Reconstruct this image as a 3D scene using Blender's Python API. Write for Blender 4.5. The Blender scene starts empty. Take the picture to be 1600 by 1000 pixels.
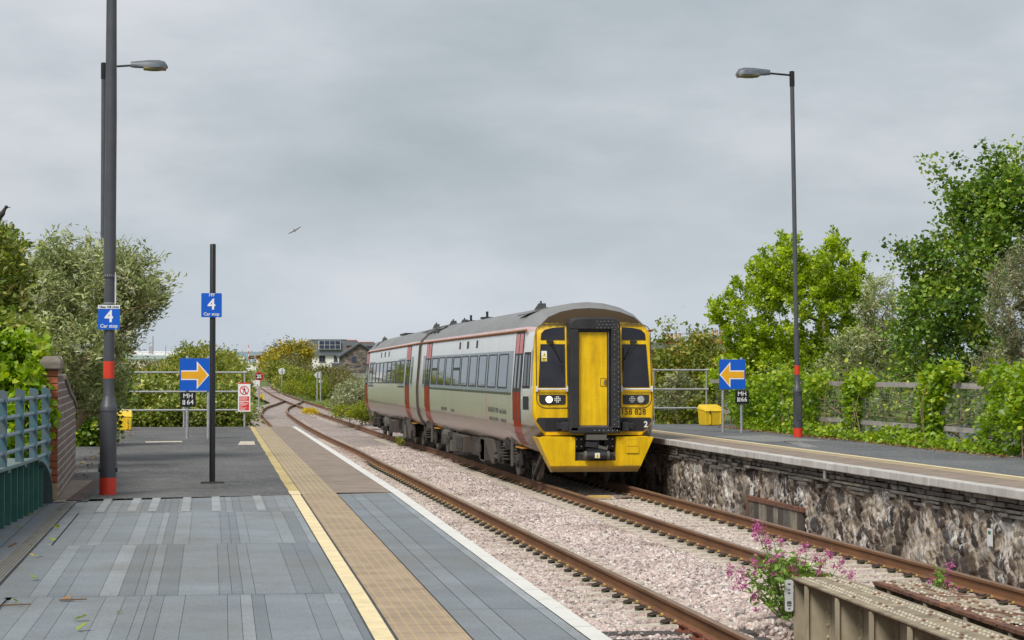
# Railway station platform with a two-car diesel train arriving, overcast daylight.
# World frame: x to the right of the train's track, y along the track (away from the camera), z up, rail top = 0.
import bpy, math, random
import numpy as np
from mathutils import Vector, Matrix, noise as mnoise
random.seed(7); rng = np.random.default_rng(7)
scn = bpy.context.scene
COL = scn.collection
PI = math.pi
R = math.radians

# ------------------------------------------------------------------ materials
def new_mat(name):
    m = bpy.data.materials.new(name); m.use_nodes = True
    nt = m.node_tree
    return m, nt, nt.nodes['Principled BSDF']
def lk(nt, a, b): nt.links.new(a, b)
def nd(nt, t, **kw):
    n = nt.nodes.new(t)
    for k, v in kw.items():
        if hasattr(n, k): setattr(n, k, v)
        else: n.inputs[k].default_value = v
    return n
def ramp(nt, stops, interp='LINEAR'):
    n = nt.nodes.new('ShaderNodeValToRGB'); n.color_ramp.interpolation = interp
    e = n.color_ramp.elements
    while len(e) < len(stops): e.new(0.5)
    for i, (p, c) in enumerate(stops):
        e[i].position = p; e[i].color = (c[0], c[1], c[2], 1) if len(c) == 3 else c
    return n
def coords(nt, scale=(1, 1, 1), obj=True):
    tc = nt.nodes.new('ShaderNodeTexCoord'); mp = nt.nodes.new('ShaderNodeMapping')
    mp.inputs['Scale'].default_value = scale
    lk(nt, tc.outputs['Object'], mp.inputs['Vector'])
    return mp.outputs['Vector']
def noise(nt, vec, scale, detail=4, rough=.6):
    n = nd(nt, 'ShaderNodeTexNoise', Scale=scale, Detail=detail, Roughness=rough)
    lk(nt, vec, n.inputs['Vector']); return n
def mixc(nt, fac, a, b, mode='MIX'):
    n = nt.nodes.new('ShaderNodeMix'); n.data_type = 'RGBA'; n.blend_type = mode
    for s, v in ((n.inputs[0], fac), (n.inputs[6], a), (n.inputs[7], b)):
        if hasattr(v, 'links') or hasattr(v, 'is_linked'): lk(nt, v, s)
        else: s.default_value = v if not isinstance(v, tuple) or len(v) != 3 else (*v, 1)
    return n.outputs[2]
def math_n(nt, op, a, b=None, clamp=False):
    n = nt.nodes.new('ShaderNodeMath'); n.operation = op; n.use_clamp = clamp
    for i, v in enumerate((a, b)):
        if v is None: continue
        if hasattr(v, 'is_linked'): lk(nt, v, n.inputs[i])
        else: n.inputs[i].default_value = v
    return n.outputs[0]
def bump(nt, p, h, strength=.3, dist=.02):
    b = nd(nt, 'ShaderNodeBump', Strength=strength, Distance=dist)
    lk(nt, h, b.inputs['Height']); lk(nt, b.outputs['Normal'], p.inputs['Normal'])
MATS = {}
def plain(name, c, rough=.5, metal=0, var=.25, scale=6, dirt=None, dscale=2.5, damt=.5, bmp=.0, spec=.5, stretch=(1, 1, 1), coat=0):
    """painted or raw surface: base colour with soft tone variation, optional patches of dirt"""
    m, nt, p = new_mat(name)
    v = coords(nt, stretch)
    n = noise(nt, v, scale, 5)
    lo = tuple(max(0, x * (1 - var)) for x in c); hi = tuple(min(1, x * (1 + var)) for x in c)
    r = ramp(nt, [(.3, lo), (.7, hi)]); lk(nt, n.outputs['Fac'], r.inputs['Fac'])
    col = r.outputs['Color']
    if dirt:
        n2 = noise(nt, v, dscale, 8, .7)
        r2 = ramp(nt, [(.45, (0, 0, 0)), (.75, (damt,) * 3)]); lk(nt, n2.outputs['Fac'], r2.inputs['Fac'])
        col = mixc(nt, r2.outputs['Color'], col, dirt)
    lk(nt, col, p.inputs['Base Color'])
    p.inputs['Roughness'].default_value = rough; p.inputs['Metallic'].default_value = metal
    p.inputs['Specular IOR Level'].default_value = spec
    if coat: p.inputs['Coat Weight'].default_value = coat; p.inputs['Coat Roughness'].default_value = .08
    if bmp:
        n3 = noise(nt, v, scale * 8, 4); bump(nt, p, n3.outputs['Fac'], bmp, .01)
    MATS[name] = m
    return m
def leaf_mat(name, stops, trans=.35, rough=.45):
    m, nt, p = new_mat(name)
    at = nt.nodes.new('ShaderNodeAttribute'); at.attribute_name = 'tone'
    r = ramp(nt, stops); lk(nt, at.outputs['Fac'], r.inputs['Fac'])
    lk(nt, r.outputs['Color'], p.inputs['Base Color']); p.inputs['Roughness'].default_value = rough
    p.inputs['Specular IOR Level'].default_value = .35
    t = nt.nodes.new('ShaderNodeBsdfTranslucent')
    hs = nd(nt, 'ShaderNodeHueSaturation', Value=1.5, Saturation=1.1); lk(nt, r.outputs['Color'], hs.inputs['Color'])
    lk(nt, hs.outputs['Color'], t.inputs['Color'])
    mx = nt.nodes.new('ShaderNodeMixShader'); mx.inputs[0].default_value = trans
    lk(nt, p.outputs[0], mx.inputs[1]); lk(nt, t.outputs[0], mx.inputs[2])
    lk(nt, mx.outputs[0], nt.nodes['Material Output'].inputs['Surface'])
    MATS[name] = m
    return m
M = MATS

# ------------------------------------------------------------------ mesh helpers
class MB:
    def __init__(s): s.v = []; s.f = []; s.m = []
    def add(s, vs, fs, mi=0):
        o = len(s.v); s.v += [tuple(x) for x in vs]
        for f in fs: s.f.append([i + o for i in f]); s.m.append(mi)
        return s
    def box(s, x0, x1, y0, y1, z0, z1, mi=0):
        return s.add([(x0, y0, z0), (x1, y0, z0), (x1, y1, z0), (x0, y1, z0), (x0, y0, z1), (x1, y0, z1), (x1, y1, z1), (x0, y1, z1)],
                     [(0, 3, 2, 1), (4, 5, 6, 7), (0, 1, 5, 4), (1, 2, 6, 5), (2, 3, 7, 6), (3, 0, 4, 7)], mi)
    def rbox(s, c, size, rot=(0, 0, 0), mi=0):
        from mathutils import Euler
        q = Euler(rot).to_matrix(); a, b, d = [k / 2 for k in size]
        vs = [q @ Vector(t) + Vector(c) for t in ((-a, -b, -d), (a, -b, -d), (a, b, -d), (-a, b, -d), (-a, -b, d), (a, -b, d), (a, b, d), (-a, b, d))]
        return s.add(vs, [(0, 3, 2, 1), (4, 5, 6, 7), (0, 1, 5, 4), (1, 2, 6, 5), (2, 3, 7, 6), (3, 0, 4, 7)], mi)
    def cyl(s, p0, p1, r0, r1=None, n=12, mi=0, caps=True):
        r1 = r0 if r1 is None else r1
        p0, p1 = Vector(p0), Vector(p1); d = (p1 - p0)
        if d.length < 1e-6: return s
        q = d.to_track_quat('Z', 'Y').to_matrix()
        ring = lambda p, r: [p + q @ Vector((r * math.cos(2 * PI * i / n), r * math.sin(2 * PI * i / n), 0)) for i in range(n)]
        fs = [(i, (i + 1) % n, n + (i + 1) % n, n + i) for i in range(n)]
        if caps: fs += [tuple(range(n - 1, -1, -1)), tuple(range(n, 2 * n))]
        return s.add(ring(p0, r0) + ring(p1, r1), fs, mi)
    def tube(s, pts, r, n=8, mi=0):
        for a, b in zip(pts[:-1], pts[1:]): s.cyl(a, b, r, r, n, mi)
        for p in pts[1:-1]: s.ball(p, r, mi, 6, 4)
        return s
    def ball(s, c, r, mi=0, nu=10, nv=6, sc=(1, 1, 1)):
        vs = [(c[0], c[1], c[2] - r * sc[2])]; fs = []
        for j in range(1, nv):
            t = PI * j / nv - PI / 2
            for i in range(nu):
                a = 2 * PI * i / nu
                vs.append((c[0] + r * sc[0] * math.cos(t) * math.cos(a), c[1] + r * sc[1] * math.cos(t) * math.sin(a), c[2] + r * sc[2] * math.sin(t)))
        vs.append((c[0], c[1], c[2] + r * sc[2])); L = len(vs) - 1
        for i in range(nu):
            fs.append((0, 1 + (i + 1) % nu, 1 + i)); b = 1 + (nv - 2) * nu
            fs.append((b + i, b + (i + 1) % nu, L))
            for j in range(nv - 2):
                k = 1 + j * nu; fs.append((k + i, k + (i + 1) % nu, k + nu + (i + 1) % nu, k + nu + i))
        return s.add(vs, fs, mi)
    def lathe(s, prof, c=(0, 0, 0), n=16, mi=0):
        vs = []; fs = []
        for r, z in prof:
            vs += [(c[0] + r * math.cos(2 * PI * i / n), c[1] + r * math.sin(2 * PI * i / n), c[2] + z) for i in range(n)]
        for j in range(len(prof) - 1):
            for i in range(n): fs.append((j * n + i, j * n + (i + 1) % n, (j + 1) * n + (i + 1) % n, (j + 1) * n + i))
        fs.append(tuple(range(n - 1, -1, -1))); b = (len(prof) - 1) * n; fs.append(tuple(range(b, b + n)))
        return s.add(vs, fs, mi)
    def slab(s, poly, y0, y1, mi=0):
        """outline in x,z extruded from y0 (facing the camera) to y1"""
        n = len(poly); vs = [(x, y0, z) for x, z in poly] + [(x, y1, z) for x, z in poly]
        a = sum(poly[i][0] * poly[(i + 1) % n][1] - poly[(i + 1) % n][0] * poly[i][1] for i in range(n))
        idx = list(range(n)) if a > 0 else list(range(n - 1, -1, -1))
        fs = [tuple(idx), tuple(n + i for i in reversed(idx))]
        for k in range(n):
            i, j = idx[k], idx[(k + 1) % n]; fs.append((j, i, n + i, n + j))
        return s.add(vs, fs, mi)
    def slabx(s, poly, x0, x1, mi=0):
        """outline in y,z extruded from x0 to x1"""
        n = len(poly); vs = [(x0, y, z) for y, z in poly] + [(x1, y, z) for y, z in poly]
        fs = [tuple(range(n)), tuple(range(2 * n - 1, n - 1, -1))] + [(i, n + i, n + (i + 1) % n, (i + 1) % n) for i in range(n)]
        return s.add(vs, fs, mi)
    def text(s, txt, size, c, mi=0, align='CENTER', ext=.0015, rotz=0, squeeze=1, bold=0):
        cu = bpy.data.curves.new('t', 'FONT'); cu.body = txt; cu.size = size; cu.align_x = align; cu.align_y = 'CENTER'
        cu.extrude = ext; cu.resolution_u = 3; cu.offset = bold
        o = bpy.data.objects.new('t', cu); me = bpy.data.meshes.new_from_object(o)
        q = Matrix.Rotation(rotz, 3, 'Z') @ Matrix.Rotation(PI / 2, 3, 'X')
        vs = [q @ Vector((w.co.x * squeeze, w.co.y, w.co.z)) + Vector(c) for w in me.vertices]
        s.add(vs, [tuple(p.vertices) for p in me.polygons], mi)
        bpy.data.objects.remove(o); bpy.data.curves.remove(cu); bpy.data.meshes.remove(me)
        return s
    def build(s, name, mats, parent=None, smooth=False, bevel=0, warp=None, autosmooth=None, fixn=False):
        me = bpy.data.meshes.new(name)
        vs = [warp(v) for v in s.v] if warp else s.v
        me.from_pydata(vs, [], s.f)
        for m in (mats if isinstance(mats, (list, tuple)) else [mats]): me.materials.append(MATS[m] if isinstance(m, str) else m)
        me.polygons.foreach_set('material_index', s.m)
        if smooth: me.polygons.foreach_set('use_smooth', [True] * len(s.f))
        me.update()
        if fixn:
            import bmesh
            bm = bmesh.new(); bm.from_mesh(me); bmesh.ops.recalc_face_normals(bm, faces=bm.faces); bm.to_mesh(me); bm.free()
        if autosmooth: me.set_sharp_from_angle(angle=R(autosmooth))
        o = bpy.data.objects.new(name, me); COL.objects.link(o)
        if parent: o.parent = parent
        if bevel:
            b = o.modifiers.new('b', 'BEVEL'); b.width = bevel; b.segments = 2; b.limit_method = 'ANGLE'
        return o
def tag(o, label=None, cat=None, group=None, kind=None):
    if label: o['label'] = label
    if cat: o['category'] = cat
    if group: o['group'] = group
    if kind: o['kind'] = kind
    return o
def thing(name, label, cat, loc=(0, 0, 0), rz=0, group=None):
    o = bpy.data.objects.new(name, None); COL.objects.link(o); o.location = loc; o.rotation_euler = (0, 0, rz)
    o.empty_display_size = .2
    return tag(o, label, cat, group)
def struct(o): o['kind'] = 'structure'; return o
def dup(root, loc, label=None, rz=None):
    r = root.copy(); COL.objects.link(r); r.location = loc
    if rz is not None: r.rotation_euler = (0, 0, rz)
    if label: r['label'] = label
    for ch in list(root.children):
        c = ch.copy(); COL.objects.link(c); c.parent = r
        for g in ch.children:
            d = g.copy(); COL.objects.link(d); d.parent = c
    return r
def np_mesh(name, V, F, mats, tone=None, parent=None, mi=None, smooth=False):
    """triangles from arrays; tone = one number per face read by the leaf materials"""
    me = bpy.data.meshes.new(name); V = np.asarray(V, np.float32); F = np.asarray(F, np.int32)
    me.vertices.add(len(V)); me.vertices.foreach_set('co', V.ravel())
    me.loops.add(F.size); me.loops.foreach_set('vertex_index', F.ravel())
    me.polygons.add(len(F)); me.polygons.foreach_set('loop_start', np.arange(0, F.size, 3, dtype=np.int32))
    for m in (mats if isinstance(mats, (list, tuple)) else [mats]): me.materials.append(MATS[m])
    if mi is not None: me.polygons.foreach_set('material_index', np.asarray(mi, np.int32))
    if smooth: me.polygons.foreach_set('use_smooth', np.ones(len(F), bool))
    if tone is not None:
        a = me.attributes.new('tone', 'FLOAT', 'FACE'); a.data.foreach_set('value', np.asarray(tone, np.float32))
    me.update(calc_edges=True); me.validate()
    o = bpy.data.objects.new(name, me); COL.objects.link(o)
    if parent: o.parent = parent
    return o
def interp(x, xs, ys): return float(np.interp(x, xs, ys))

# ------------------------------------------------------------------ foliage helpers
def leaf_geo(P, size, g, up=.4, asp=.75, droop=0.0, shape=4, sizevar=.35, tonebase=None, dirs=None):
    """one folded leaf at each point of P"""
    n = len(P)
    nor = g.normal(size=(n, 3)); nor[:, 2] = np.abs(nor[:, 2]) + up; nor /= np.linalg.norm(nor, axis=1)[:, None]
    a = g.normal(size=(n, 3)) if dirs is None else dirs + g.normal(size=(n, 3)) * .35
    a[:, 2] -= droop
    a -= (a * nor).sum(1)[:, None] * nor; a /= np.linalg.norm(a, axis=1)[:, None] + 1e-9
    b = np.cross(nor, a)
    L = size * (1 + sizevar * g.normal(size=n)).clip(.4, 1.9)[:, None]
    W = L * asp * .5; fold = nor * L * .12
    if shape == 4:
        V = np.stack([P, P + a * L * .5 + b * W + fold, P + a * L, P + a * L * .5 - b * W + fold], 1).reshape(-1, 3)
        F = (np.array([[0, 2, 1], [0, 3, 2]])[None] + 4 * np.arange(n)[:, None, None]).reshape(-1, 3); k = 2
    else:
        V = np.stack([P, P + a * L * .12 + b * W * 1.1 + fold, P + a * L * .42 + b * W * .62 + fold * .6, P + a * L * .6 + b * W * .9 + fold, P + a * L,
                      P + a * L * .6 - b * W * .9 + fold, P + a * L * .42 - b * W * .62 + fold * .6, P + a * L * .12 - b * W * 1.1 + fold], 1).reshape(-1, 3)
        F = (np.array([[0, 2, 1], [0, 4, 2], [2, 4, 3], [0, 7, 6], [0, 6, 4], [6, 5, 4]])[None] + 8 * np.arange(n)[:, None, None]).reshape(-1, 3); k = 6
    t = g.random(n) if tonebase is None else np.clip(tonebase + g.normal(size=n) * .16, 0, 1)
    return V, F, np.repeat(t, k)
def tubes(segs, sides=4):
    """tapered sticks from (p0, p1, r0, r1) rows"""
    S = np.array([(*a, *b, r0, r1) for a, b, r0, r1 in segs], float); n = len(S)
    p0, p1 = S[:, :3], S[:, 3:6]; d = p1 - p0; d /= np.linalg.norm(d, axis=1)[:, None] + 1e-9
    ref = np.where(np.abs(d[:, 2:3]) < .9, [[0, 0, 1.]], [[1., 0, 0]]); u = np.cross(d, ref); u /= np.linalg.norm(u, axis=1)[:, None]; w = np.cross(d, u)
    V = []
    for p, r in ((p0, S[:, 6]), (p1, S[:, 7])):
        for k in range(sides):
            t = 2 * PI * k / sides; V.append(p + (u * math.cos(t) + w * math.sin(t)) * r[:, None])
    V = np.stack(V, 1).reshape(-1, 3); F = []
    for k in range(sides):
        k2 = (k + 1) % sides; F += [[k, k2, sides + k2], [k, sides + k2, sides + k]]
    F = (np.array(F)[None] + 2 * sides * np.arange(n)[:, None, None]).reshape(-1, 3)
    return V, F
def in_blobs(blobs, n, g, shell=.55):
    vol = np.array([b[3] * b[4] * b[5] for b in blobs]) ** .75; k = g.choice(len(blobs), n, p=vol / vol.sum()); bl = np.array(blobs)[k]
    d = g.normal(size=(n, 3)); d /= np.linalg.norm(d, axis=1)[:, None]
    r = (shell + (1 - shell) * g.random(n)) ** 1.0
    r = np.where(g.random(n) < .3, g.random(n) ** .5, r)
    return bl[:, :3] + d * bl[:, 3:6] * r[:, None]
def grow(base, targets, r_tip=.006, r_max=.12, bend=.25, g=None, spread=1.0):
    """limbs from the base to every target, each joined to the nearest limb already grown"""
    base = np.array(base, float); o = np.argsort(np.linalg.norm((targets - base) * [1, 1, .8], axis=1)); T = targets[o]
    nodes = [base]; par = [-1]; tips = []
    for t in T:
        N = np.array(nodes); d = np.linalg.norm(N - t, axis=1) + np.maximum(0, N[:, 2] - t[2]) * 1.5
        j = int(np.argmin(d)); p = N[j]; ln = np.linalg.norm(t - p); k = max(1, min(5, int(ln / .35)))
        off = g.normal(size=3) * ln * .08 + np.array([0, 0, bend * ln * .3])
        for i in range(1, k + 1):
            f = i / k; nodes.append(p + (t - p) * f + off * math.sin(PI * f)); par.append(j if i == 1 else len(nodes) - 2)
        tips.append(len(nodes) - 1)
    cnt = np.zeros(len(nodes))
    for t in tips: cnt[t] += 1
    for i in range(len(nodes) - 1, 0, -1): cnt[par[i]] += cnt[i]
    rad = np.minimum(r_tip * np.maximum(cnt, 1) ** .5, r_max)
    N = np.array(nodes)
    segs = [(N[par[i]], N[i], max(rad[i], min(rad[par[i]], rad[i] * 1.3)), rad[i]) for i in range(1, len(nodes))]
    return segs, N[tips], N[np.array(par)[tips]]
def plant(name, label, cat, base, blobs, leafm, twigm, n_t=120, per=60, size=.08, sig=.14, seed=1, up=.4, asp=.7, r_max=.1, r_tip=.005, group=None,
          droop=0., shape=4, bare=0, crown='crown', wood='trunk', upspray=0., tonespread=.22, shell=.55, zmin=None, along=.5, extra=None):
    g = np.random.default_rng(seed); t = thing(name, label, cat, base, 0, group); b0 = np.array(base)
    T = in_blobs(blobs, n_t, g, shell) - b0
    if zmin is not None: T[:, 2] = np.maximum(T[:, 2], zmin - b0[2] + g.random(n_t) * .2)
    if extra is not None: T = np.concatenate([T, np.array(extra) - b0])
    segs, tips, pre = grow((0, 0, 0), T, r_tip, r_max, bend=.25 if zmin is None else -.1, g=g)
    ct = np.clip(.5 + g.normal(size=len(tips)) * tonespread, 0, 1)
    k = np.repeat(np.arange(len(tips)), per); f = g.random(len(k))[:, None] * (1 if along else 0)
    d = tips - pre; d /= np.linalg.norm(d, axis=1)[:, None] + 1e-6; d[:, 2] += upspray; d /= np.linalg.norm(d, axis=1)[:, None] + 1e-6
    P = tips[k] + d[k] * (f - .5) * along * 2 * sig * 2 + g.normal(size=(len(k), 3)) * sig * (.45 if upspray else 1) * [1, 1, .8]
    V, F, tn = leaf_geo(P, size, g, up, asp, droop, shape, tonebase=ct[k], dirs=d[k] if upspray else None)
    np_mesh(crown, V, F, leafm, tn, t)
    if bare:
        for i in g.choice(len(tips), min(bare, len(tips)), False):
            q = tips[i]; dd = d[i] + g.normal(size=3) * .3; dd /= np.linalg.norm(dd); e = q + dd * (.12 + .22 * g.random())
            segs.append((q - dd * .2, e, .006, .003))
    V, F = tubes(segs, 5); np_mesh(wood, V, F, twigm, None, t, smooth=True)
    return t

# ------------------------------------------------------------------ world, sun, camera
w = bpy.data.worlds.new('World'); scn.world = w; w.use_nodes = True
nt = w.node_tree; bg = nt.nodes['Background']; wo = nt.nodes['World Output']
SKYLOC = (5.5, 1.1, 3.3)
SUN = Vector((-.42, -.50, .76)).normalized()
sky = nt.nodes.new('ShaderNodeTexSky'); sky.sky_type = 'NISHITA'; sky.sun_disc = False
sky.sun_elevation = math.asin(SUN.z); sky.sun_rotation = math.atan2(SUN.x, SUN.y); sky.air_density = 1.0; sky.dust_density = 3
lk(nt, sky.outputs[0], bg.inputs[0]); bg.inputs[1].default_value = .08
tc = nt.nodes.new('ShaderNodeTexCoord'); sp = nt.nodes.new('ShaderNodeSeparateXYZ'); lk(nt, tc.outputs['Generated'], sp.inputs[0])
zz = math_n(nt, 'ADD', math_n(nt, 'MAXIMUM', sp.outputs[2], 0.0), .10)
cx = math_n(nt, 'DIVIDE', sp.outputs[0], zz); cy = math_n(nt, 'DIVIDE', sp.outputs[1], zz)
cb = nt.nodes.new('ShaderNodeCombineXYZ'); lk(nt, cx, cb.inputs[0]); lk(nt, cy, cb.inputs[1])
mp = nt.nodes.new('ShaderNodeMapping'); lk(nt, tc.outputs['Generated'], mp.inputs[0]); mp.inputs['Scale'].default_value = (1, 1, 2.7); mp.inputs['Location'].default_value = SKYLOC
n1 = noise(nt, mp.outputs[0], 4.2, 6, .5); n2 = noise(nt, mp.outputs[0], 13, 5, .55)
cl = math_n(nt, 'ADD', math_n(nt, 'MULTIPLY', n1.outputs['Fac'], .75), math_n(nt, 'MULTIPLY', n2.outputs['Fac'], .25))
rc = ramp(nt, [(.28, (.39, .45, .495)), (.46, (.54, .59, .635)), (.54, (.635, .67, .715)), (.66, (.77, .785, .82))]); lk(nt, cl, rc.inputs['Fac'])
# the cloud base is thicker, bluer and flatter low over the sea, brighter overhead
rh = ramp(nt, [(.0, (.49, .575, .66)), (.03, (.53, .61, .69)), (.10, (.62, .69, .75)), (.35, (1, 1, 1))]); lk(nt, sp.outputs[2], rh.inputs['Fac'])
fh = ramp(nt, [(.0, (.6,) * 3), (.085, (.0,) * 3)]); lk(nt, sp.outputs[2], fh.inputs['Fac'])
cc = mixc(nt, fh.outputs[0], rc.outputs[0], rh.outputs[0])
bg2 = nt.nodes.new('ShaderNodeBackground'); lk(nt, cc, bg2.inputs[0]); bg2.inputs[1].default_value = .84
mx = nt.nodes.new('ShaderNodeMixShader'); mx.inputs[0].default_value = .96
lk(nt, bg.outputs[0], mx.inputs[1]); lk(nt, bg2.outputs[0], mx.inputs[2]); lk(nt, mx.outputs[0], wo.inputs[0])
sl = bpy.data.lights.new('sun', 'SUN'); sl.energy = 2.8; sl.angle = R(20); sl.color = (1, .97, .91)
so = bpy.data.objects.new('sun', sl); COL.objects.link(so); so.rotation_euler = SUN.to_track_quat('Z', 'Y').to_euler()
so.location = (-60, -60, 90)
cam = bpy.data.cameras.new('camera'); cam.lens = 81; cam.sensor_width = 36; cam.clip_end = 60000
co = bpy.data.objects.new('camera', cam); COL.objects.link(co); co.location = (-7.85, 0, 2.28)
co.rotation_euler = (PI / 2 + math.atan(80 / 3600), 0, -math.atan2(.1372, .9905)); scn.camera = co
scn.view_settings.view_transform = 'Standard'; scn.view_settings.look = 'None'; scn.view_settings.exposure = .25; scn.view_settings.gamma = 1
scn.cycles.max_bounces = 6; scn.cycles.transparent_max_bounces = 6; scn.cycles.diffuse_bounces = 3; scn.cycles.glossy_bounces = 3
scn.cycles.use_denoising = True

# ------------------------------------------------------------------ materials of the setting
def asphalt(name, lo, hi):
    m, nt, p = new_mat(name); v = coords(nt)
    a = noise(nt, coords(nt, (1, .45, 1)), .9, 7, .7); b = noise(nt, coords(nt, (.35, 1.6, 1)), 1.6, 5, .65); c = noise(nt, v, 42, 4, .75)
    f = math_n(nt, 'ADD', math_n(nt, 'MULTIPLY', a.outputs['Fac'], .45), math_n(nt, 'MULTIPLY', b.outputs['Fac'], .22))
    f = math_n(nt, 'ADD', f, math_n(nt, 'MULTIPLY', c.outputs['Fac'], .42))
    r = ramp(nt, [(.42, lo), (.67, hi)]); lk(nt, f, r.inputs['Fac'])
    vo = nd(nt, 'ShaderNodeTexVoronoi', Scale=34); lk(nt, v, vo.inputs['Vector'])
    rs = ramp(nt, [(.90, (0, 0, 0)), (.99, (.7,) * 3)])
    sc = nt.nodes.new('ShaderNodeSeparateColor'); lk(nt, vo.outputs['Color'], sc.inputs[0]); lk(nt, sc.outputs[0], rs.inputs['Fac'])
    col = mixc(nt, rs.outputs[0], r.outputs[0], (hi[0] * 2.1, hi[1] * 2.1, hi[2] * 2.0))
    # leaf litter and moss stains in patches
    st = noise(nt, v, .55, 8, .72); rt = ramp(nt, [(.56, (0, 0, 0)), (.72, (.5,) * 3)]); lk(nt, st.outputs['Fac'], rt.inputs['Fac'])
    col = mixc(nt, rt.outputs[0], col, (lo[0] * 1.15, lo[1] * .95, lo[2] * .7))
    lk(nt, col, p.inputs['Base Color']); p.inputs['Roughness'].default_value = .85
    bump(nt, p, c.outputs['Fac'], .5, .006); MATS[name] = m
asphalt('asphalt', (.042, .042, .042), (.135, .133, .128))
asphalt('asphalt_right', (.06, .063, .066), (.16, .165, .168))
asphalt('asphalt_pale', (.14, .14, .135), (.24, .235, .225))
plain('paving_tan', (.26, .20, .155), .8, var=.22, scale=3, dirt=(.10, .075, .055), dscale=4, damt=.6, bmp=.15, stretch=(1, 1.6, 1))
plain('white_line', (.68, .67, .62), .7, var=.08, scale=5, dirt=(.33, .30, .26), dscale=5, damt=.55)
plain('coping', (.50, .48, .45), .75, var=.15, scale=3, dirt=(.26, .22, .18), dscale=7, damt=.6, stretch=(1, 1, .3), bmp=.15)
plain('yellow_line', (.76, .62, .36), .7, var=.1, scale=4, dirt=(.30, .22, .10), dscale=9, damt=.35)
plain('yellow_worn', (.52, .40, .17), .8, var=.18, scale=6, dirt=(.20, .16, .09), dscale=4, damt=.8)
plain('grout', (.11, .12, .125), .9)
plain('concrete', (.52, .455, .37), .85, var=.2, scale=8, dirt=(.20, .16, .12), dscale=9, damt=.6, bmp=.2)
plain('timber', (.06, .05, .045), .8, var=.3, scale=5, stretch=(1, 6, 1), bmp=.3)
def deck_panel():
    m, nt, p = new_mat('deck'); v = coords(nt)
    at = nt.nodes.new('ShaderNodeAttribute'); at.attribute_name = 'tone'
    r = ramp(nt, [(0, (.14, .158, .172)), (.5, (.195, .218, .236)), (.8, (.24, .262, .278)), (1, (.37, .39, .40))]); lk(nt, at.outputs['Fac'], r.inputs['Fac'])
    n = noise(nt, v, 1.1, 8, .66); rr = ramp(nt, [(.3, (.80,) * 3), (.7, (1.15,) * 3)]); lk(nt, n.outputs['Fac'], rr.inputs['Fac'])
    col = mixc(nt, 1.0, r.outputs[0], rr.outputs[0], 'MULTIPLY')
    n2 = noise(nt, coords(nt, (1, .35, 1)), 1.3, 6, .7); r2 = ramp(nt, [(.44, (0, 0, 0)), (.70, (.6,) * 3)]); lk(nt, n2.outputs['Fac'], r2.inputs['Fac'])
    col = mixc(nt, r2.outputs[0], col, (.155, .14, .11))
    gr = noise(nt, v, 60, 3, .7); rg_ = ramp(nt, [(.35, (.82,) * 3), (.65, (1.14,) * 3)]); lk(nt, gr.outputs['Fac'], rg_.inputs['Fac']); col = mixc(nt, 1.0, col, rg_.outputs[0], 'MULTIPLY')
    spk = nd(nt, 'ShaderNodeTexVoronoi', Scale=9); lk(nt, v, spk.inputs['Vector']); col = mixc(nt, math_n(nt, 'LESS_THAN', spk.outputs['Distance'], .035), col, (.45, .44, .40))
    lk(nt, col, p.inputs['Base Color']); p.inputs['Roughness'].default_value = .62; p.inputs['Specular IOR Level'].default_value = .4
    n3 = noise(nt, v, 240, 2); bump(nt, p, n3.outputs['Fac'], .25, .003); MATS['deck'] = m
deck_panel()
def tactile(name, base, stud, dirtc):
    """platform-edge warning surface: rows of lozenge studs on square slabs"""
    m, nt, p = new_mat(name); v = coords(nt)
    sx = nt.nodes.new('ShaderNodeSeparateXYZ'); lk(nt, v, sx.inputs[0])
    at = nt.nodes.new('ShaderNodeAttribute'); at.attribute_name = 'tone'
    def cellv(src, size, width):
        a = math_n(nt, 'FRACT', math_n(nt, 'DIVIDE', src, size)); return math_n(nt, 'LESS_THAN', math_n(nt, 'ABSOLUTE', math_n(nt, 'SUBTRACT', a, .5)), width)
    row = cellv(at.outputs['Fac'], .0665, .11); dot = cellv(sx.outputs[1], .033, .36)
    st = math_n(nt, 'MULTIPLY', row, dot)
    n = noise(nt, v, 3, 7, .65); r = ramp(nt, [(.3, tuple(c * .72 for c in base)), (.7, tuple(c * 1.2 for c in base))]); lk(nt, n.outputs['Fac'], r.inputs['Fac'])
    col = mixc(nt, math_n(nt, 'MULTIPLY', st, .8), r.outputs[0], stud)
    jy = math_n(nt, 'FRACT', math_n(nt, 'DIVIDE', sx.outputs[1], .4)); jn = math_n(nt, 'LESS_THAN', jy, .028)
    n2 = noise(nt, v, 5, 5); jn = math_n(nt, 'MULTIPLY', jn, math_n(nt, 'MULTIPLY', n2.outputs['Fac'], 1.1))
    col = mixc(nt, jn, col, dirtc)
    lk(nt, col, p.inputs['Base Color']); p.inputs['Roughness'].default_value = .8
    bump(nt, p, st, .6, .006); MATS[name] = m
tactile('tactile_new', (.35, .26, .172), (.46, .33, .16), (.10, .075, .05))
tactile('tactile_old', (.34, .265, .165), (.52, .41, .24), (.14, .11, .07))
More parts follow.
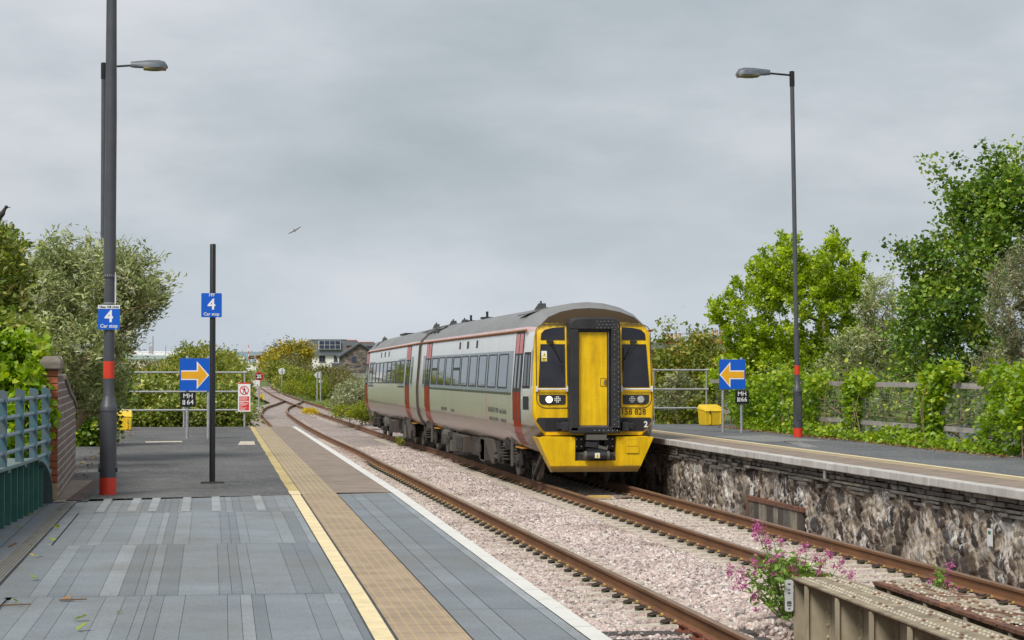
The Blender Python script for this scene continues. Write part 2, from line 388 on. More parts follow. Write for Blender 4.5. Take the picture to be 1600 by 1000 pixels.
def rubble():
    m, nt, p = new_mat('rubble'); v0 = coords(nt)
    a1 = nt.nodes.new('ShaderNodeAttribute'); a1.attribute_name = 'stone'; a2 = nt.nodes.new('ShaderNodeAttribute'); a2.attribute_name = 'edge'
    rs = ramp(nt, [(0, (.024, .018, .016)), (.3, (.055, .036, .028)), (.5, (.10, .068, .046)), (.62, (.06, .056, .057)), (.8, (.17, .135, .105)), (1, (.30, .26, .215))]); lk(nt, a1.outputs['Fac'], rs.inputs['Fac'])
    g = noise(nt, v0, 11, 7, .72); rg = ramp(nt, [(.3, (.5,) * 3), (.7, (1.6,) * 3)]); lk(nt, g.outputs['Fac'], rg.inputs['Fac'])
    stone = mixc(nt, 1., rs.outputs[0], rg.outputs[0], 'MULTIPLY')
    mort = ramp(nt, [(.30, (.11, .08, .055)), (.45, (.29, .225, .16)), (.56, (.46, .40, .33)), (.68, (.66, .63, .60))]); lk(nt, g.outputs['Fac'], mort.inputs['Fac'])
    big = noise(nt, coords(nt, (1, .6, 1)), 1.0, 5, .65); wd = ramp(nt, [(.36, (.012,) * 3), (.62, (.085,) * 3)]); lk(nt, big.outputs['Fac'], wd.inputs['Fac'])
    ew = math_n(nt, 'SUBTRACT', wd.outputs[0], math_n(nt, 'ADD', a2.outputs['Fac'], math_n(nt, 'MULTIPLY', math_n(nt, 'SUBTRACT', g.outputs['Fac'], .5), .16)))
    col = mixc(nt, math_n(nt, 'MULTIPLY', ew, 45, True), stone, mort.outputs[0])
    s1 = noise(nt, coords(nt, (1, 5.0, 1.5)), 1.7, 9, .74); s2 = noise(nt, v0, .9, 4); sm = math_n(nt, 'ADD', math_n(nt, 'MULTIPLY', s1.outputs['Fac'], .66), math_n(nt, 'MULTIPLY', s2.outputs['Fac'], .42))
    rw = ramp(nt, [(.575, (0, 0, 0)), (.635, (.9,) * 3)]); lk(nt, sm, rw.inputs['Fac'])
    col = mixc(nt, rw.outputs[0], col, (.63, .61, .59))
    dk = ramp(nt, [(.30, (.45, .42, .40)), (.5, (1, 1, 1))]); lk(nt, s2.outputs['Fac'], dk.inputs['Fac'])
    lk(nt, mixc(nt, 1., col, dk.outputs[0], 'MULTIPLY'), p.inputs['Base Color']); p.inputs['Roughness'].default_value = .92
    bump(nt, p, g.outputs['Fac'], .6, .03); MATS['rubble'] = m
rubble()
plain('slate_course', (.105, .095, .085), .85, var=.5, scale=5, dirt=(.22, .19, .15), dscale=6, damt=.7, bmp=.4, stretch=(1, 1, 3))
plain('slate_light', (.24, .21, .16), .85, var=.35, scale=5, dirt=(.05, .045, .04), dscale=6, damt=.7, bmp=.4)
def rail_mats():
    plain('rust', (.185, .082, .032), .8, var=.22, scale=3, dirt=(.08, .035, .018), dscale=5, damt=.6, stretch=(1, .3, 1))
    m, nt, p = new_mat('rail_head'); v = coords(nt, (1, .15, 1)); n = noise(nt, v, 9, 5)
    r = ramp(nt, [(.3, (.22, .115, .06)), (.7, (.36, .24, .15))]); lk(nt, n.outputs['Fac'], r.inputs['Fac']); lk(nt, r.outputs[0], p.inputs['Base Color'])
    p.inputs['Metallic'].default_value = .55; p.inputs['Roughness'].default_value = .42; MATS['rail_head'] = m
rail_mats()
plain('rust_red', (.22, .075, .045), .8, var=.3, scale=8, bmp=.2)
plain('clip_dark', (.045, .03, .02), .7, var=.3)
plain('insulator', (.55, .38, .12), .6, var=.2)
plain('clip_green', (.12, .17, .08), .6, var=.2)
def stone_mat():
    m, nt, p = new_mat('ballast_stone'); oi = nt.nodes.new('ShaderNodeObjectInfo')
    r = ramp(nt, [(0, (.15, .125, .12)), (.1, (.29, .245, .23)), (.35, (.48, .37, .33)), (.6, (.60, .50, .46)), (.8, (.50, .40, .36)), (.92, (.66, .61, .57)), (1, (.72, .68, .63))]); lk(nt, oi.outputs['Random'], r.inputs['Fac'])
    v = coords(nt); n = noise(nt, v, 30, 4); rr = ramp(nt, [(.3, (.8,) * 3), (.7, (1.15,) * 3)]); lk(nt, n.outputs['Fac'], rr.inputs['Fac'])
    ln = noise(nt, oi.outputs['Location'], .55, 5, .65); rl = ramp(nt, [(.32, (.70, .66, .62)), (.5, (1, 1, 1)), (.7, (1.1, 1.08, 1.06))]); lk(nt, ln.outputs['Fac'], rl.inputs['Fac'])
    c1 = mixc(nt, 1., mixc(nt, 1., r.outputs[0], rr.outputs[0], 'MULTIPLY'), rl.outputs[0], 'MULTIPLY')
    sx = nt.nodes.new('ShaderNodeSeparateXYZ'); lk(nt, oi.outputs['Location'], sx.inputs[0]); near = None
    for rx in (-.7525, .7525, -3.13):
        d = math_n(nt, 'SUBTRACT', 1.0, math_n(nt, 'DIVIDE', math_n(nt, 'ABSOLUTE', math_n(nt, 'SUBTRACT', sx.outputs[0], rx)), .42), True); near = d if near is None else math_n(nt, 'MAXIMUM', near, d)
    c1 = mixc(nt, math_n(nt, 'MULTIPLY', near, math_n(nt, 'MULTIPLY', ln.outputs['Fac'], 1.1)), c1, (.20, .125, .075))
    lk(nt, c1, p.inputs['Base Color']); p.inputs['Roughness'].default_value = .85; MATS['ballast_stone'] = m
    m, nt, p = new_mat('ballast_bed'); v = coords(nt)
    vo = nd(nt, 'ShaderNodeTexVoronoi', Scale=19); lk(nt, v, vo.inputs['Vector']); sc = nt.nodes.new('ShaderNodeSeparateColor'); lk(nt, vo.outputs['Color'], sc.inputs[0])
    r = ramp(nt, [(0, (.13, .11, .10)), (.2, (.29, .23, .21)), (.5, (.42, .34, .31)), (.85, (.52, .44, .40)), (1, (.62, .57, .53))]); lk(nt, sc.outputs[0], r.inputs['Fac'])
    n = noise(nt, v, .35, 6, .7); rd = ramp(nt, [(.42, (0, 0, 0)), (.7, (.5,) * 3)]); lk(nt, n.outputs['Fac'], rd.inputs['Fac'])
    lk(nt, mixc(nt, rd.outputs[0], r.outputs[0], (.17, .13, .09)), p.inputs['Base Color']); p.inputs['Roughness'].default_value = .95
    bump(nt, p, vo.outputs['Distance'], 1., .05); MATS['ballast_bed'] = m
stone_mat()
def ground_mat():
    m, nt, p = new_mat('grassland'); v = coords(nt)
    a = noise(nt, v, .12, 8, .7); b = noise(nt, v, 2.5, 6, .7)
    f = math_n(nt, 'ADD', math_n(nt, 'MULTIPLY', a.outputs['Fac'], .6), math_n(nt, 'MULTIPLY', b.outputs['Fac'], .4))
    r = ramp(nt, [(.35, (.05, .075, .02)), (.48, (.10, .14, .03)), (.58, (.16, .18, .05)), (.68, (.22, .19, .09))]); lk(nt, f, r.inputs['Fac'])
    lk(nt, r.outputs[0], p.inputs['Base Color']); p.inputs['Roughness'].default_value = .95; bump(nt, p, b.outputs['Fac'], 1, .15); MATS['grassland'] = m
    m, nt, p = new_mat('sea_water'); v = coords(nt, (1, 1, 1)); n = noise(nt, v, .01, 8, .7)
    r = ramp(nt, [(.35, (.10, .17, .20)), (.65, (.19, .26, .27))]); lk(nt, n.outputs['Fac'], r.inputs['Fac']); lk(nt, r.outputs[0], p.inputs['Base Color'])
    p.inputs['Roughness'].default_value = .55; MATS['sea_water'] = m
ground_mat()

# ------------------------------------------------------------------ alignment of the line
def smooth(t): t = max(0, min(1, t)); return t * t * (3 - 2 * t)
def dip(y): return -.09 * smooth((y - 58) / 32)
_cy = [0, 60, 90, 131, 160, 180, 200, 235, 250, 300, 333, 412, 520]; _cx = [0, 0, .10, .13, .20, .30, .50, .90, 1.2, 2.05, 2.7, 4.45, 7.4]
def t2c(y): return interp(y, _cy, _cx)
_ry = [0, 58, 68, 90, 101, 114, 132, 143, 154, 162, 166, 178, 190]; _rx = [-3.13, -3.13, -3.03, -2.94, -2.89, -2.74, -2.47, -2.09, -1.53, -.96, -.60, .35, 1.10]
def t1r(y): return interp(y, _ry, _rx)
def far_level(y): return .0086 * max(0, y - 350)
# ------------------------------------------------------------------ ground
def ground_z(x, y):
    if y < 57.4: z = .80 if (x < -10.5 or x > 12.4) else -.75
    else:
        l = min(t1r(min(y, 190)) - 1.505, t2c(y) - .75) - 1.3 if y < 190 else t2c(y) - 2.2
        r = t2c(y) + 1.9
        if x < l: z = -.45 + (1.1 if y < 130 else .7) * smooth((l - x) / 5) - (.25 * smooth((y - 60) / 60))
        elif x > r: z = -.45 + (1.3 if y < 100 else .8) * smooth((x - r) / (6 if y < 100 else 9)) 
        else: z = -.45
    return z + (dip(y) if y > 58 else 0) + far_level(y) + .12 * (mnoise.noise((x * .15, y * .1, 0)) if y > 58 and (x < -7 or x > 4) else 0)
def terrain():
    xs = sorted(set(list(np.linspace(-260, -20, 25)) + list(np.linspace(-20, 25, 61)) + [-10.58, -10.45, 12.35, 12.48] + list(np.linspace(25, 330, 30))))
    ys = sorted(set(list(np.linspace(-30, 56, 30)) + [57.3, 57.5] + list(np.linspace(58, 140, 56)) + list(np.linspace(140, 420, 70)) + list(np.linspace(420, 1100, 30))))
    nx = len(xs); mb = MB()
    mb.v = [(x, y, ground_z(x, y)) for y in ys for x in xs]
    mb.f = [(j * nx + i, j * nx + i + 1, (j + 1) * nx + i + 1, (j + 1) * nx + i) for j in range(len(ys) - 1) for i in range(nx - 1)]; mb.m = [0] * len(mb.f)
    struct(mb.build('ground', 'grassland', smooth=True))
    s = MB(); z0 = -7.2; s.add([(-30000, 900, z0 + .0086 * 900), (30000, 900, z0 + .0086 * 900), (30000, 42000, z0 + .0086 * 42000), (-30000, 42000, z0 + .0086 * 42000)], [(0, 1, 2, 3)])
    struct(s.build('sea', 'sea_water'))
terrain()

# ------------------------------------------------------------------ ballast with real stones near the camera
def ballast_z(x, y):
    l = t1r(y); c = t2c(y)
    if x > c + 1.25: z = -.20 - .17 * smooth((x - c - 1.25) / .4)
    elif x > c - 1.25: z = -.222 if y < 60 else -.185
    elif x > l + .55: z = -.215 + .05 * smooth((x - l - .55) / .35) * smooth((c - 1.25 - x) / .3)
    else: z = -.212 if y < 60 else -.185
    if y < 21.75 and -2.62 < x < -.95: z = -.75
    return z + dip(y) + .012 * mnoise.noise((x * 2.1, y * 2.1, 3))
def ballast_sheet(name, y0, y1, ny, nx, stones):
    mb = MB(); g = []
    for y in np.linspace(y0, y1, ny):
        if y < 57.6: x0, x1 = -5.75, 1.74
        else: x0, x1 = min(t1r(min(y, 189)) - 1.505, t2c(y) - .75) - 1.1 - .3 * mnoise.noise((y * .2, 0, 0)), t2c(y) + 1.85 + .3 * mnoise.noise((y * .2, 5, 0))
        for x in np.linspace(x0, x1, nx): mb.v.append((x, y, ballast_z(x, y)))
    mb.f = [(j * nx + i, j * nx + i + 1, (j + 1) * nx + i + 1, (j + 1) * nx + i) for j in range(ny - 1) for i in range(nx - 1)]; mb.m = [0] * len(mb.f)
    o = mb.build(name, 'ballast_bed', smooth=True); tag(o, kind='stuff')
    if stones:
        ng = bpy.data.node_groups.new('stones', 'GeometryNodeTree')
        ng.interface.new_socket('Geometry', in_out='INPUT', socket_type='NodeSocketGeometry'); ng.interface.new_socket('Geometry', in_out='OUTPUT', socket_type='NodeSocketGeometry')
        N = ng.nodes; L = ng.links; gi = N.new('NodeGroupInput'); go = N.new('NodeGroupOutput')
        dp = N.new('GeometryNodeDistributePointsOnFaces'); dp.inputs['Density'].default_value = stones
        L.new(gi.outputs[0], dp.inputs['Mesh'])
        gt = N.new('GeometryNodeGeometryToInstance')
        for k in range(5):
            ic = N.new('GeometryNodeMeshIcoSphere'); ic.inputs['Radius'].default_value = .03; ic.inputs['Subdivisions'].default_value = 2
            se = N.new('GeometryNodeSetPosition'); no = N.new('ShaderNodeTexVoronoi'); no.inputs['Scale'].default_value = 22; no.inputs['Randomness'].default_value = 1
            po = N.new('GeometryNodeInputPosition'); vs = N.new('ShaderNodeVectorMath'); vs.operation = 'ADD'; vs.inputs[1].default_value = (k * 3.1, k * 1.7, 2.3 * k)
            L.new(po.outputs[0], vs.inputs[0]); L.new(vs.outputs[0], no.inputs['Vector'])
            sb = N.new('ShaderNodeVectorMath'); sb.operation = 'SUBTRACT'; sb.inputs[1].default_value = (.5, .5, .5); L.new(no.outputs['Color'], sb.inputs[0])
            ml = N.new('ShaderNodeVectorMath'); ml.operation = 'SCALE'; ml.inputs['Scale'].default_value = .021; L.new(sb.outputs[0], ml.inputs[0])
            L.new(ic.outputs['Mesh'], se.inputs['Geometry']); L.new(ml.outputs[0], se.inputs['Offset'])
            sm = N.new('GeometryNodeSetMaterial'); sm.inputs['Material'].default_value = M['ballast_stone']; L.new(se.outputs[0], sm.inputs['Geometry'])
            L.new(sm.outputs[0], gt.inputs[0])
        ip = N.new('GeometryNodeInstanceOnPoints'); ip.inputs['Pick Instance'].default_value = True
        L.new(dp.outputs['Points'], ip.inputs['Points']); L.new(gt.outputs[0], ip.inputs['Instance'])
        rr = N.new('FunctionNodeRandomValue'); rr.data_type = 'FLOAT_VECTOR'; rr.inputs[1].default_value = (6.28, 6.28, 6.28); L.new(rr.outputs[0], ip.inputs['Rotation'])
        rs = N.new('FunctionNodeRandomValue'); rs.data_type = 'FLOAT_VECTOR'; rs.inputs[0].default_value = (.55, .55, .45); rs.inputs[1].default_value = (1.5, 1.25, 1.0); rs.inputs['Seed'].default_value = 4; L.new(rs.outputs[0], ip.inputs['Scale'])
        jo = N.new('GeometryNodeJoinGeometry'); L.new(ip.outputs[0], jo.inputs[0]); L.new(gi.outputs[0], jo.inputs[0]); L.new(jo.outputs[0], go.inputs[0])
        o.modifiers.new('stones', 'NODES').node_group = ng
    return o
ballast_sheet('ballast', 15.5, 47, 130, 60, 560)
ballast_sheet('ballast', 47, 76, 60, 40, 400)
ballast_sheet('ballast', 76, 420, 160, 24, 0)

# ------------------------------------------------------------------ rails
PROF = [(-.07, -.159), (.07, -.159), (.07, -.150), (.012, -.135), (.010, -.045), (.036, -.034), (.036, -.006), (.026, 0), (-.026, 0), (-.036, -.006), (-.036, -.034), (-.010, -.045), (-.012, -.135), (-.07, -.150)]
def rail(label, fx, y0, y1):
    ys = list(np.arange(y0, min(y1, 200), 1.2)) + list(np.arange(max(y0, 200), y1, 4)) if y1 > 200 else list(np.arange(y0, y1, 1.2))
    mb = MB(); n = len(PROF)
    for y in ys:
        k = (fx(y + .1) - fx(y - .1)) / .2; s = 1 / math.hypot(1, k)
        mb.v += [(fx(y) + px * s, y - px * k * s, pz + dip(y) + far_level(y)) for px, pz in PROF]
    for j in range(len(ys) - 1):
        for i in range(n):
            a, b = j * n + i, j * n + (i + 1) % n; mb.f.append((b, a, a + n, b + n)); mb.m.append(1 if i in (6, 7, 8) else 0)
    mb.f.append(list(range(n))); mb.m.append(0)
    o = mb.build('rail', ['rust', 'rail_head']); tag(o, label, 'rail', 'running rails of the two tracks'); return o
rail('rusty rail running closest to the left platform edge, mostly hidden below it', lambda y: t1r(y) - 1.505 if y < 168 else interp(y, [168, 190], [t1r(168) - 1.505, t2c(190) - .7525]), 12, 190)
rail('brown rail beside the middle strip of ballast, on the empty track', t1r, 12, 190)
rail('brown rail under the wheels on the visible side of the train', lambda y: t2c(y) - .7525, 12, 420)
rail('brown rail nearest the stone platform wall', lambda y: t2c(y) + .7525, 12, 420)

# ------------------------------------------------------------------ sleepers with their rail clips
def sleeper_mesh():
    mb = MB(); pr = [(-1.25, -.17), (-.95, -.17), (-.6, -.17), (-.35, -.185), (.35, -.185), (.6, -.17), (.95, -.17), (1.25, -.17)]
    for x, z in pr: mb.v += [(x, -.15, -.37), (x, -.115, z), (x, .115, z), (x, .15, -.37)]
    for j in range(len(pr) - 1):
        a = j * 4; mb.f += [(a, a + 4, a + 5, a + 1), (a + 1, a + 5, a + 6, a + 2), (a + 2, a + 6, a + 7, a + 3)]
    mb.f += [(0, 1, 2, 3), (31, 30, 29, 28)]; mb.m = [0] * len(mb.f); return mb
def clip_mb(s):
    """spring clip with its pale insulator: s = side of the rail it sits on"""
    mb = MB(); x = s * .085
    mb.rbox((x, 0, -.147), (.05, .075, .02), (0, 0, 0), 1); mb.rbox((s * .165, 0, -.160), (.06, .09, .03), (0, 0, 0), 0)
    mb.tube([(s * .10, -.06, -.128), (s * .20, -.06, -.148), (s * .215, 0, -.15), (s * .20, .06, -.148), (s * .10, .06, -.128)], .010, 5, 0)
    mb.rbox((s * .20, -.03, -.166), (.05, .04, .012), (0, 0, 0), 2); return mb
_sl = sleeper_mesh().build('sleeper', 'concrete', bevel=0)
_clips = {s: clip_mb(s).build('rail_clip', ['clip_dark', 'insulator', 'clip_green']) for s in (-1, 1)}
def place_sleeper(x, y, z, rz, lab, grp, clips, first=[True]):
    if first[0]: o = _sl; first[0] = False
    else: o = _sl.copy(); COL.objects.link(o)
    o.location = (x, y, z); o.rotation_euler = (0, 0, rz); tag(o, lab, 'sleeper', grp)
    if clips:
        for r in (-.7525, .7525):
            for s in (-1, 1):
                c = _clips[s].copy(); COL.objects.link(c); c.parent = o; c.location = (r, 0, 0)
rest = MB()
for k in range(300):
    y = 14.2 + .65 * k
    if y < 87:
        place_sleeper(t2c(y), y, dip(y), 0, 'pale concrete sleeper beneath the train track', 'sleepers of the train track', y < 62)
        if y > 21.9: place_sleeper(t1r(y) - .7525, y, dip(y), 0, 'pale concrete sleeper of the empty track beside the left platform', 'sleepers of the empty track', y < 62)
    else:
        for c in ([t1r(y) - .7525] if y < 160 else []) + [t2c(y)]: rest.box(c - 1.25, c + 1.25, y - .12, y + .12, -.37 + dip(y) + far_level(y), -.189 + dip(y) + far_level(y))
tag(rest.build('distant_sleepers', 'concrete'), kind='stuff')
for c in _clips.values(): bpy.data.objects.remove(c)
tmb = MB().box(-1.3, 1.3, -.13, .13, -.40, -.175)
tsl = tmb.build('timber_sleeper', 'timber', bevel=.01); tag(tsl, 'dark timber bridge sleeper at the near end of the empty track', 'sleeper', 'dark timber sleepers on the bridge')
def chair_mb():
    mb = MB(); mb.box(-.19, .19, -.10, .10, -.175, -.158)
    for s in (-1, 1):
        mb.tube([(s * .10, -.05, -.14), (s * .17, -.06, -.10), (s * .19, 0, -.09), (s * .15, .05, -.10), (s * .12, .02, -.14)], .016, 6); mb.cyl((s * .15, 0, -.16), (s * .15, 0, -.11), .03, .025, 8)
    return mb
cm = chair_mb()
for k in range(5):
    o = tsl if k == 0 else tsl.copy()
    if k: COL.objects.link(o)
    y = 21.35 - .62 * k; o.location = (t1r(y) - .7525, y, 0)
    if k == 0: _ch = cm.build('rail_chair', 'rust_red', o); _ch.location = (.7525, 0, 0)
    else: c = _ch.copy(); COL.objects.link(c); c.parent = o; c.location = (.7525, 0, 0)

# ------------------------------------------------------------------ platforms
def xe(y): return interp(y, [8, 14.56, 25.9, 57], [-5.78, -5.69, -5.51, -5.32])
def offx(y, o): return xe(y) + o * interp(y, [14, 26, 57], [.97, 1.02, .92])
def strip(mb, o0, o1, y0, y1, z, mi=0, step=3.):
    ys = list(np.arange(y0, y1, step)) + [y1]
    for a, b in zip(ys[:-1], ys[1:]): mb.add([(offx(a, o0), a, z), (offx(a, o1), a, z), (offx(b, o1), b, z), (offx(b, o0), b, z)], [(0, 1, 2, 3)], mi)
def yj(o): return 25.95 + o * .27         # the slanting joint between bridge deck and platform surfacing
# body of the left platform
mb = MB()
ys = list(np.linspace(8, 57.2, 18)); mb.v = []
for y in ys: mb.v += [(-10.6, y, .895), (xe(y) - .004, y, .895), (xe(y) - .004, y, .70), (xe(y) - .25, y, .70), (xe(y) - .25, y, -.6), (-10.6, y, -.6)]
for j in range(len(ys) - 1):
    for i in range(5): a = j * 6 + i; mb.f.append((a, a + 1, a + 7, a + 6)); mb.m.append(1 if i == 3 else 0)
mb.f += [(0, 5, 4, 3, 2, 1), tuple(len(mb.v) - 6 + i for i in range(6))]; mb.m += [0, 0]
struct(mb.build('platform', ['grout', 'slate_course']))
# asphalt beyond the bridge
mb = MB(); p0 = [(-10.6, 23.9), (offx(25, -1.235), yj(-1.235))]
for a, b in zip(np.linspace(0, 1, 12)[:-1], np.linspace(0, 1, 12)[1:]):
    q = []
    for t in (a, b):
        yl, yr = 23.9 + (57.2 - 23.9) * t, yj(-1.235) + (57.2 - yj(-1.235)) * t; q.append(((-10.6, yl, .912), (offx(yr, -1.235), yr, .912)))
    mb.add([q[0][0], q[0][1], q[1][1], q[1][0]], [(0, 1, 2, 3)])
struct(mb.build('platform_asphalt', 'asphalt'))
# tan slabs and edge lines, with slab joints
mb = MB(); y = 26.0
while y < 57.1:
    y2 = min(y + .9, 57.2); strip(mb, -.185, -.725, y + .008, y2 - .008, .912, 0); y = y2
struct(mb.build('platform_paving', 'paving_tan'))
mb = MB(); y = 8.
while y < 57.1:
    y2 = min(y + (2.1 if y < 25.9 else .9), 57.2); y2 = 25.93 if y < 25.93 < y2 else y2
    strip(mb, 0.0, -.112, y + .004, y2 - .004, .914, 0)
    for s in (0,):
        mb.add([(offx(y + .004, 0), y + .004, .914), (offx(y + .004, 0), y + .004, .80), (offx(y2 - .004, 0), y2 - .004, .80), (offx(y2 - .004, 0), y2 - .004, .914)], [(0, 1, 2, 3)], 0)
    y = y2
struct(mb.build('platform_edge_line', 'white_line'))
mb = MB(); strip(mb, -.112, -.185, 26.0, 57.2, .911, 0); struct(mb.build('platform_edge_stone', 'paving_tan'))
mb = MB(); strip(mb, -1.13, -1.235, 8, yj(-1.2), .914, 0); struct(mb.build('yellow_line', 'yellow_line'))
mb = MB()
rs = random.Random(3); ys = np.arange(yj(-1.2) + .02, 57.2, .35)
for a, b in zip(ys[:-1], ys[1:]):
    w0 = -1.24 + .012 * mnoise.noise((a * .8, 0, 0)); w1 = -1.24 + .012 * mnoise.noise((b * .8, 0, 0))
    mb.add([(offx(a, -1.12), a, .916), (offx(a, w0), a, .916), (offx(b, w1), b, .916), (offx(b, -1.12), b, .916)], [(0, 1, 2, 3)], 0 if a > yj(-1.2) + .6 else 1)
struct(mb.build('yellow_line', ['yellow_worn', 'yellow_line']))
def tact(name, mat, y0, y1, z, o0=-.728, o1=-1.112):
    V = []; F = []; T = []; ys = np.arange(y0, y1, .8); ys = np.append(ys, y1); nx = 24
    us = np.linspace(0, .4, nx + 1)
    for j, y in enumerate(ys):
        for u in us: V.append((offx(y, o1 + (o0 - o1) * u / .4), y, z))
    for j in range(len(ys) - 1):
        for i in range(nx):
            a = j * (nx + 1) + i; F += [(a, a + 1, a + nx + 2), (a, a + nx + 2, a + nx + 1)]; T += [us[i] + .2 / nx, us[i] + .2 / nx]
    o = np_mesh(name, V, F, mat, None); at = o.data.attributes.new('tone', 'FLOAT', 'POINT'); at.data.foreach_set('value', np.tile(us, len(ys)).astype(np.float32)); return struct(o)
tact('tactile_paving', 'tactile_new', 8, yj(-.9), .914)
tact('tactile_paving', 'tactile_old', yj(-.9) + .03, 57.2, .914)
# grey panels of the bridge deck
def deck():
    V = []; F = []; T = []; r = random.Random(12)
    def quad(o0, o1, y0, y1, tone, z=.912, join=False):
        k = len(V); ya = (yj(o0), yj(o1)) if join else (y1, y1)
        if y1 - y0 > .1 or join:
            V.extend([(offx(y0, o0), y0, z), (offx(y0, o1), y0, z), (offx(ya[1], o1), ya[1], z), (offx(ya[0], o0), ya[0], z)])
            F.extend([(k, k + 2, k + 1), (k, k + 3, k + 2)] if o1 < o0 else [(k, k + 1, k + 2), (k, k + 2, k + 3)]); T.extend([tone, tone])
    base = [-1.245, -1.32, -1.43, -1.54, -1.80, -1.88, -1.95, -2.03, -2.29, -2.42, -2.50, -2.56, -2.66, -2.78, -2.99, -3.10, -3.21, -3.36]
    rows = [8.0, 10.2, 14.25, 18.45, 22.6, 26]
    for q in range(len(rows) - 1):
        y0, y1 = rows[q] + .006, rows[q + 1] - .006; sh = (0, .03, -.02, .015, 0)[q]
        for i in range(len(base) - 1):
            o0, o1 = base[i] + (sh if i else 0), base[i + 1] + sh; wd = o0 - o1
            tn = (.42 + .22 * r.random()) if wd > .15 else (.15 + .65 * r.random()); tn += .05 * r.random()
            quad(o0 - .0012, o1 + .0012, y0, y1, tn, join=(q == 4))
        # wide panels beyond, towards the parapet
        for o0, o1, tn in ((-3.362, -3.5, .45), (-3.5, -3.75, .3), (-3.75, -4.2, .4)): quad(o0 - .003, o1 + .003, y0, y1, tn + .1 * r.random(), z=.905, join=(q == 4))
    # pale short inlays along the far joint
    for o0 in (-1.56, -2.0, -2.3, -2.62, -2.82, -3.12): 
        k = len(V); o1 = o0 - .085; V.extend([(offx(22.7, o0), 22.75, .9145), (offx(22.7, o1), 22.75, .9145), (offx(24.9, o1), yj(o1) - .04, .9145), (offx(24.9, o0), yj(o0) - .04, .9145)]); F.extend([(k, k + 2, k + 1), (k, k + 3, k + 2)]); T.extend([.95, .95])
    # between tactile strip and edge
    cols = [-.115, -.185, -.45, -.58, -.72]
    rws = [8.0, 10.3, 13.2, 17.6, 21.6, 26]
    for q in range(5):
        for i in range(len(cols) - 1):
            tn = [.84, .36, .58, .5][i] + .16 * (r.random() - .5); quad(cols[i] - .002, cols[i + 1] + .002, rws[q] + .005, rws[q + 1] - .005, tn, join=(q == 4))
    o = np_mesh('platform_deck', V, F, 'deck', T); struct(o)
deck()
# right platform: surfacing bands
mb = MB(); mb.box(1.76, 12.5, 8, 58.6, -.6, .895); struct(mb.build('platform', 'grout'))
def band(name, mat, x0, x1, z, y0=8, y1=58.6, step=0):
    mb = MB(); y = y0
    while y < y1 - .01:
        y2 = min(y1, y + (step or 100)); g = .006 if step else 0
        mb.add([(x0, y + g, z), (x1, y + g, z), (x1, y2 - g, z), (x0, y2 - g, z)], [(0, 1, 2, 3)]); y = y2
    return struct(mb.build(name, mat))
band('platform_asphalt', 'asphalt_right', 2.78, 12.5, .908)
band('platform_paving', 'paving_tan', 1.70, 2.36, .910, step=.9)
band('yellow_line', 'yellow_line', 2.68, 2.79, .914)
mb = MB(); V = []
def tactR():
    V = []; F = []; us = np.linspace(0, .32, 20); ys = np.linspace(8, 58.6, 64)
    for y in ys:
        for u in us: V.append((2.36 + u, y, .912))
    n = len(us)
    for j in range(len(ys) - 1):
        for i in range(n - 1): a = j * n + i; F += [(a, a + 1, a + n + 1), (a, a + n + 1, a + n)]
    o = np_mesh('tactile_paving', V, F, 'tactile_old'); at = o.data.attributes.new('tone', 'FLOAT', 'POINT'); at.data.foreach_set('value', np.tile(us, len(ys)).astype(np.float32)); struct(o)
tactR()
# pale patches of relaid surface
mb = MB(); mb.add([(-7.02, 43.0, .916), (-6.70, 43.0, .916), (-6.66, 45.2, .916), (-6.93, 45.2, .916)], [(0, 1, 2, 3)])
mb.add([(-8.75, 44.6, .916), (-8.05, 44.9, .916), (-8.05, 45.6, .916), (-8.75, 45.3, .916)], [(0, 1, 2, 3)])
struct(mb.build('concrete_patch', 'concrete'))
mb = MB(); mb.add([(3.1, 43.6, .912), (4.5, 43.9, .912), (4.3, 48, .912), (2.95, 47.4, .912)], [(0, 1, 2, 3)]); mb.add([(3.0, 40.2, .912), (3.3, 40.2, .912), (3.9, 44, .912), (3.6, 44, .912)], [(0, 1, 2, 3)])
struct(mb.build('concrete_patch', 'asphalt_pale'))
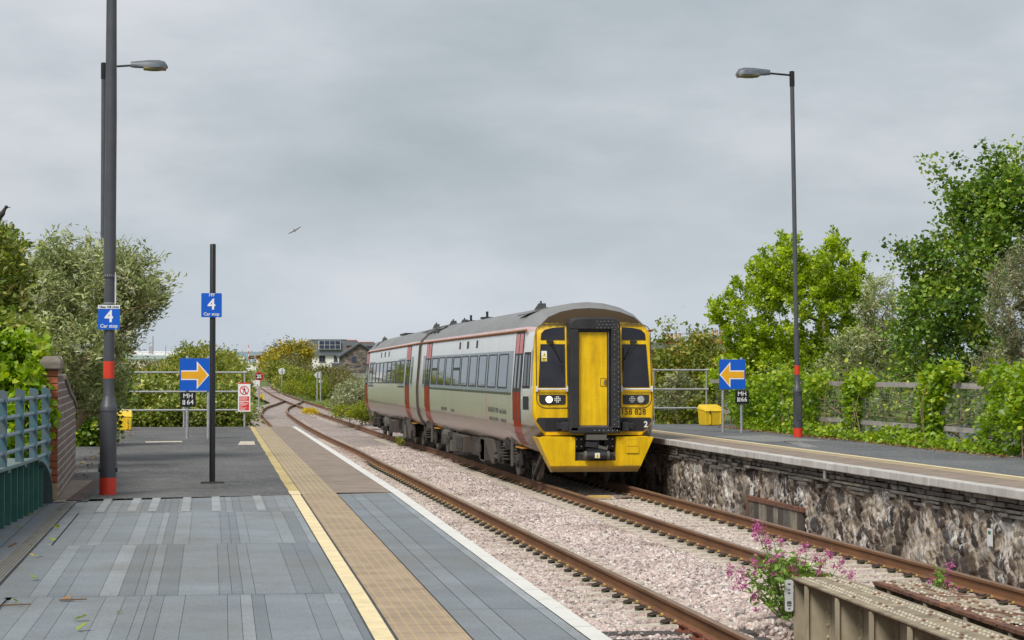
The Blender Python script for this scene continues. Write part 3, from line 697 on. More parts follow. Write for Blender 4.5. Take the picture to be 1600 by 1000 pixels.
# stone wall below the right platform
def stone_wall():
    t = thing('platform_wall', 'rubble stone retaining wall streaked white with lime under the right platform', 'wall', (1.72, 30, 0))
    ys = np.concatenate([np.arange(10, 22, .10), np.arange(22, 47, .024), np.arange(47, 58.7, .08)]); zs = np.linspace(-.6, .65, 46); g = np.random.default_rng(17)
    n = 1300; C = np.stack([9.5 + 49.6 * g.random(n), -.7 + 1.42 * g.random(n)], 1); S = .65 + .8 * g.random(n); K = g.random(n); H = g.random(n); C = C[np.argsort(C[:, 0])]
    V = []; st = []; ed = []
    for y in ys:
        a, b = np.searchsorted(C[:, 0], (y - .75, y + .75)); c = C[a:b]
        wy = y + .05 * np.sin(zs * 13 + y * 3) ; wz = zs + .03 * np.sin(y * 9 + zs * 5)
        d = np.hypot((wy[:, None] - c[None, :, 0]) / 1.3, wz[:, None] - c[None, :, 1]) / S[None, a:b]
        o = np.argsort(d, 1)[:, :2]; r1 = np.arange(len(zs)); e = d[r1, o[:, 1]] - d[r1, o[:, 0]]; k = o[:, 0] + a
        up = np.clip(e / .07, 0, 1); up = up * up * (3 - 2 * up)
        x = -(.012 + .05 * up * (.35 + .9 * H[k])) + .012 * np.sin(y * 31 + zs * 27) * np.sin(zs * 41 - y * 17)
        V.append(np.stack([x, np.full(len(zs), y - 30), zs], 1)); st.append(K[k]); ed.append(e)
    V = np.concatenate(V); nz = len(zs); idx = (np.arange(len(ys) - 1)[:, None] * nz + np.arange(nz - 1)[None]).ravel()
    F = np.concatenate([np.stack([idx, idx + 1, idx + nz + 1], 1), np.stack([idx, idx + nz + 1, idx + nz], 1)])
    o = np_mesh('wall_face', V, F, 'rubble', None, t, smooth=True)
    for nm_, ar in (('stone', st), ('edge', ed)): at = o.data.attributes.new(nm_, 'FLOAT', 'POINT'); at.data.foreach_set('value', np.concatenate(ar).astype(np.float32))
    r = random.Random(5); mb = MB()
    for z0, z1, a, b in ((.49, .555, .15, .5), (.555, .61, .2, .6), (.61, .665, .25, .7), (.665, .735, .15, .45), (.735, .805, .2, .5)):
        y = -20.
        while y < 28.6:
            l = a + (b - a) * r.random(); x = -.05 + .075 * (r.random() - .6); zz = .012 * r.random()
            if z0 < .6 and r.random() < (.7 if z0 < .5 else .35): y += l; continue
            mb.box(x - .03, .08, y + .006, y + l - .006, z0 + zz, z1 - .002 - zz * .7, 0 if r.random() < .93 else 1); y += l
    mb.build('slate_courses', ['slate_course', 'slate_light'], t, bevel=.008)
    mb = MB(); y = -20.
    while y < 28.6:
        l = .75 + .3 * r.random(); jx = .014 * r.random(); mb.box(-.20 + jx, -.02, y + .009, min(28.6, y + l) - .009, .80 + .008 * r.random(), .913 + .004 * r.random()); y += l
    mb.build('coping', 'coping', t, bevel=.012)
stone_wall()

# ------------------------------------------------------------------ the train
def train_mats():
    # pale grey paint, the ballast's green reflection put into the colour below the windows; road dirt low down with an uneven upper edge
    m, nt, p = new_mat('car_paint'); v = coords(nt); sx = nt.nodes.new('ShaderNodeSeparateXYZ'); lk(nt, v, sx.inputs[0])
    n = noise(nt, coords(nt, (1, .5, 2)), 1.5, 6, .6); s = noise(nt, coords(nt, (1, 1.6, .22)), 2.4, 6, .7)
    zf = math_n(nt, 'ADD', sx.outputs[2], math_n(nt, 'MULTIPLY', math_n(nt, 'SUBTRACT', n.outputs['Fac'], .5), .10))
    rz = ramp(nt, [(.18, (.29, .235, .195)), (.222, (.30, .24, .20)), (.236, (.15, .11, .08)), (.246, (.43, .39, .32)), (.27, (.46, .455, .37)), (.36, (.47, .475, .40)), (.40, (.56, .565, .54)), (.62, (.66, .67, .67))])
    lk(nt, math_n(nt, 'MULTIPLY', zf, .2), rz.inputs['Fac'])
    rs = ramp(nt, [(.50, (1, 1, 1)), (.80, (.74, .72, .64))]); lk(nt, s.outputs['Fac'], rs.inputs['Fac'])
    lk(nt, mixc(nt, 1., rz.outputs[0], rs.outputs[0], 'MULTIPLY'), p.inputs['Base Color'])
    p.inputs['Roughness'].default_value = .28; p.inputs['Coat Weight'].default_value = .35; p.inputs['Coat Roughness'].default_value = .12; MATS['car_paint'] = m
    # yellow warning panel with fly specks
    m, nt, p = new_mat('warning_yellow'); v = coords(nt); n = noise(nt, v, 3, 6, .6)
    r = ramp(nt, [(.3, (.76, .455, .003)), (.7, (.90, .59, .006))]); lk(nt, n.outputs['Fac'], r.inputs['Fac'])
    vo = nd(nt, 'ShaderNodeTexVoronoi', Scale=26); lk(nt, v, vo.inputs['Vector']); sc = nt.nodes.new('ShaderNodeSeparateColor'); lk(nt, vo.outputs['Color'], sc.inputs[0])
    dr = math_n(nt, 'MULTIPLY', math_n(nt, 'POWER', sc.outputs[0], 4), .20); sp_ = math_n(nt, 'MULTIPLY', math_n(nt, 'LESS_THAN', vo.outputs['Distance'], dr), .85)
    sk_ = noise(nt, coords(nt, (3.2, 3.2, .35)), 2.2, 6, .7); rk = ramp(nt, [(.42, (1, 1, 1)), (.75, (.66, .60, .5))]); lk(nt, sk_.outputs['Fac'], rk.inputs['Fac'])
    col = mixc(nt, sp_, mixc(nt, 1., r.outputs[0], rk.outputs[0], 'MULTIPLY'), (.10, .05, .01))
    n2 = noise(nt, v, 2.2, 8, .7); sx = nt.nodes.new('ShaderNodeSeparateXYZ'); lk(nt, v, sx.inputs[0])
    # soot from the exhaust over the cab roof, brake dust along the bottom edge
    so_ = ramp(nt, [(.0, (0, 0, 0)), (.06, (.35,) * 3), (.15, (.985,) * 3)]); lk(nt, math_n(nt, 'ADD', math_n(nt, 'SUBTRACT', sx.outputs[2], 3.08), math_n(nt, 'MULTIPLY', math_n(nt, 'SUBTRACT', n2.outputs['Fac'], .5), .35)), so_.inputs['Fac'])
    col = mixc(nt, so_.outputs[0], col, (.034, .021, .011)); rgh = math_n(nt, 'ADD', math_n(nt, 'MULTIPLY', so_.outputs[0], .5), .40)
    bd = ramp(nt, [(.05, (.8,) * 3), (.15, (.0,) * 3)]); lk(nt, math_n(nt, 'ADD', math_n(nt, 'SUBTRACT', sx.outputs[2], .30), math_n(nt, 'MULTIPLY', math_n(nt, 'SUBTRACT', n2.outputs['Fac'], .5), .14)), bd.inputs['Fac'])
    col = mixc(nt, bd.outputs[0], col, (.24, .17, .10))
    lk(nt, col, p.inputs['Base Color']); lk(nt, rgh, p.inputs['Roughness']); p.inputs['Specular IOR Level'].default_value = .35; MATS['warning_yellow'] = m
    plain('roof_grey', (.20, .20, .20), .55, var=.15, scale=2, dirt=(.16, .15, .14), dscale=1.5, damt=.6, stretch=(1, .3, 1))
    plain('roof_pink', (.52, .37, .36), .5, var=.12, scale=2, dirt=(.38, .33, .31), dscale=2.5, damt=.7, stretch=(1, .3, 1))
    plain('gutter_rust', (.28, .10, .035), .6, var=.3, scale=4, dirt=(.10, .05, .03), dscale=8, damt=.5)
    plain('band_grey', (.20, .24, .275), .3, var=.08, scale=2, dirt=(.06, .075, .04), dscale=3, damt=.25, stretch=(1, 1, .5))
    plain('band_dark', (.045, .055, .03), .35, var=.3, scale=3)  # dark olive strip along the foot of the window band
    m, nt, p = new_mat('train_glass'); p.inputs['Base Color'].default_value = (.02, .026, .032, 1); p.inputs['Roughness'].default_value = .03; p.inputs['IOR'].default_value = 1.75; p.inputs['Specular IOR Level'].default_value = .8; MATS['train_glass'] = m
    m, nt, p = new_mat('cab_glass'); v = coords(nt); n = noise(nt, v, 1.6, 3); r = ramp(nt, [(.35, (.007, .007, .011)), (.7, (.022, .022, .032))]); lk(nt, n.outputs['Fac'], r.inputs['Fac']); lk(nt, r.outputs[0], p.inputs['Base Color']); p.inputs['Roughness'].default_value = .08; MATS['cab_glass'] = m
    plain('door_red', (.27, .030, .004), .55, var=.2, scale=2, dirt=(.26, .07, .022), dscale=2, damt=.5, spec=.08)
    plain('door_pink', (.55, .15, .16), .4, var=.1, scale=2, dirt=(.40, .22, .2), dscale=3, damt=.4)
    plain('door_red_low', (.30, .075, .06), .55, var=.15, scale=3)
    plain('black_rubber', (.018, .018, .02), .65, var=.3, scale=4, dirt=(.06, .055, .055), dscale=2.5, damt=.5)
    plain('black_frame', (.022, .022, .025), .5, var=.3, scale=3, dirt=(.055, .055, .06), dscale=2.5, damt=.5)
    plain('under_dark', (.024, .021, .018), .8, var=.4, scale=4, dirt=(.10, .08, .06), dscale=4, damt=.5, bmp=.2)
    plain('under_brown', (.075, .058, .046), .8, var=.3, scale=3, dirt=(.045, .036, .03), dscale=3, damt=.6, bmp=.2)
    plain('under_grey', (.11, .105, .09), .75, var=.25, scale=3, dirt=(.07, .06, .05), dscale=3, damt=.6)
    plain('steel_worn', (.20, .18, .165), .45, metal=.6, var=.3, scale=6)
    plain('rail_white', (.72, .72, .72), .4, var=.06)
    plain('step_orange', (.55, .25, .03), .6, var=.2)
    plain('lamp_glass', (.45, .46, .44), .15, var=.3, scale=20)
    plain('paper_white', (.75, .75, .72), .5, var=.05)
    plain('label_yellow', (.80, .62, .02), .5, var=.05)
    plain('ink', (.012, .012, .014), .6, var=.05)
    plain('ink_soft', (.10, .105, .085), .6, var=.1)
    plain('ink_white', (.82, .82, .82), .5, var=.03)
    m, nt, p = new_mat('lamp_on'); p.inputs['Base Color'].default_value = (1, .95, .85, 1); p.inputs['Emission Color'].default_value = (1, .90, .74, 1); p.inputs['Emission Strength'].default_value = 2.; MATS['lamp_on'] = m
train_mats()
BP = [(.92, .66), (1.12, .74), (1.24, .88), (1.31, 1.05), (1.345, 1.3), (1.355, 1.6), (1.355, 1.85), (1.320, 2.3), (1.289, 2.7), (1.265, 3.0), (1.25, 3.08), (1.195, 3.175), (.94, 3.425), (.65, 3.565), (.33, 3.645), (0, 3.67)]
FP = [(.88, 1.0), (.97, 1.005), (1.05, 1.09), (1.15, 1.24), (1.215, 1.4), (1.22, 1.6), (1.215, 1.85), (1.20, 2.3), (1.18, 2.7), (1.165, 2.95), (1.145, 3.06), (1.08, 3.15), (.87, 3.355), (.6, 3.465), (.3, 3.525), (0, 3.545)]
_bx = [p[0] for p in BP[:11]]; _bz = [p[1] for p in BP[:11]]
def side_x(z): return interp(z, _bz, _bx)
YF = 44.85
def rake(z): return interp(z, [1.0, 1.9, 3.2, 3.4, 3.6], [0, 0, .13, .25, .55])
train = thing('train', 'two-car diesel train with a yellow front arriving beside the stone platform', 'train', (0, YF, 0))
def L(v): return (v[0], v[1] - YF, v[2])
Y2 = 67.15
def warp2(v):
    t = (v[1] - Y2) / 22; return (v[0] + .105 * t * abs(t) ** .5 if t > 0 else v[0], v[1] - YF, v[2] - .095 * max(t, 0))
def ring(P): return [(-x, z) for x, z in P] + [(x, z) for x, z in reversed(P[:-1])]
def side_panel(mb, s, y0, y1, z0, z1, lift, mi=0, nz=4, thick=True):
    """patch that follows the curve of the body side, standing `lift` proud of it; s = -1 or 1"""
    zs = np.linspace(z0, z1, nz + 1); a = len(mb.v)
    for z in zs: mb.v += [(s * (side_x(z) + lift), y0, z), (s * (side_x(z) + lift), y1, z)]
    for z in zs: mb.v += [(s * (side_x(z) - .01), y0, z), (s * (side_x(z) - .01), y1, z)]
    n = len(zs)
    for i in range(n - 1):
        q = [a + 2 * i, a + 2 * i + 1, a + 2 * i + 3, a + 2 * i + 2]; mb.f.append(q if s > 0 else q[::-1]); mb.m.append(mi)
        for e in (0, 1):
            q = [a + 2 * i + e, a + 2 * i + 2 + e, a + 2 * n + 2 * i + 2 + e, a + 2 * n + 2 * i + e]; mb.f.append(q if (s > 0) == (e == 0) else q[::-1]); mb.m.append(mi)
    for i in (0, n - 1):
        q = [a + 2 * i, a + 2 * i + 1, a + 2 * n + 2 * i + 1, a + 2 * n + 2 * i]; mb.f.append(q if (s > 0) != (i == 0) else q[::-1]); mb.m.append(mi)
def side_frame(mb, s, y0, y1, z0, z1, lift, wd, mi=0):
    side_panel(mb, s, y0 - wd, y0, z0 - wd, z1 + wd, lift, mi); side_panel(mb, s, y1, y1 + wd, z0 - wd, z1 + wd, lift, mi)
    side_panel(mb, s, y0, y1, z0 - wd, z0, lift, mi, 1); side_panel(mb, s, y0, y1, z1, z1 + wd, lift, mi, 1)
def body_shell(y0, y1, cab, wp, par):
    mb = MB(); rings = []
    B = ring(BP); F = ring(FP); n = len(B)
    if cab:
        rings.append([(x * .955, YF + rake(z), z + (.02 if z < 1.2 else -.02)) for x, z in F]); rings.append([(x * .99, YF + .035 + rake(z), z + (.005 if z < 1.2 else -.005)) for x, z in F]); rings.append([(x, YF + .12 + rake(z) * .9, z) for x, z in F])
        C = [(bx * .35 + fx * .65, bz * .35 + fz * .65) for (bx, bz), (fx, fz) in zip(B, F)]; rings.append([(x, YF + .38 + rake(z) * .6, z) for x, z in C])
        y0 = YF + .80
    ys = np.linspace(y0, y1, 12)
    for y in ys: rings.append([(x, y, z) for x, z in B])
    o = 0
    for rg in rings: mb.v += rg
    for j in range(len(rings) - 1):
        for i in range(n - 1):
            k = min(i, n - 2 - i); zm = (B[i][1] + B[i + 1][1]) / 2
            mi = 0 if k < 10 else (2 if k == 10 else 1)
            if cab and j < 2: mi = 3
            mb.f.append((j * n + i, j * n + i + 1, (j + 1) * n + i + 1, (j + 1) * n + i)); mb.m.append(mi)
        mb.f.append((j * n + n - 1, j * n, (j + 1) * n, (j + 1) * n + n - 1)); mb.m.append(4)
    if cab:
        h = len(FP) - 1
        for i in range(h): mb.f.append((i + 1, i, n - 1 - i, n - 2 - i) if i < h - 1 else (i + 1, i, n - 1 - i)); mb.m.append(3)
    else: mb.f.append(tuple(range(n))); mb.m.append(4)
    k = (len(rings) - 1) * n; mb.f.append(tuple(k + i for i in reversed(range(n)))); mb.m.append(4)
    return mb.build('carriage_body', ['car_paint', 'roof_grey', 'roof_pink', 'warning_yellow', 'under_dark'], par, smooth=True, warp=wp, autosmooth=38, fixn=True)
def coach(y0, y1, cab, wp, mir):
    """one carriage: body > doors, windows, vents; roof gear"""
    b = body_shell(y0, y1, cab, wp, train)
    T = (lambda a: a) if not mir else (lambda a: Y2 + 89.2 - a if False else a)
    band = MB(); gut = MB()
    if not mir:
        bandy = (47.06, 63.86); doors = [(45.68, 46.74), (63.62, 64.9)]
        wins = [(47.80, 49.15), (49.60, 50.92), (51.36, 52.65), (53.10, 54.40), (54.85, 56.15), (56.52, 57.92), (58.32, 59.62), (60.05, 61.40), (61.80, 63.15)]
        split = (5, 8); smallw = [(65.05, 65.72)]; vents = [56.85, 55.2, 53.4]
    else:
        bandy = (71.45, 87.3); doors = [(69.75, 71.05), (87.75, 88.85)]
        wins = [(71.75 + 1.72 * k, 71.75 + 1.72 * k + 1.34) for k in range(9)]; split = (3, 8); smallw = [(68.75, 69.45)]; vents = [78.2, 79.9, 81.6]
    for s in (-1, 1):
        side_panel(band, s, bandy[0], bandy[1], 1.84, 2.70, .004); side_panel(band, s, bandy[0], bandy[1], 1.79, 1.84, .004, 1, 1)
        for i, (a, c) in enumerate(wins):
            f = MB(); g = MB()
            if i in split:
                side_panel(g, s, a, c, 1.95, 2.30, .010, 0, 2); side_panel(g, s, a, c, 2.37, 2.60, .010, 0, 2); side_panel(f, s, a - .03, c + .03, 2.30, 2.37, .016, 0, 1)
            else: side_panel(g, s, a, c, 1.95, 2.62, .010)
            side_frame(f, s, a, c, 1.95, 2.62, .014, .028); side_panel(f, s, c - .0, c + .05, 1.94, 2.63, .016)
            fr = g.build('window', 'train_glass', b, warp=wp); f.build('window_frame', 'black_rubber', b, warp=wp)
        for a, c in doors:
            d = MB(); m_ = (a + c) / 2
            for u, v in ((a + .03, m_ - .012), (m_ + .012, c - .03)):
                side_panel(d, s, u, v, 1.16, 1.86, .012, 0); side_panel(d, s, u, v, 2.64, 3.03, .012, 1); side_panel(d, s, u, v, .72, 1.16, .012, 2)
                side_panel(d, s, u, v, 1.86, 2.64, .012, 3 if u < m_ - .3 or True else 0)
                side_panel(d, s, u + .13, v - .13, 1.94, 2.60, .016, 4)
            side_panel(d, s, a, c, 3.03, 3.07, .012, 5, 1)
            for u, hw_ in ((a, .022), (c, .022), (m_, .034)): side_panel(d, s, u - hw_, u + hw_, .72, 3.03, .016, 3)
            d.build('door', ['door_red', 'door_pink', 'door_red_low', 'black_rubber', 'train_glass', 'under_grey'], b, warp=wp)
        for a, c in smallw:
            f = MB(); side_panel(f, s, a, c, 1.84, 2.72, .006, 0); side_panel(f, s, a + .12, c - .2, 1.92, 2.62, .010, 1); f.build('window', ['band_grey', 'train_glass'], b, warp=wp)
        for k, y in enumerate(vents):
            f = MB(); wv = .30 if k == 1 else .26
            for q in range(5): side_panel(f, s, y - wv / 2, y + wv / 2, 2.83 + q * .034, 2.83 + q * .034 + (.03 if k == 1 else .018), .012, 0, 1)
            side_panel(f, s, y - wv / 2 - .01, y + wv / 2 + .01, 2.82, 3.0, .004, 1, 1); f.build('vent', ['under_brown', 'under_dark'], b, warp=wp)
        g0 = (YF + .55) if cab else y0 + .1
        ys = np.linspace(g0, y1 - .08, 12)
        gut.tube([(s * 1.275, y, 3.095) for y in ys], .026, 6)
    band.build('window_band', ['band_grey', 'band_dark'], b, warp=wp); gut.build('gutter', 'gutter_rust', b, warp=wp)
    return b
car1 = coach(YF, 66.75, True, L, False)
car2 = coach(Y2, 89.1, False, warp2, True)
# gangway bellows between the carriages
mb = MB()
for wp, y0_, y1_ in ((L, 50.2, 63.6), (warp2, 74.0, 83.9)):
    r = random.Random(int(y0_))
    for s in (-1, 1):
        mb = MB()
        for k in range(46):
            y = y0_ + (y1_ - y0_) * r.random(); x = s * (.85 + .36 * r.random()); z = .30 + .38 * r.random(); q = r.random(); mi = r.choice((0, 0, 1, 2))
            if q < .5: mb.rbox((x, y, z), (.06 + .14 * r.random(), .08 + .5 * r.random(), .06 + .22 * r.random()), (0, 0, .1 * r.random()), mi)
            elif q < .75: mb.cyl((x, y, .72), (x + .05 * r.random(), y + .3 * (r.random() - .5), .22 + .2 * r.random()), .018 + .03 * r.random(), None, 8, mi)
            else: mb.cyl((x, y, z), (x, y + .3 + 1.2 * r.random(), z), .02 + .05 * r.random(), None, 10, mi)
        mb.build('underfloor_equipment', ['under_dark', 'under_brown', 'under_grey'], train, warp=wp)
mb = MB()
for k in range(5): y = 66.76 + .085 * k; mb.slab([(-.62, .9), (.62, .9), (.62, 3.1), (.4, 3.3), (-.4, 3.3), (-.62, 3.1)], y, y + .05)
mb.build('gangway_bellows', 'black_rubber', train, warp=L)
for yy, wp in ((66.72, L), (67.12, warp2)):
    mb = MB()
    B = [(x * 1.006, z) for x, z in BP]
    rg = ring(B)
    for (x, z), (x2, z2) in zip(rg[:-1], rg[1:]): mb.cyl((x, yy, z), (x2, yy, z2), .03, .03, 6)
    mb.build('end_seal', 'under_brown', train, warp=wp)
# cab side: window, door seams, low opening
for s in (-1, 1):
    mb = MB()
    def cs(y): return interp(y, [YF + .12, YF + .38, YF + .80], [1.0, .96, 1.0])
    def cx(y, z): return interp(y, [YF + .12, YF + .38, YF + .80], [interp(z, [q[1] for q in FP[:11]], [q[0] for q in FP[:11]]), .35 * side_x(z) + .65 * interp(z, [q[1] for q in FP[:11]], [q[0] for q in FP[:11]]), side_x(z)])
    def cpanel(mb, y0, y1, z0, z1, lift, mi):
        ys = np.linspace(y0, y1, 5); zs = np.linspace(z0, z1, 3); a = len(mb.v)
        for y in ys:
            for z in zs: mb.v.append((s * (cx(y, z) + lift), y, z))
        for i in range(4):
            for j in range(2): q = [a + i * 3 + j, a + i * 3 + j + 1, a + i * 3 + j + 4, a + i * 3 + j + 3]; mb.f.append(q if s < 0 else q[::-1]); mb.m.append(mi)
    cpanel(mb, 45.08, 45.62, 1.72, 2.72, .004, 2); cpanel(mb, 45.13, 45.57, 1.94, 2.66, .006, 1); cpanel(mb, 45.18, 45.50, 1.99, 2.61, .009, 0); cpanel(mb, 45.30, 45.35, 1.98, 2.62, .011, 1)
    cpanel(mb, 45.18, 45.50, 1.52, 1.78, .009, 1)
    for y in (45.02, 45.645): cpanel(mb, y, y + .015, 1.0, 3.02, .006, 1)
    mb.build('cab_window', ['train_glass', 'black_rubber', 'car_paint'], train, warp=L)
# roof gear: exhausts and aerials
def fin(y, x, wp, sc=1.0):
    mb = MB(); z = interp(abs(x), [0, .33, .65, .92, 1.13], [3.67, 3.645, 3.565, 3.44, 3.24])
    mb.slabx([(y - .75 * sc, z - .02), (y - .65 * sc, z + .16 * sc), (y - .5 * sc, z + .18 * sc), (y + .6 * sc, z - .02)], x - .07, x + .07); mb.rbox((x - .14, y, z - .035), (.5, 1.5 * sc, .02), (0, -.3 if x < 0 else .3, 0), 1); mb.cyl((x, y - .3 * sc, z), (x, y - .3 * sc, z + .25 * sc), .02, .02, 6)
    return mb.build('roof_vent', ['black_frame', 'roof_grey'], train, warp=wp)
fin(48.0, -.62, L, .72); fin(65.0, -.55, L, .65); fin(66.1, -.1, L, .6); fin(69.6, -.55, warp2, .7); fin(87.2, -.75, warp2, .65)
mb = MB(); mb.rbox((-.25, 82, 3.66), (.5, 2.2, .06)); mb.build('roof_pod', 'black_frame', train, warp=warp2)
for y, x in ((58.9, -.35), (62.8, -.3)):
    mb = MB(); mb.rbox((x, y, 3.65), (.28, .4, .05)); mb.cyl((x, y - .1, 3.65), (x, y - .1, 3.81), .04, .025, 8); mb.rbox((x, y - .1, 3.79), (.05, .16, .05)); mb.build('aerial', 'black_frame', train, warp=L)
for k in range(4):
    mb = MB(); y = 64.6 + .9 * k; mb.rbox((-.9, y, 3.46), (.34, .34, .02), (0, -.55, 0)); mb.build('roof_hatch', 'black_frame', train, warp=L if y < 66.7 else warp2)

# ---- cab front
def fy(z, d=0): return YF + rake(z) - d
def fpoly(mb, pts, d, th, mi=0):
    """outline in x,z laid on the raked front, standing d proud"""
    n = len(pts); a = len(mb.v); ar = sum(pts[i][0] * pts[(i + 1) % n][1] - pts[(i + 1) % n][0] * pts[i][1] for i in range(n))
    if ar < 0: pts = pts[::-1]
    mb.v += [(x, fy(z, d), z) for x, z in pts] + [(x, fy(z, d) + th, z) for x, z in pts]
    mb.f.append(tuple(a + i for i in range(n))); mb.m.append(mi)
    for i in range(n): j = (i + 1) % n; mb.f.append((a + j, a + i, a + n + i, a + n + j)); mb.m.append(mi)
def rounded(x0, x1, z0, z1, rs):
    """corner radii: bl, br, tr, tl"""
    P = []
    for (cx_, cz_, r, a0) in ((x0, z0, rs[0], PI), (x1, z0, rs[1], 1.5 * PI), (x1, z1, rs[2], 0), (x0, z1, rs[3], .5 * PI)):
        if r < .002: P.append((cx_, cz_)); continue
        ox = cx_ + (r if cx_ == x0 else -r); oz = cz_ + (r if cz_ == z0 else -r)
        for k in range(5): t = a0 + k * PI / 8; P.append((ox + r * math.cos(t), oz + r * math.sin(t)))
    return P
for s in (-1, 1):
    fl = (lambda P: P) if s < 0 else (lambda P: [(-x, z) for x, z in P])
    mb = MB(); P = fl(rounded(-1.15, -.53, 1.555, 3.20, (.18, .02, .02, .16)))
    P = [p for a, b in zip(P, P[1:] + P[:1]) for p in [(a[0] + (b[0] - a[0]) * q / 6, a[1] + (b[1] - a[1]) * q / 6) for q in range(6)]]
    for a, b in zip(P, P[1:] + P[:1]): mb.cyl((a[0], fy(a[1], .002), a[1]), (b[0], fy(b[1], .002), b[1]), .0085, .0085, 5)
    mb.build('window_surround', 'black_rubber', train, warp=L)
    g = MB(); fpoly(g, fl([(-1.11, 1.965), (-.575, 1.965), (-.575, 2.815), (-1.06, 2.815)]), .010, .02); w_ = g.build('windscreen', 'cab_glass', train, warp=L)
    g = MB(); fpoly(g, fl([(-1.055, 2.90), (-.575, 2.90), (-.575, 3.155), (-.80, 3.14), (-.97, 3.10), (-1.04, 3.03)]), .010, .02); g.build('windscreen', 'cab_glass', train, warp=L)
    # white handrail below the windscreen
    mb = MB(); z = 1.925; mb.cyl((s * 1.15, YF - .05, z), (s * .53, YF - .05, z), .017, .017, 8)
    for x in (1.15, .545): mb.rbox((s * x, YF - .03, z + .01), (.035, .06, .11))
    mb.build('handrail', 'rail_white', train, warp=L)
    # lamp cluster
    mb = MB(); fpoly(mb, fl(rounded(-1.10, -.575, 1.625, 1.815, (.08, .04, .01, .01))), .012, .02); cl = mb.build('lamp_cluster', 'black_frame', train, warp=L)
    hx = s * .905 if s < 0 else .93
    mb = MB(); mb.cyl((hx, YF - .012, 1.722), (hx, YF - .035, 1.722), .083, .080, 20, 0); mb.cyl((hx, YF - .033, 1.722), (hx, YF - .04, 1.722), .068, .06, 20, 1)
    mb.build('headlight', ['steel_worn', 'lamp_on' if s < 0 else 'lamp_glass'], cl, warp=L)['label'] = 'lit white headlight' if s < 0 else 'unlit grey headlight'
    mx_ = -.735 if s < 0 else .76
    mb = MB(); 
    for a in range(4):
        for c in range(4):
            if (a in (0, 3)) and (c in (0, 3)): continue
            mb.cyl((mx_ + (a - 1.5) * .033, YF - .013, 1.722 + (c - 1.5) * .033), (mx_ + (a - 1.5) * .033, YF - .028, 1.722 + (c - 1.5) * .033), .0145, .012, 8)
    mb.build('marker_light', 'paper_white' if s < 0 else 'lamp_glass', cl, warp=L)
    # black recess with the jumper socket
    mb = MB(); fpoly(mb, fl([(-1.14, 1.345), (-1.155, 1.30), (-1.03, 1.12), (-.98, 1.09), (-.45, 1.09), (-.45, 1.365), (-1.11, 1.365)]), .006, .03); fpoly(mb, fl([(-.98, 1.12), (-.45, 1.12), (-.45, 1.335), (-.98, 1.335)]), .009, .02, 1); mb.build('lower_recess', ['black_frame', 'ink'], train, warp=L)
    mb = MB(); x = s * .60; mb.rbox((x, YF - .09, 1.19), (.14, .16, .17)); mb.rbox((x + s * .10, YF - .09, 1.20), (.10, .10, .11)); mb.rbox((x + s * .15, YF - .09, 1.2), (.03, .14, .13)); mb.build('jumper_socket', 'black_frame', train, warp=L, bevel=.01)
    # wiper
    mb = MB(); x0 = s * .86 if s < 0 else .80; x1 = -.655 if s < 0 else .965
    if s < 0: pts = [(-.875, 2.86), (-.655, 2.47)]; bl = [(-.65, 2.72), (-.635, 2.26)]
    else: pts = [(.80, 2.86), (.60, 2.50)]; bl = [(.60, 2.74), (.585, 2.30)]
    for dx in (0, .035): mb.cyl((pts[0][0] + dx, fy(2.86, .06), pts[0][1]), (pts[1][0] + dx * .4, fy(2.47, .05), pts[1][1]), .009, .007, 6)
    mb.cyl((bl[0][0], fy(bl[0][1], .03), bl[0][1]), (bl[1][0], fy(bl[1][1], .03), bl[1][1]), .010, .010, 6); mb.rbox((pts[0][0], fy(2.86, .04), 2.865), (.13, .07, .05)); mb.build('wiper', 'black_rubber', train, warp=L)
# warning notice inside the left windscreen
mb = MB(); fpoly(mb, [(-1.045, 2.475), (-.935, 2.475), (-.935, 2.68), (-1.045, 2.68)], .014, .003, 0); fpoly(mb, [(-1.04, 2.48), (-.94, 2.48), (-.94, 2.545), (-1.04, 2.545)], .016, .003, 1); fpoly(mb, [(-1.035, 2.565), (-.945, 2.565), (-.99, 2.655)], .016, .003, 1)
fpoly(mb, [(-.985, 2.582), (-.998, 2.612), (-.99, 2.612), (-.988, 2.64), (-.976, 2.60), (-.983, 2.60)], .018, .003, 2); fpoly(mb, [(-1.03, 2.52), (-.95, 2.52), (-.95, 2.533), (-1.03, 2.533)], .018, .003, 2); fpoly(mb, [(-1.03, 2.495), (-.97, 2.495), (-.97, 2.506), (-1.03, 2.506)], .018, .003, 2)
mb.build('warning_notice', ['paper_white', 'label_yellow', 'ink'], train, warp=L)
# end gangway: black frame, yellow door
YG = 44.66
mb = MB(); P = rounded(-.535, .475, 1.09, 3.34, (.01, .01, .17, .17)); mb.slab(P, YG + .02, YF + .25, 0)
fr = mb.build('gangway_frame', ['black_frame'], train, warp=L, bevel=.012)
mb = MB(); mb.slab([(-.52, 1.10), (-.355, 1.10), (-.355, 3.10), (-.52, 3.10)], YG - .10, YG + .03); mb.slab([(.295, 1.10), (.475, 1.10), (.475, 3.12), (.295, 3.12)], YG - .10, YG + .03); mb.slab(rounded(-.52, .475, 3.10, 3.32, (0, 0, .15, .15)), YG - .10, YG + .03); mb.slab([(-.535, 1.06), (.475, 1.06), (.475, 1.19), (-.535, 1.19)], YG - .10, YG + .03)
mb.build('gangway_face', 'black_rubber', train, warp=L, bevel=.02)
mb = MB(); mb.slab([(-.34, 1.215), (.225, 1.215), (.225, 3.045), (-.34, 3.045)], YG + .0, YG + .06, 0); dr = mb.build('gangway_door', ['warning_yellow'], train, warp=L, bevel=.006)
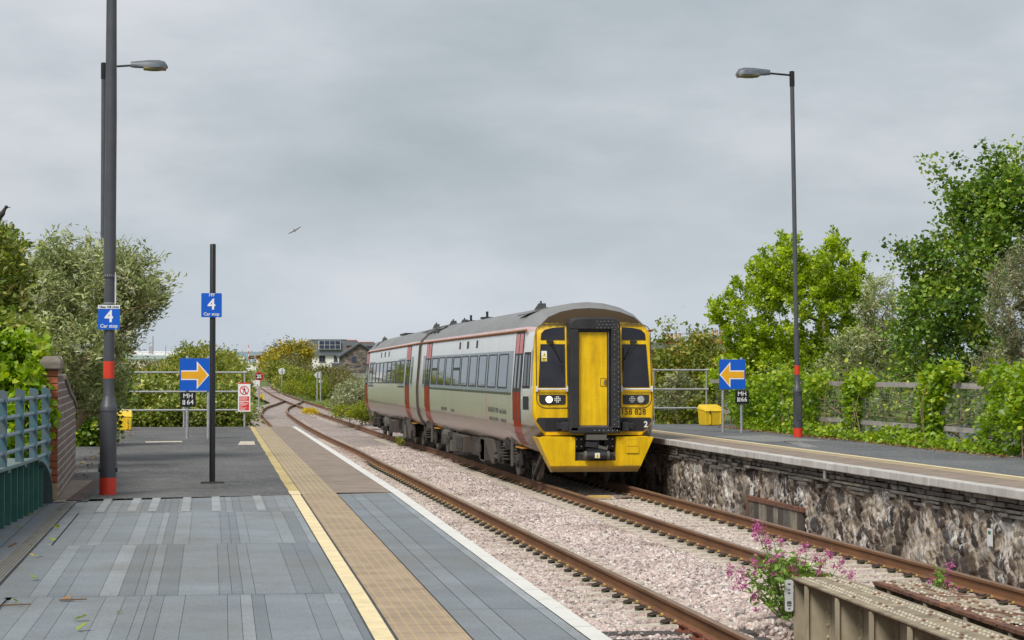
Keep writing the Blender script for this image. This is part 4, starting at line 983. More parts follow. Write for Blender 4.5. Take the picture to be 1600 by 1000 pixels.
mb = MB(); mb.slab([(.09, 1.98), (.215, 1.98), (.215, 2.14), (.09, 2.14)], YG - .004, YG + .01, 1); mb.slab([(.10, 1.99), (.205, 1.99), (.205, 2.13), (.10, 2.13)], YG - .006, YG + .01, 0); mb.rbox((.175, YG - .025, 2.07), (.022, .03, .09), (0, .2, 0), 2); mb.build('door_handle', ['warning_yellow', 'ink', 'steel_worn'], dr, warp=L)
mb = MB(); mb.slab([(.235, 1.2), (.257, 1.2), (.257, 3.06), (.235, 3.06)], YG - .03, YG + .06, 0); mb.slab([(-.35, 1.19), (.26, 1.19), (.26, 1.212), (-.35, 1.212)], YG - .03, YG + .06, 0); mb.build('door_seal', 'steel_worn', train, warp=L)
mb = MB()
for k in range(22):
    z = 1.14 + .098 * k
    for q, x in enumerate((.355, .435)):
        if z < 3.1 : mb.ball((x, YG - .102, z + .049 * q), .005, 0, 6, 4)
for r_ in range(3):
    for k in range(6): mb.ball((.01 + .075 * k + .035 * (r_ % 2), YG - .102, 3.13 + .065 * r_), .005, 0, 6, 4) if r_ < 2 or k < 5 else None
for k in range(6): mb.ball((-.04 + .09 * k, YG - .102, 1.12), .007, 0, 6, 4)
mb.build('rivets', 'ink_white', train, warp=L)
# number and class digit
mb = MB(); mb.text('158 828', .168, (.785, YF - .006, 1.475), squeeze=.92, bold=.0); mb.build('unit_number', 'ink', train, warp=L)
mb = MB(); mb.text('2', .16, (1.035, YF - .014, 1.225), bold=.004); mb.build('class_digit', 'ink_white', train, warp=L)
# skirt with the coupler opening
def skirt():
    mb = MB(); y0, y1 = YF - .16, YF + .75
    def hw(z): return interp(z, [.30, .985], [.83, 1.135])
    def face(x0, x1, z0, z1):
        """quads between x limits given per height; x may be 'e' for the slanted edge"""
        X = lambda x, z: (hw(z) if x == 'e' else (-hw(z) if x == '-e' else x))
        yb = lambda z: y0 + (.10 * (.42 - z) / .12 if z < .42 else 0) - .03 * (z - .42) / .56 * (z > .42)
        mb.add([(X(x0, z0), yb(z0), z0), (X(x1, z0), yb(z0), z0), (X(x1, z1), yb(z1), z1), (X(x0, z1), yb(z1), z1)], [(0, 1, 2, 3)])
    face('-e', -.43, .52, .985); face('-e', -.43, .42, .52); face(.43, 'e', .42, .52); face(-.43, .43, .42, .52); face(.43, 'e', .52, .985); face('-e', 'e', .30, .42)
    for s in (-1, 1):
        vs = [(s * hw(z), y, z) for z, y in ((.30, y0 + .10), (.42, y0), (.985, y0 - .03), (.985, y1 - .2), (.62, y1 - .35), (.30, y0 + .35))]
        mb.add(vs, [tuple(range(6)) if s > 0 else tuple(range(5, -1, -1))])
        mb.add([(s * .43, y0, .52), (s * .43, y0 - .03, .985), (s * .43, y0 + .3, .985), (s * .43, y0 + .3, .52)], [(0, 1, 2, 3) if s < 0 else (3, 2, 1, 0)])
    mb.add([(-.43, y0, .52), (.43, y0, .52), (.43, y0 + .2, .52), (-.43, y0 + .2, .52)], [(0, 1, 2, 3)])
    mb.add([(-1.135, y0 - .03, .985), (-.43, y0 - .03, .985), (-.43, YF + .05, 1.0), (-1.0, YF + .05, 1.0)], [(0, 1, 2, 3)]); mb.add([(1.135, y0 - .03, .985), (.43, y0 - .03, .985), (.43, YF + .05, 1.0), (1.0, YF + .05, 1.0)], [(3, 2, 1, 0)])
    o = mb.build('skirt', 'warning_yellow', train, warp=L); sd = o.modifiers.new('t', 'SOLIDIFY'); sd.thickness = .02; sd.offset = -1
    mb = MB(); P = rounded(.60, .86, .665, .93, (.02,) * 4); mb.slab(P, y0 - .030, y0 + .02, 1); mb.slab([(x * .985 + .011, z * .975 + .02) for x, z in P], y0 - .034, y0, 0); mb.slab([(.61, .80), (.85, .80), (.85, .806), (.61, .806)], y0 - .036, y0, 1)
    mb.build('access_hatch', ['warning_yellow', 'ink'], o, warp=L)
    # coupler
    mb = MB(); yc = YF - .28
    mb.box(-.42, .42, YF + .15, YF + .2, .5, 1.0, 1)
    mb.box(-.20, .20, yc, yc + .30, .93, 1.035, 0); mb.rbox((-.10, yc + .08, .84), (.22, .22, .10), (0, .1, 0), 2); mb.rbox((.12, yc + .1, .78), (.2, .2, .06), (0, .25, 0), 0); mb.rbox((0, yc + .14, .72), (.36, .25, .10), (0, 0, 0), 2)
    mb.cyl((-.22, yc, .63), (.22, yc, .63), .075, .075, 14, 2); mb.cyl((-.25, yc, .63), (-.20, yc, .63), .085, .085, 12, 0); mb.cyl((.25, yc, .63), (.20, yc, .63), .085, .085, 12, 0)
    mb.rbox((0, yc + .2, .86), (.12, .3, .18), (0, 0, 0), 1)
    for s in (-1, 1):
        mb.box(s * .30 - .10, s * .30 + .10, YF - .02, YF + .02, .74, .98, 1); mb.cyl((s * .30, YF - .1, .57), (s * .30, YF + .05, .57), .09, .06, 12, 2)
        for a in (.26, .36):
            for z in (.80, .94): mb.ball((s * a, YF - .03, z), .016, 3, 8, 5)
        mb.slab([(s * .16, .68), (s * .41, .68), (s * .41, .60), (s * .22, .56)], YF - .06, YF + .0, 4)
    mb.rbox((.0, yc - .083, .63), (.10, .01, .10), (0, 0, 0), 3); mb.slab([(-.038, .597), (.038, .597), (0, .668)], yc - .092, yc - .085, 5); mb.tube([(-.2, yc + .2, .55), (-.05, yc + .15, .50), (.1, yc + .2, .52)], .02, 6, 2)
    mb.slab([(-.006, .61), (.006, .61), (.004, .645), (-.004, .645)], yc - .096, yc - .09, 1)
    mb.build('coupler', ['under_grey', 'ink', 'black_frame', 'paper_white', 'slate_course', 'label_yellow'], train, warp=L, bevel=.006)
skirt()
# lettering on the carriage side
mb = MB()
for i, (tx, sz, yc, z) in enumerate((('TRAFNIDIAETH CYMRU', .155, 49.95, 1.435), ('TRANSPORT FOR WALES', .135, 49.9, 1.25))): mb.text(tx, sz, (-side_x(z) - .004, yc, z), 0 if i == 0 else 1, rotz=-PI / 2, squeeze=1.08)
for i, (tx, sz, yc, z) in enumerate((('Lein y Cambrian', .165, 48.35, 1.435), ('Cambrian Line', .15, 48.35, 1.25))): mb.text(tx, sz, (-side_x(z) - .004, yc, z), 0 if i == 0 else 1, rotz=-PI / 2, squeeze=1.05)
for k in range(11): z = 1.70 - .055 * k; side_panel(mb, -1, 51.02, 51.14 if k % 3 else 51.16, z, z + .022, .004, 2, 1)
mb.build('side_lettering', ['ink_soft', 'ink_soft', 'door_pink'], car1, warp=L)
mb = MB(); mb.text('TRAFNIDIAETH CYMRU', .13, (-side_x(1.3) - .004, 59.9, 1.30), 0, rotz=-PI / 2); mb.text('Lein y Cambrian', .12, (-side_x(1.3) - .004, 57.9, 1.30), 0, rotz=-PI / 2); mb.build('side_lettering', 'ink_soft', car1, warp=L)
# ---- bogies and equipment below the floor
def bogie(yc, wp, end):
    p = MB()
    for s in (-1, 1):
        x = s * 1.0
        p.slabx([(yc - 1.75, .62), (yc - 1.75, .50), (yc - 1.0, .46), (yc - .5, .33), (yc + .5, .33), (yc + 1.0, .46), (yc + 1.75, .50), (yc + 1.75, .62), (yc + .9, .70), (yc - .9, .70)], x - .06, x + .06, 0)
        p.cyl((x, yc, .62), (x, yc, .86), .27, .27, 14, 0)
    p.box(-.95, .95, yc - .25, yc + .25, .42, .62, 0)
    b = p.build('bogie', ['under_dark'], train, warp=wp)
    for dy in (-1.3, 1.3):
        m_ = MB()
        for s in (-1, 1):
            a = len(m_.v); m_.lathe([(.05, -.06), (.40, -.06), (.42, -.04), (.455, .055), (.455, .07), (.08, .07)], (0, 0, 0), 28)
            for i in range(a, len(m_.v)): x, y, z = m_.v[i]; m_.v[i] = (s * (.7525 - z) + 0, yc + dy + x, .42 + y)
        m_.cyl((-.75, yc + dy, .42), (.75, yc + dy, .42), .08, .08, 10); m_.build('wheelset', 'steel_worn', b, warp=wp, fixn=True)
        for s in (-1, 1):
            m_ = MB(); x = s * 1.06
            for k in range(5): m_.lathe([(.08, 0), (.155, .018), (.155, .032), (.08, .05)], (x, yc + dy - .36 * (1 if dy > 0 else -1), .36 + .065 * k), 14)
            m_.build('spring', 'under_brown', b, warp=wp)
            m_ = MB(); m_.rbox((x + s * .0, yc + dy, .42), (.22, .42, .30)); m_.cyl((x + s * .1, yc + dy, .42), (x + s * .16, yc + dy, .42), .13, .11, 12)
            for q in (-.26, .26, .36): m_.rbox((x + s * .08, yc + dy + q * (1 if dy > 0 else -1), .55), (.05, .05, .42))
            m_.build('axle_box', 'under_dark', b, warp=wp, bevel=.012)
    return b
for yc, wp in ((48.58, L), (65.3, L), (72.3, warp2), (85.6, warp2)): bogie(yc, wp, 0)
def gear(name, mat, wp, fn, bev=.012): mb = MB(); fn(mb); return mb.build(name, mat, train, warp=wp, bevel=bev)
for s in (-1, 1):
    for wp, o, d in ((L, 0, 1), (warp2, 19.8, 1)):
        gear('fuel_tank', ['under_brown', 'under_dark'], wp, lambda m: (m.box(s * 1.16 - .14, s * 1.16 + .14, 55.8 + o, 57.7 + o, .30, .70), m.box(s * 1.31 - .012, s * 1.31 + .012, 56.0 + o, 57.4 + o, .36, .66, 1)))
        gear('engine_casing', ['under_brown', 'under_dark', 'under_grey'], wp, lambda m: (m.slabx([(51.0 + o, .76), (52.5 + o, .76), (51.2 + o, .22), (50.7 + o, .22), (50.55 + o, .5)], s * 1.2 - .03, s * 1.2 + .03, 0), m.slabx([(50.3 + o, .74), (50.9 + o, .74), (50.5 + o, .25), (50.2 + o, .3)], s * 1.15 - .03, s * 1.15 + .03, 1), m.box(s * .9 - .3, s * .9 + .2, 52.6 + o, 53.6 + o, .22, .74, 0), m.box(s * 1.18 - .02, s * 1.18 + .02, 52.65 + o, 53.4 + o, .2, .72, 2)))
        gear('air_tank', ['under_grey', 'under_dark'], wp, lambda m: (m.cyl((s * 1.0, 60.3 + o, .60), (s * 1.0, 61.6 + o, .60), .21, .21, 16), m.ball((s * 1.0, 60.3 + o, .60), .21, 0, 14, 8, (1, .5, 1)), m.ball((s * 1.0, 61.6 + o, .6), .21, 0, 14, 8, (1, .5, 1)), m.box(s * 1.0 - .1, s * 1.0 + .1, 62 + o, 62.9 + o, .3, .72, 1)), 0)
        gear('radiator_box', ['under_dark', 'under_brown', 'step_orange'], wp, lambda m: (m.box(s * .8 - .35, s * .8 + .35, 54.0 + o, 55.4 + o, .28, .72), m.box(s * 1.14 - .02, s * 1.14 + .02, 58.2 + o, 59.6 + o, .30, .70, 1), m.cyl((s * 1.1, 58.0 + o, .72), (s * 1.1, 57.9 + o, .28), .03, .03, 8, 1), m.cyl((s * 1.1, 59.8 + o, .72), (s * 1.1, 59.9 + o, .30), .05, .05, 8, 1), m.box(s * 1.15 - .01, s * 1.15 + .03, 54.2 + o, 54.35 + o, .4, .7, 1)))
        gear('footstep', ['under_grey', 'step_orange', 'under_brown'], wp, lambda m: [(m.box(s * 1.24 - .02, s * 1.24 + .02, y - .05 + o, y + .05 + o, .30, .92, 0), m.box(s * 1.0 - .2, s * 1.0 + .2, y - 1.2 + o, y - .2 + o, .70, .725, 1), m.slabx([(y + .8 + o, .88), (y + .75 + o, .66), (y + 1.7 + o, .70)], s * 1.2 - .02, s * 1.2 + .04, 2)) for y in ((47.7, 64.0) if o == 0 else (50.9, 67.9))], 0)
mb = MB(); mb.slabx([(45.1, .62), (45.35, .62), (46.6, .12), (46.35, .12)], -1.0, -.92); mb.rbox((-.96, 46.42, .2), (.08, .12, .32)); mb.slabx([(45.1, .62), (45.35, .62), (46.6, .12), (46.35, .12)], .92, 1.0); mb.build('guard_iron', 'under_dark', train, warp=L)
mb = MB(); mb.box(-.85, .85, 45.4, 66.6, .62, .70); mb.build('underframe', 'under_dark', train, warp=L)
mb = MB(); mb.box(-.85, .85, 67.3, 89, .62, .70); mb.build('underframe', 'under_dark', train, warp=warp2)

# ------------------------------------------------------------------ street furniture of the station
plain('lamp_grey', (.062, .065, .076), .45, var=.12, scale=3, dirt=(.10, .10, .10), dscale=6, damt=.25)
plain('lamp_head_grey', (.085, .10, .12), .45, var=.12, scale=4, dirt=(.30, .31, .32), dscale=9, damt=.3)
plain('lamp_lens', (.20, .17, .08), .2, var=.2)
plain('red_band', (.68, .045, .018), .45, var=.08, scale=5, dirt=(.35, .04, .02), dscale=6, damt=.3)
plain('post_black', (.008, .008, .009), .35, var=.3)
plain('galvanised', (.36, .37, .38), .5, metal=.25, var=.18, scale=8, dirt=(.20, .19, .18), dscale=6, damt=.4)
plain('sign_blue', (.0, .10, .56), .4, var=.04)
plain('sign_amber', (.82, .40, .012), .4, var=.05)
plain('sign_white', (.80, .80, .80), .4, var=.03)
plain('sign_red', (.66, .03, .035), .4, var=.05)
plain('sign_black', (.008, .008, .009), .4, var=.1)
plain('pale_blur', (.80, .55, .52), .5, var=.1)
plain('grit_yellow', (.78, .52, .02), .4, var=.08, scale=4, dirt=(.45, .30, .03), dscale=5, damt=.4)
plain('teal_paint', (.05, .12, .15), .45, var=.25, scale=7, dirt=(.20, .10, .05), dscale=8, damt=.55)
plain('teal_tube', (.105, .195, .24), .4, var=.2, scale=7, dirt=(.25, .14, .09), dscale=9, damt=.4)
plain('green_paint', (.038, .16, .125), .4, var=.3, scale=5, dirt=(.075, .045, .03), dscale=5, damt=.45)
plain('green_flange', (.13, .21, .22), .55, var=.3, scale=6, dirt=(.17, .09, .05), dscale=6, damt=.75)
plain('brown_plate', (.12, .06, .04), .75, var=.25, scale=6)
plain('drain_grey', (.22, .205, .17), .8, var=.25, scale=10)
def lamp_post(name, label, loc, head_dir, arm, head_h, collar):
    """column with stepped base, red bands, top bracket and a cut-off lantern"""
    t = thing(name, label, 'lamp post', loc, 0, 'platform lamp posts')
    mb = MB(); mb.lathe([(.094, .19), (.094, .93), (.098, .94), (.098, .955), (.058, 1.075), (.054, 1.08), (.054, 1.30)], n=20); mb.lathe([(.054, 1.49), (.054, 2.2), (.047, 2.25), (.045, head_h - .26), (.044, head_h - .25)], n=16)
    mb.cyl((-.10, 0, .26), (.10, 0, .26), .045, .045, 10); mb.rbox((0, -.092, .6), (.10, .012, .5), (0, 0, 0), 0); mb.build('column', 'lamp_grey', t, autosmooth=40, smooth=True)
    for z0, z1, r in ((0, .19, .095), (1.30, 1.49, .0555)):
        m_ = MB(); m_.lathe([(r, z0), (r, z1)], n=20); m_.build('red_band', 'red_band', t, smooth=True, autosmooth=40)
    mb = MB(); mb.lathe([(.055, head_h - .25), (.055, head_h + .06), (.03, head_h + .07)], n=14); mb.cyl((0, 0, head_h - .02), (head_dir * arm, 0, head_h + .02), .021, .021, 8); mb.build('bracket', 'post_black', t, smooth=True, autosmooth=40)
    # lantern: shallow curved housing, lens below
    st = [(0, .055, .075, -.075), (.08, .075, .085, -.09), (.35, .13, .115, -.10), (.55, .15, .12, -.10), (.66, .125, .09, -.10), (.72, .08, .0, -.095)]
    mb = MB(); n = 10; x0 = head_dir * arm
    for x, hw, zt, zb in st:
        ringp = [(hw * math.cos(PI * k / (n - 2)), zb * .4 + (zt - zb * .4) * math.sin(PI * k / (n - 2)) ** .7) for k in range(n - 1)] + [(-hw * .8, zb * .55)]
        mb.v += [(x0 + head_dir * x, a, head_h + .02 + b) for a, b in ringp]
    for j in range(len(st) - 1):
        for k in range(n): q = (j * n + k, j * n + (k + 1) % n, (j + 1) * n + (k + 1) % n, (j + 1) * n + k); mb.f.append(q); mb.m.append(0)
    mb.f += [tuple(range(n)), tuple(len(mb.v) - n + k for k in range(n))]; mb.m += [0, 0]
    h = mb.build('lantern', 'lamp_head_grey', t, smooth=True, autosmooth=50, fixn=True)
    mb = MB(); mb.rbox((x0 + head_dir * .47, 0, head_h - .035), (.44, .25, .05)); mb.ball((x0 + head_dir * .45, 0, head_h - .05), .1, 0, 12, 6, (2.1, 1.1, .35)); mb.build('lens', 'lamp_lens', h, smooth=True)
    return t
l2 = lamp_post('lamp_post', 'slim grey lamp post with lantern arm half hidden behind the tall grey column', (-9.592, 45.56, .91), 1, .52, 7.33, .1)
l3 = lamp_post('lamp_post', 'slim grey lamp post with red bands in front of the ivy fence', (4.62,46.67,0.91), -1, .47, 7.56, .1); l3.rotation_euler = (0, R(-.85), 0)
# tall column cut by the frame
t = thing('mast', 'thick dark grey column with red bands rising out of view beside the bridge', 'mast', (-8.78,25.97,0.91)); t.rotation_euler = (0, R(.30), 0)
mb = MB(); mb.lathe([(.092, .19), (.092, .92), (.096, .925), (.096, .975), (.090, .985), (.062, 1.09), (.060, 1.095), (.060, 1.29)], n=22); mb.lathe([(.060, 1.48), (.060, 2.35)], n=18); mb.lathe([(.055, 2.35), (.055, 2.40), (.064, 2.41), (.064, 2.46)], n=18); mb.lathe([(.066, 2.46), (.062, 4.2), (.048, 5.6), (.045, 9.5)], n=18); mb.cyl((-.105, 0, .30), (.105, 0, .30), .05, .05, 10)
mb.cyl((-.06, .03, 2.4), (-.045, .03, 9), .014, .014, 6); mb.build('column', 'lamp_grey', t, smooth=True, autosmooth=35)
for z0, z1, r in ((0, .19, .0935), (1.29, 1.48, .0615)):
    m_ = MB(); m_.lathe([(r, z0), (r, z1)], n=22); m_.build('red_band', 'red_band', t, smooth=True, autosmooth=40)
m_ = MB()
for z in (1.83, 1.93, 2.12, 2.43): m_.lathe([(.064, z), (.064, z + .012)], n=16)
m_.build('clamp_band', 'galvanised', t, smooth=True, autosmooth=40)
def stop_sign(name, label, c, w, h, head, headc, textc):
    """blue car-stop plate: small heading, large 4, words below"""
    t = thing(name, label, 'sign', c, 0, 'car stop signs')
    mb = MB(); P = rounded(-w / 2, w / 2, 0, h, (.012,) * 4) if head == '197' else rounded(-w / 2, w / 2, 0, h, (.003,) * 4); mb.slab(P, -.004, .004, 0); mb.box(-.02, .02, .004, .03, h * .2, h * .8, 1); mb.build('plate', ['sign_blue', 'galvanised'], t)
    mb = MB()
    if head != '197': mb.slab([(-w / 2, h - .042), (w / 2, h - .042), (w / 2, h), (-w / 2, h)], -.0055, .002, 1); mb.text(head, .034, (0, -.007, h - .022), 2, bold=.0006, squeeze=1.0); hz = h - .042
    else: mb.text(head, .052, (0, -.006, h - .024), 0, bold=.0012); hz = h - .045; mb.slab([(-w / 2 - .001, hz + .000), (-w / 2 + .008, hz + .002), (-w / 2 - .001, hz + .004)], -.006, -.004, 0)
    mb.text('4', .185, (0, -.006, hz * .61), 0, bold=.004); mb.text('Car stop', .055, (0, -.006, .038), 0, bold=.0008, squeeze=.98)
    mb.build('lettering', ['ink_white', 'sign_white', 'ink'], t)
    return t
stop_sign('car_stop_sign', "blue sign with large 4 under a white heading strip, on the thick grey column", (-8.772, 25.90, 2.742), .24, .272, 'Class 158 Units', 1, 1)
t = thing('notice_board', 'pale narrow notice seen edge-on on the side of the thick grey column', 'notice', (-8.715, 26.02, 3.02))
mb = MB(); mb.slabx([(-.08, 0), (.22, .03), (.22, .34), (-.08, .36)], .004, .012, 0); mb.slabx([(-.08, .335), (.22, .315), (.22, .34), (-.08, .36)], .012, .0135, 1); mb.box(-.03, .004, 0, .04, .08, .10, 0); mb.box(-.03, .004, 0, .04, .27, .29, 0); mb.build('plate', ['sign_white', 'pale_blur'], t)
mb = MB(); mb.slabx([(0.0, .13), (.12, .14), (.12, .2), (0, .2)], .012, .0135, 0); mb.build('lettering', 'ink_soft', t)
# black post with its own sign
t = thing('sign_post', 'slim black post standing alone on the asphalt with a blue sign', 'post', (-7.61,28.46,0.91))
mb = MB(); mb.lathe([(.036, 0), (.036, 2.92), (.03, 2.93)], n=16); mb.build('pole', 'post_black', t, smooth=True, autosmooth=40)
mb = MB(); mb.box(-.14, .14, -.14, .14, .0, .018); mb.build('base_plate', 'under_dark', t)
stop_sign('car_stop_sign', "blue sign with large 4 under the small number 197, on the black post", (-7.625, 28.415, 2.94), .25, .295, '197', 0, 0)
# blue arrow signs on two posts
def arrow_sign(label, loc, posts, flip, txt, tx):
    t = thing('arrow_sign', label, 'sign', loc, 0, 'blue arrow signs')
    w, h, z0 = .60, .66, .97
    mb = MB(); mb.slab([(-w / 2, z0), (w / 2, z0), (w / 2, z0 + h), (-w / 2, z0 + h)], -.006, .006); mb.build('panel', 'sign_blue', t)
    s = -1 if flip else 1; zc = z0 + h / 2 - .01
    def arrow(k, y, mi, b):
        P = [(-.27, .098 - k), (.045 - (0 if k == 0 else -.028), .098 - k), (.045 + (.028 if k else 0), .285 - k * 2.1), (.295 - k * 1.25, 0), (.045 + (.028 if k else 0), -.285 + k * 2.1), (.045 + (.028 if k else 0), -.098 + k), (-.27, -.098 + k)]
        b.slab([(s * x, zc + z) for x, z in P], y, 0, mi)
    mb = MB(); arrow(0, -.008, 0, mb); arrow(.026, -.010, 1, mb); mb.build('arrow', ['sign_white', 'sign_amber'], t)
    for x in posts:
        mb = MB(); mb.cyl((x, .04, 0), (x, .04, z0 + h + .03), .031, .031, 14); mb.ball((x, .04, z0 + h + .03), .034, 0, 12, 6, (1, 1, .6)); mb.build('post', 'galvanised', t, smooth=True, autosmooth=40)
    mb = MB(); mb.slab([(tx - .155, .645), (tx + .155, .645), (tx + .155, .945), (tx - .155, .945)], -.006, .006); pl = mb.build('number_plate', 'sign_black', t)
    mb = MB(); mb.text('MH', .135, (tx, -.008, .865), bold=.0006)
    bars = (3 if flip else 2); xs = tx - .088
    for k in range(bars): mb.slab([(xs - .02 + k * (.026 if bars == 3 else .032), .69), (xs + (-.006 if bars == 3 else -.002) + k * (.026 if bars == 3 else .032), .69), (xs + (-.006 if bars == 3 else -.002) + k * (.026 if bars == 3 else .032), .785), (xs - .02 + k * (.026 if bars == 3 else .032), .785)], -.008, -.005)
    mb.text(txt, .142, (tx + .045, -.008, .738), bold=.0006); mb.build('lettering', 'ink_white', pl); return t
arrow_sign('blue square sign with a yellow arrow pointing right, black plate MH 64 below', (-7.815, 47.3, .91), (-.145, .28), False, '64', -.13)
arrow_sign('blue square sign with a yellow arrow pointing left, black plate MH 66 below', (4.06, 50.2, .91), (-.21, .215), True, '66', .22)
# tubular railings at the platform ends
def railing(label, loc, posts, x0, x1, hs, r=.024):
    t = thing('railing', label, 'railing', loc, 0, 'grey tubular railings at the platform ends')
    for x in posts:
        mb = MB(); mb.cyl((x, 0, 0), (x, 0, hs[0]), r, r, 10); mb.ball((x, 0, hs[0]), r * 1.5, 0, 10, 6); mb.build('post', 'galvanised', t, smooth=True, autosmooth=40)
    for h in hs:
        mb = MB(); mb.cyl((x0, 0, h), (x1, 0, h), r, r, 10)
        for x in posts: mb.cyl((x - .05, 0, h), (x + .05, 0, h), r * 1.4, r * 1.4, 10)
        mb.build('rail_bar', 'galvanised', t, smooth=True, autosmooth=40)
railing('grey tubular railing closing the far end of the left platform', (-9.56, 56.9, .91), (.0, 1.50, 2.97), 0, 2.97, (1.34, .87, .42))
railing('grey tubular railing behind the train at the end of the right platform', (3.79, 57.7, .91), (0, 1.37), 0, 1.37, (1.40, .91, .43))
# prohibition notice on the railing
t = thing('warning_sign', 'white and red no-entry notice with a crossed-out walker on the railing', 'sign', (-6.60, 56.84, 1.29))
mb = MB(); mb.slab([(-.15, 0), (.15, 0), (.15, .71), (-.15, .71)], -.005, .005); mb.build('plate', 'sign_white', t)
mb = MB(); mb.slab([(-.15, .68), (.15, .68), (.15, .71), (-.15, .71)], -.007, 0, 0); mb.slab([(-.12, .255), (.12, .255), (.12, .375), (-.12, .375)], -.007, 0, 0); mb.slab([(-.12, .03), (.12, .03), (.12, .235), (-.12, .235)], -.007, 0, 0)
for z, a in ((.355, .18), (.33, .20), (.305, .16), (.28, .2), (.215, .1), (.195, .2), (.175, .17), (.15, .13), (.115, .06), (.09, .17), (.065, .12), (.045, .14)): mb.slab([(-.105, z - .006), (-.105 + a, z - .006), (-.105 + a, z + .006), (-.105, z + .006)], -.009, -.006, 1)
mb.slab([(.112 * math.cos(k * PI / 14), .52 + .112 * math.sin(k * PI / 14)) for k in range(28)], -.007, 0, 0); mb.slab([(.088 * math.cos(k * PI / 14), .52 + .088 * math.sin(k * PI / 14)) for k in range(28)], -.009, 0, 2)
mb.slab([(.014 * math.cos(k * PI / 6), .582 + .016 * math.sin(k * PI / 6)) for k in range(12)], -.011, 0, 3); mb.slab([(-.018, .50), (.018, .50), (.02, .565), (-.016, .565)], -.011, 0, 3); mb.slab([(-.018, .505), (-.002, .505), (-.022, .45), (-.045, .44)], -.011, 0, 3); mb.slab([(.0, .505), (.018, .505), (.04, .45), (.028, .44)], -.011, 0, 3); mb.slab([(.02, .56), (.045, .52), (.036, .515), (.012, .545)], -.011, 0, 3)
mb.slab([(-.088, .60), (-.07, .615), (.088, .44), (.07, .425)], -.013, 0, 0); mb.build('symbols', ['sign_red', 'pale_blur', 'sign_white', 'ink'], t)
# yellow grit bins
def grit_bin(label, loc, w, d, h, rz=0):
    t = thing('grit_bin', label, 'grit bin', loc, rz, 'yellow grit bins')
    mb = MB(); a, b = w / 2, d / 2
    mb.add([(-a * .9, -b * .9, 0), (a * .9, -b * .9, 0), (a * .9, b * .9, 0), (-a * .9, b * .9, 0), (-a, -b, h * .66), (a, -b, h * .66), (a, b, h * .78), (-a, b, h * .78)], [(0, 3, 2, 1), (4, 5, 6, 7), (0, 1, 5, 4), (1, 2, 6, 5), (2, 3, 7, 6), (3, 0, 4, 7)])
    for x in (-.25, .25): mb.box(x * w - .02, x * w + .02, -b - .015, -b * .8, .02, h * .62)
    mb.build('bin_body', 'grit_yellow', t, bevel=.025)
    mb = MB(); mb.add([(-a * 1.05, -b * 1.1, h * .66 + .004), (a * 1.05, -b * 1.1, h * .66 + .004), (a * 1.05, b * 1.05, h * .78 + .004), (-a * 1.05, b * 1.05, h * .78 + .004), (-a * .98, -b * .9, h * .76), (a * .98, -b * .9, h * .76), (a * .9, b * .9, h), (-a * .9, b * .9, h)], [(0, 3, 2, 1), (4, 5, 6, 7), (0, 1, 5, 4), (1, 2, 6, 5), (2, 3, 7, 6), (3, 0, 4, 7)]); mb.rbox((-a * .55, -b * 1.08, h * .62), (.03, .03, .1), (0, 0, 0), 1)
    mb.build('lid', ['grit_yellow', 'ink'], t, bevel=.02); return t
grit_bin('yellow grit bin beside the railing on the right platform', (5.18, 57.2, .91), .58, .45, .53, .25)
grit_bin('yellow grit bin half hidden behind the columns on the left platform', (-9.45, 54.2, .91), .42, .4, .47)

# ------------------------------------------------------------------ left parapet of the bridge
def px(y): return interp(y, [10, 20, 22, 24.4], [-10.10, -9.625, -9.53, -9.45])
def parapet():
    t = thing('bridge_parapet', 'green riveted iron bridge parapet with a curved end at the left edge', 'parapet', (0, 20, 0))
    sh = lambda v: (v[0] + px(v[1]), v[1] - 20, v[2])
    def top(y): return 1.44 if y < 22.6 else .99 + .45 * math.sqrt(max(0, 1 - ((y - 22.6) / 1.85) ** 2))
    ys = list(np.arange(9, 22.6, .4)) + list(np.linspace(22.6, 24.44, 16))
    mb = MB()
    for a, b in zip(ys[:-1], ys[1:]): mb.add([(0, a, .85), (0, b, .85), (0, b, top(b) - .02), (0, a, top(a) - .02)], [(3, 2, 1, 0)]); mb.add([(-.03, a, .85), (-.03, b, .85), (-.03, b, top(b) - .02), (-.03, a, top(a) - .02)], [(0, 1, 2, 3)])
    mb.build('web_plate', 'green_paint', t, warp=sh)
    mb = MB()
    for a, b in zip(ys[:-1], ys[1:]):
        vs = [(x, y, top(y) + dz) for y in (a, b) for x, dz in ((-.16, 0), (.16, 0), (.16, -.022), (-.16, -.022))]
        mb.add(vs, [(0, 1, 5, 4), (1, 2, 6, 5), (2, 3, 7, 6), (3, 0, 4, 7)])
    mb.add([(.16, 24.44, top(24.44)), (-.16, 24.44, top(24.44)), (-.16, 24.46, .86), (.16, 24.46, .86)], [(0, 1, 2, 3), (3, 2, 1, 0)])
    mb.build('top_flange', 'green_flange', t, warp=sh)
    k = 0
    for y in np.arange(10.0, 24.2, .46):
        mb = MB(); tz = top(y) - .024
        mb.box(0, .12, y - .012, y + .012, .86, tz, 0); mb.box(0, .012, y - .09, y + .09, .88, tz - .01, 0)
        for z in np.arange(.95, tz - .04, .10):
            for dy in (-.055, .055): mb.ball((.014, y + dy, z), .017, 0, 8, 5)
        mb.build('stiffener', 'green_paint', t, warp=sh)
parapet()
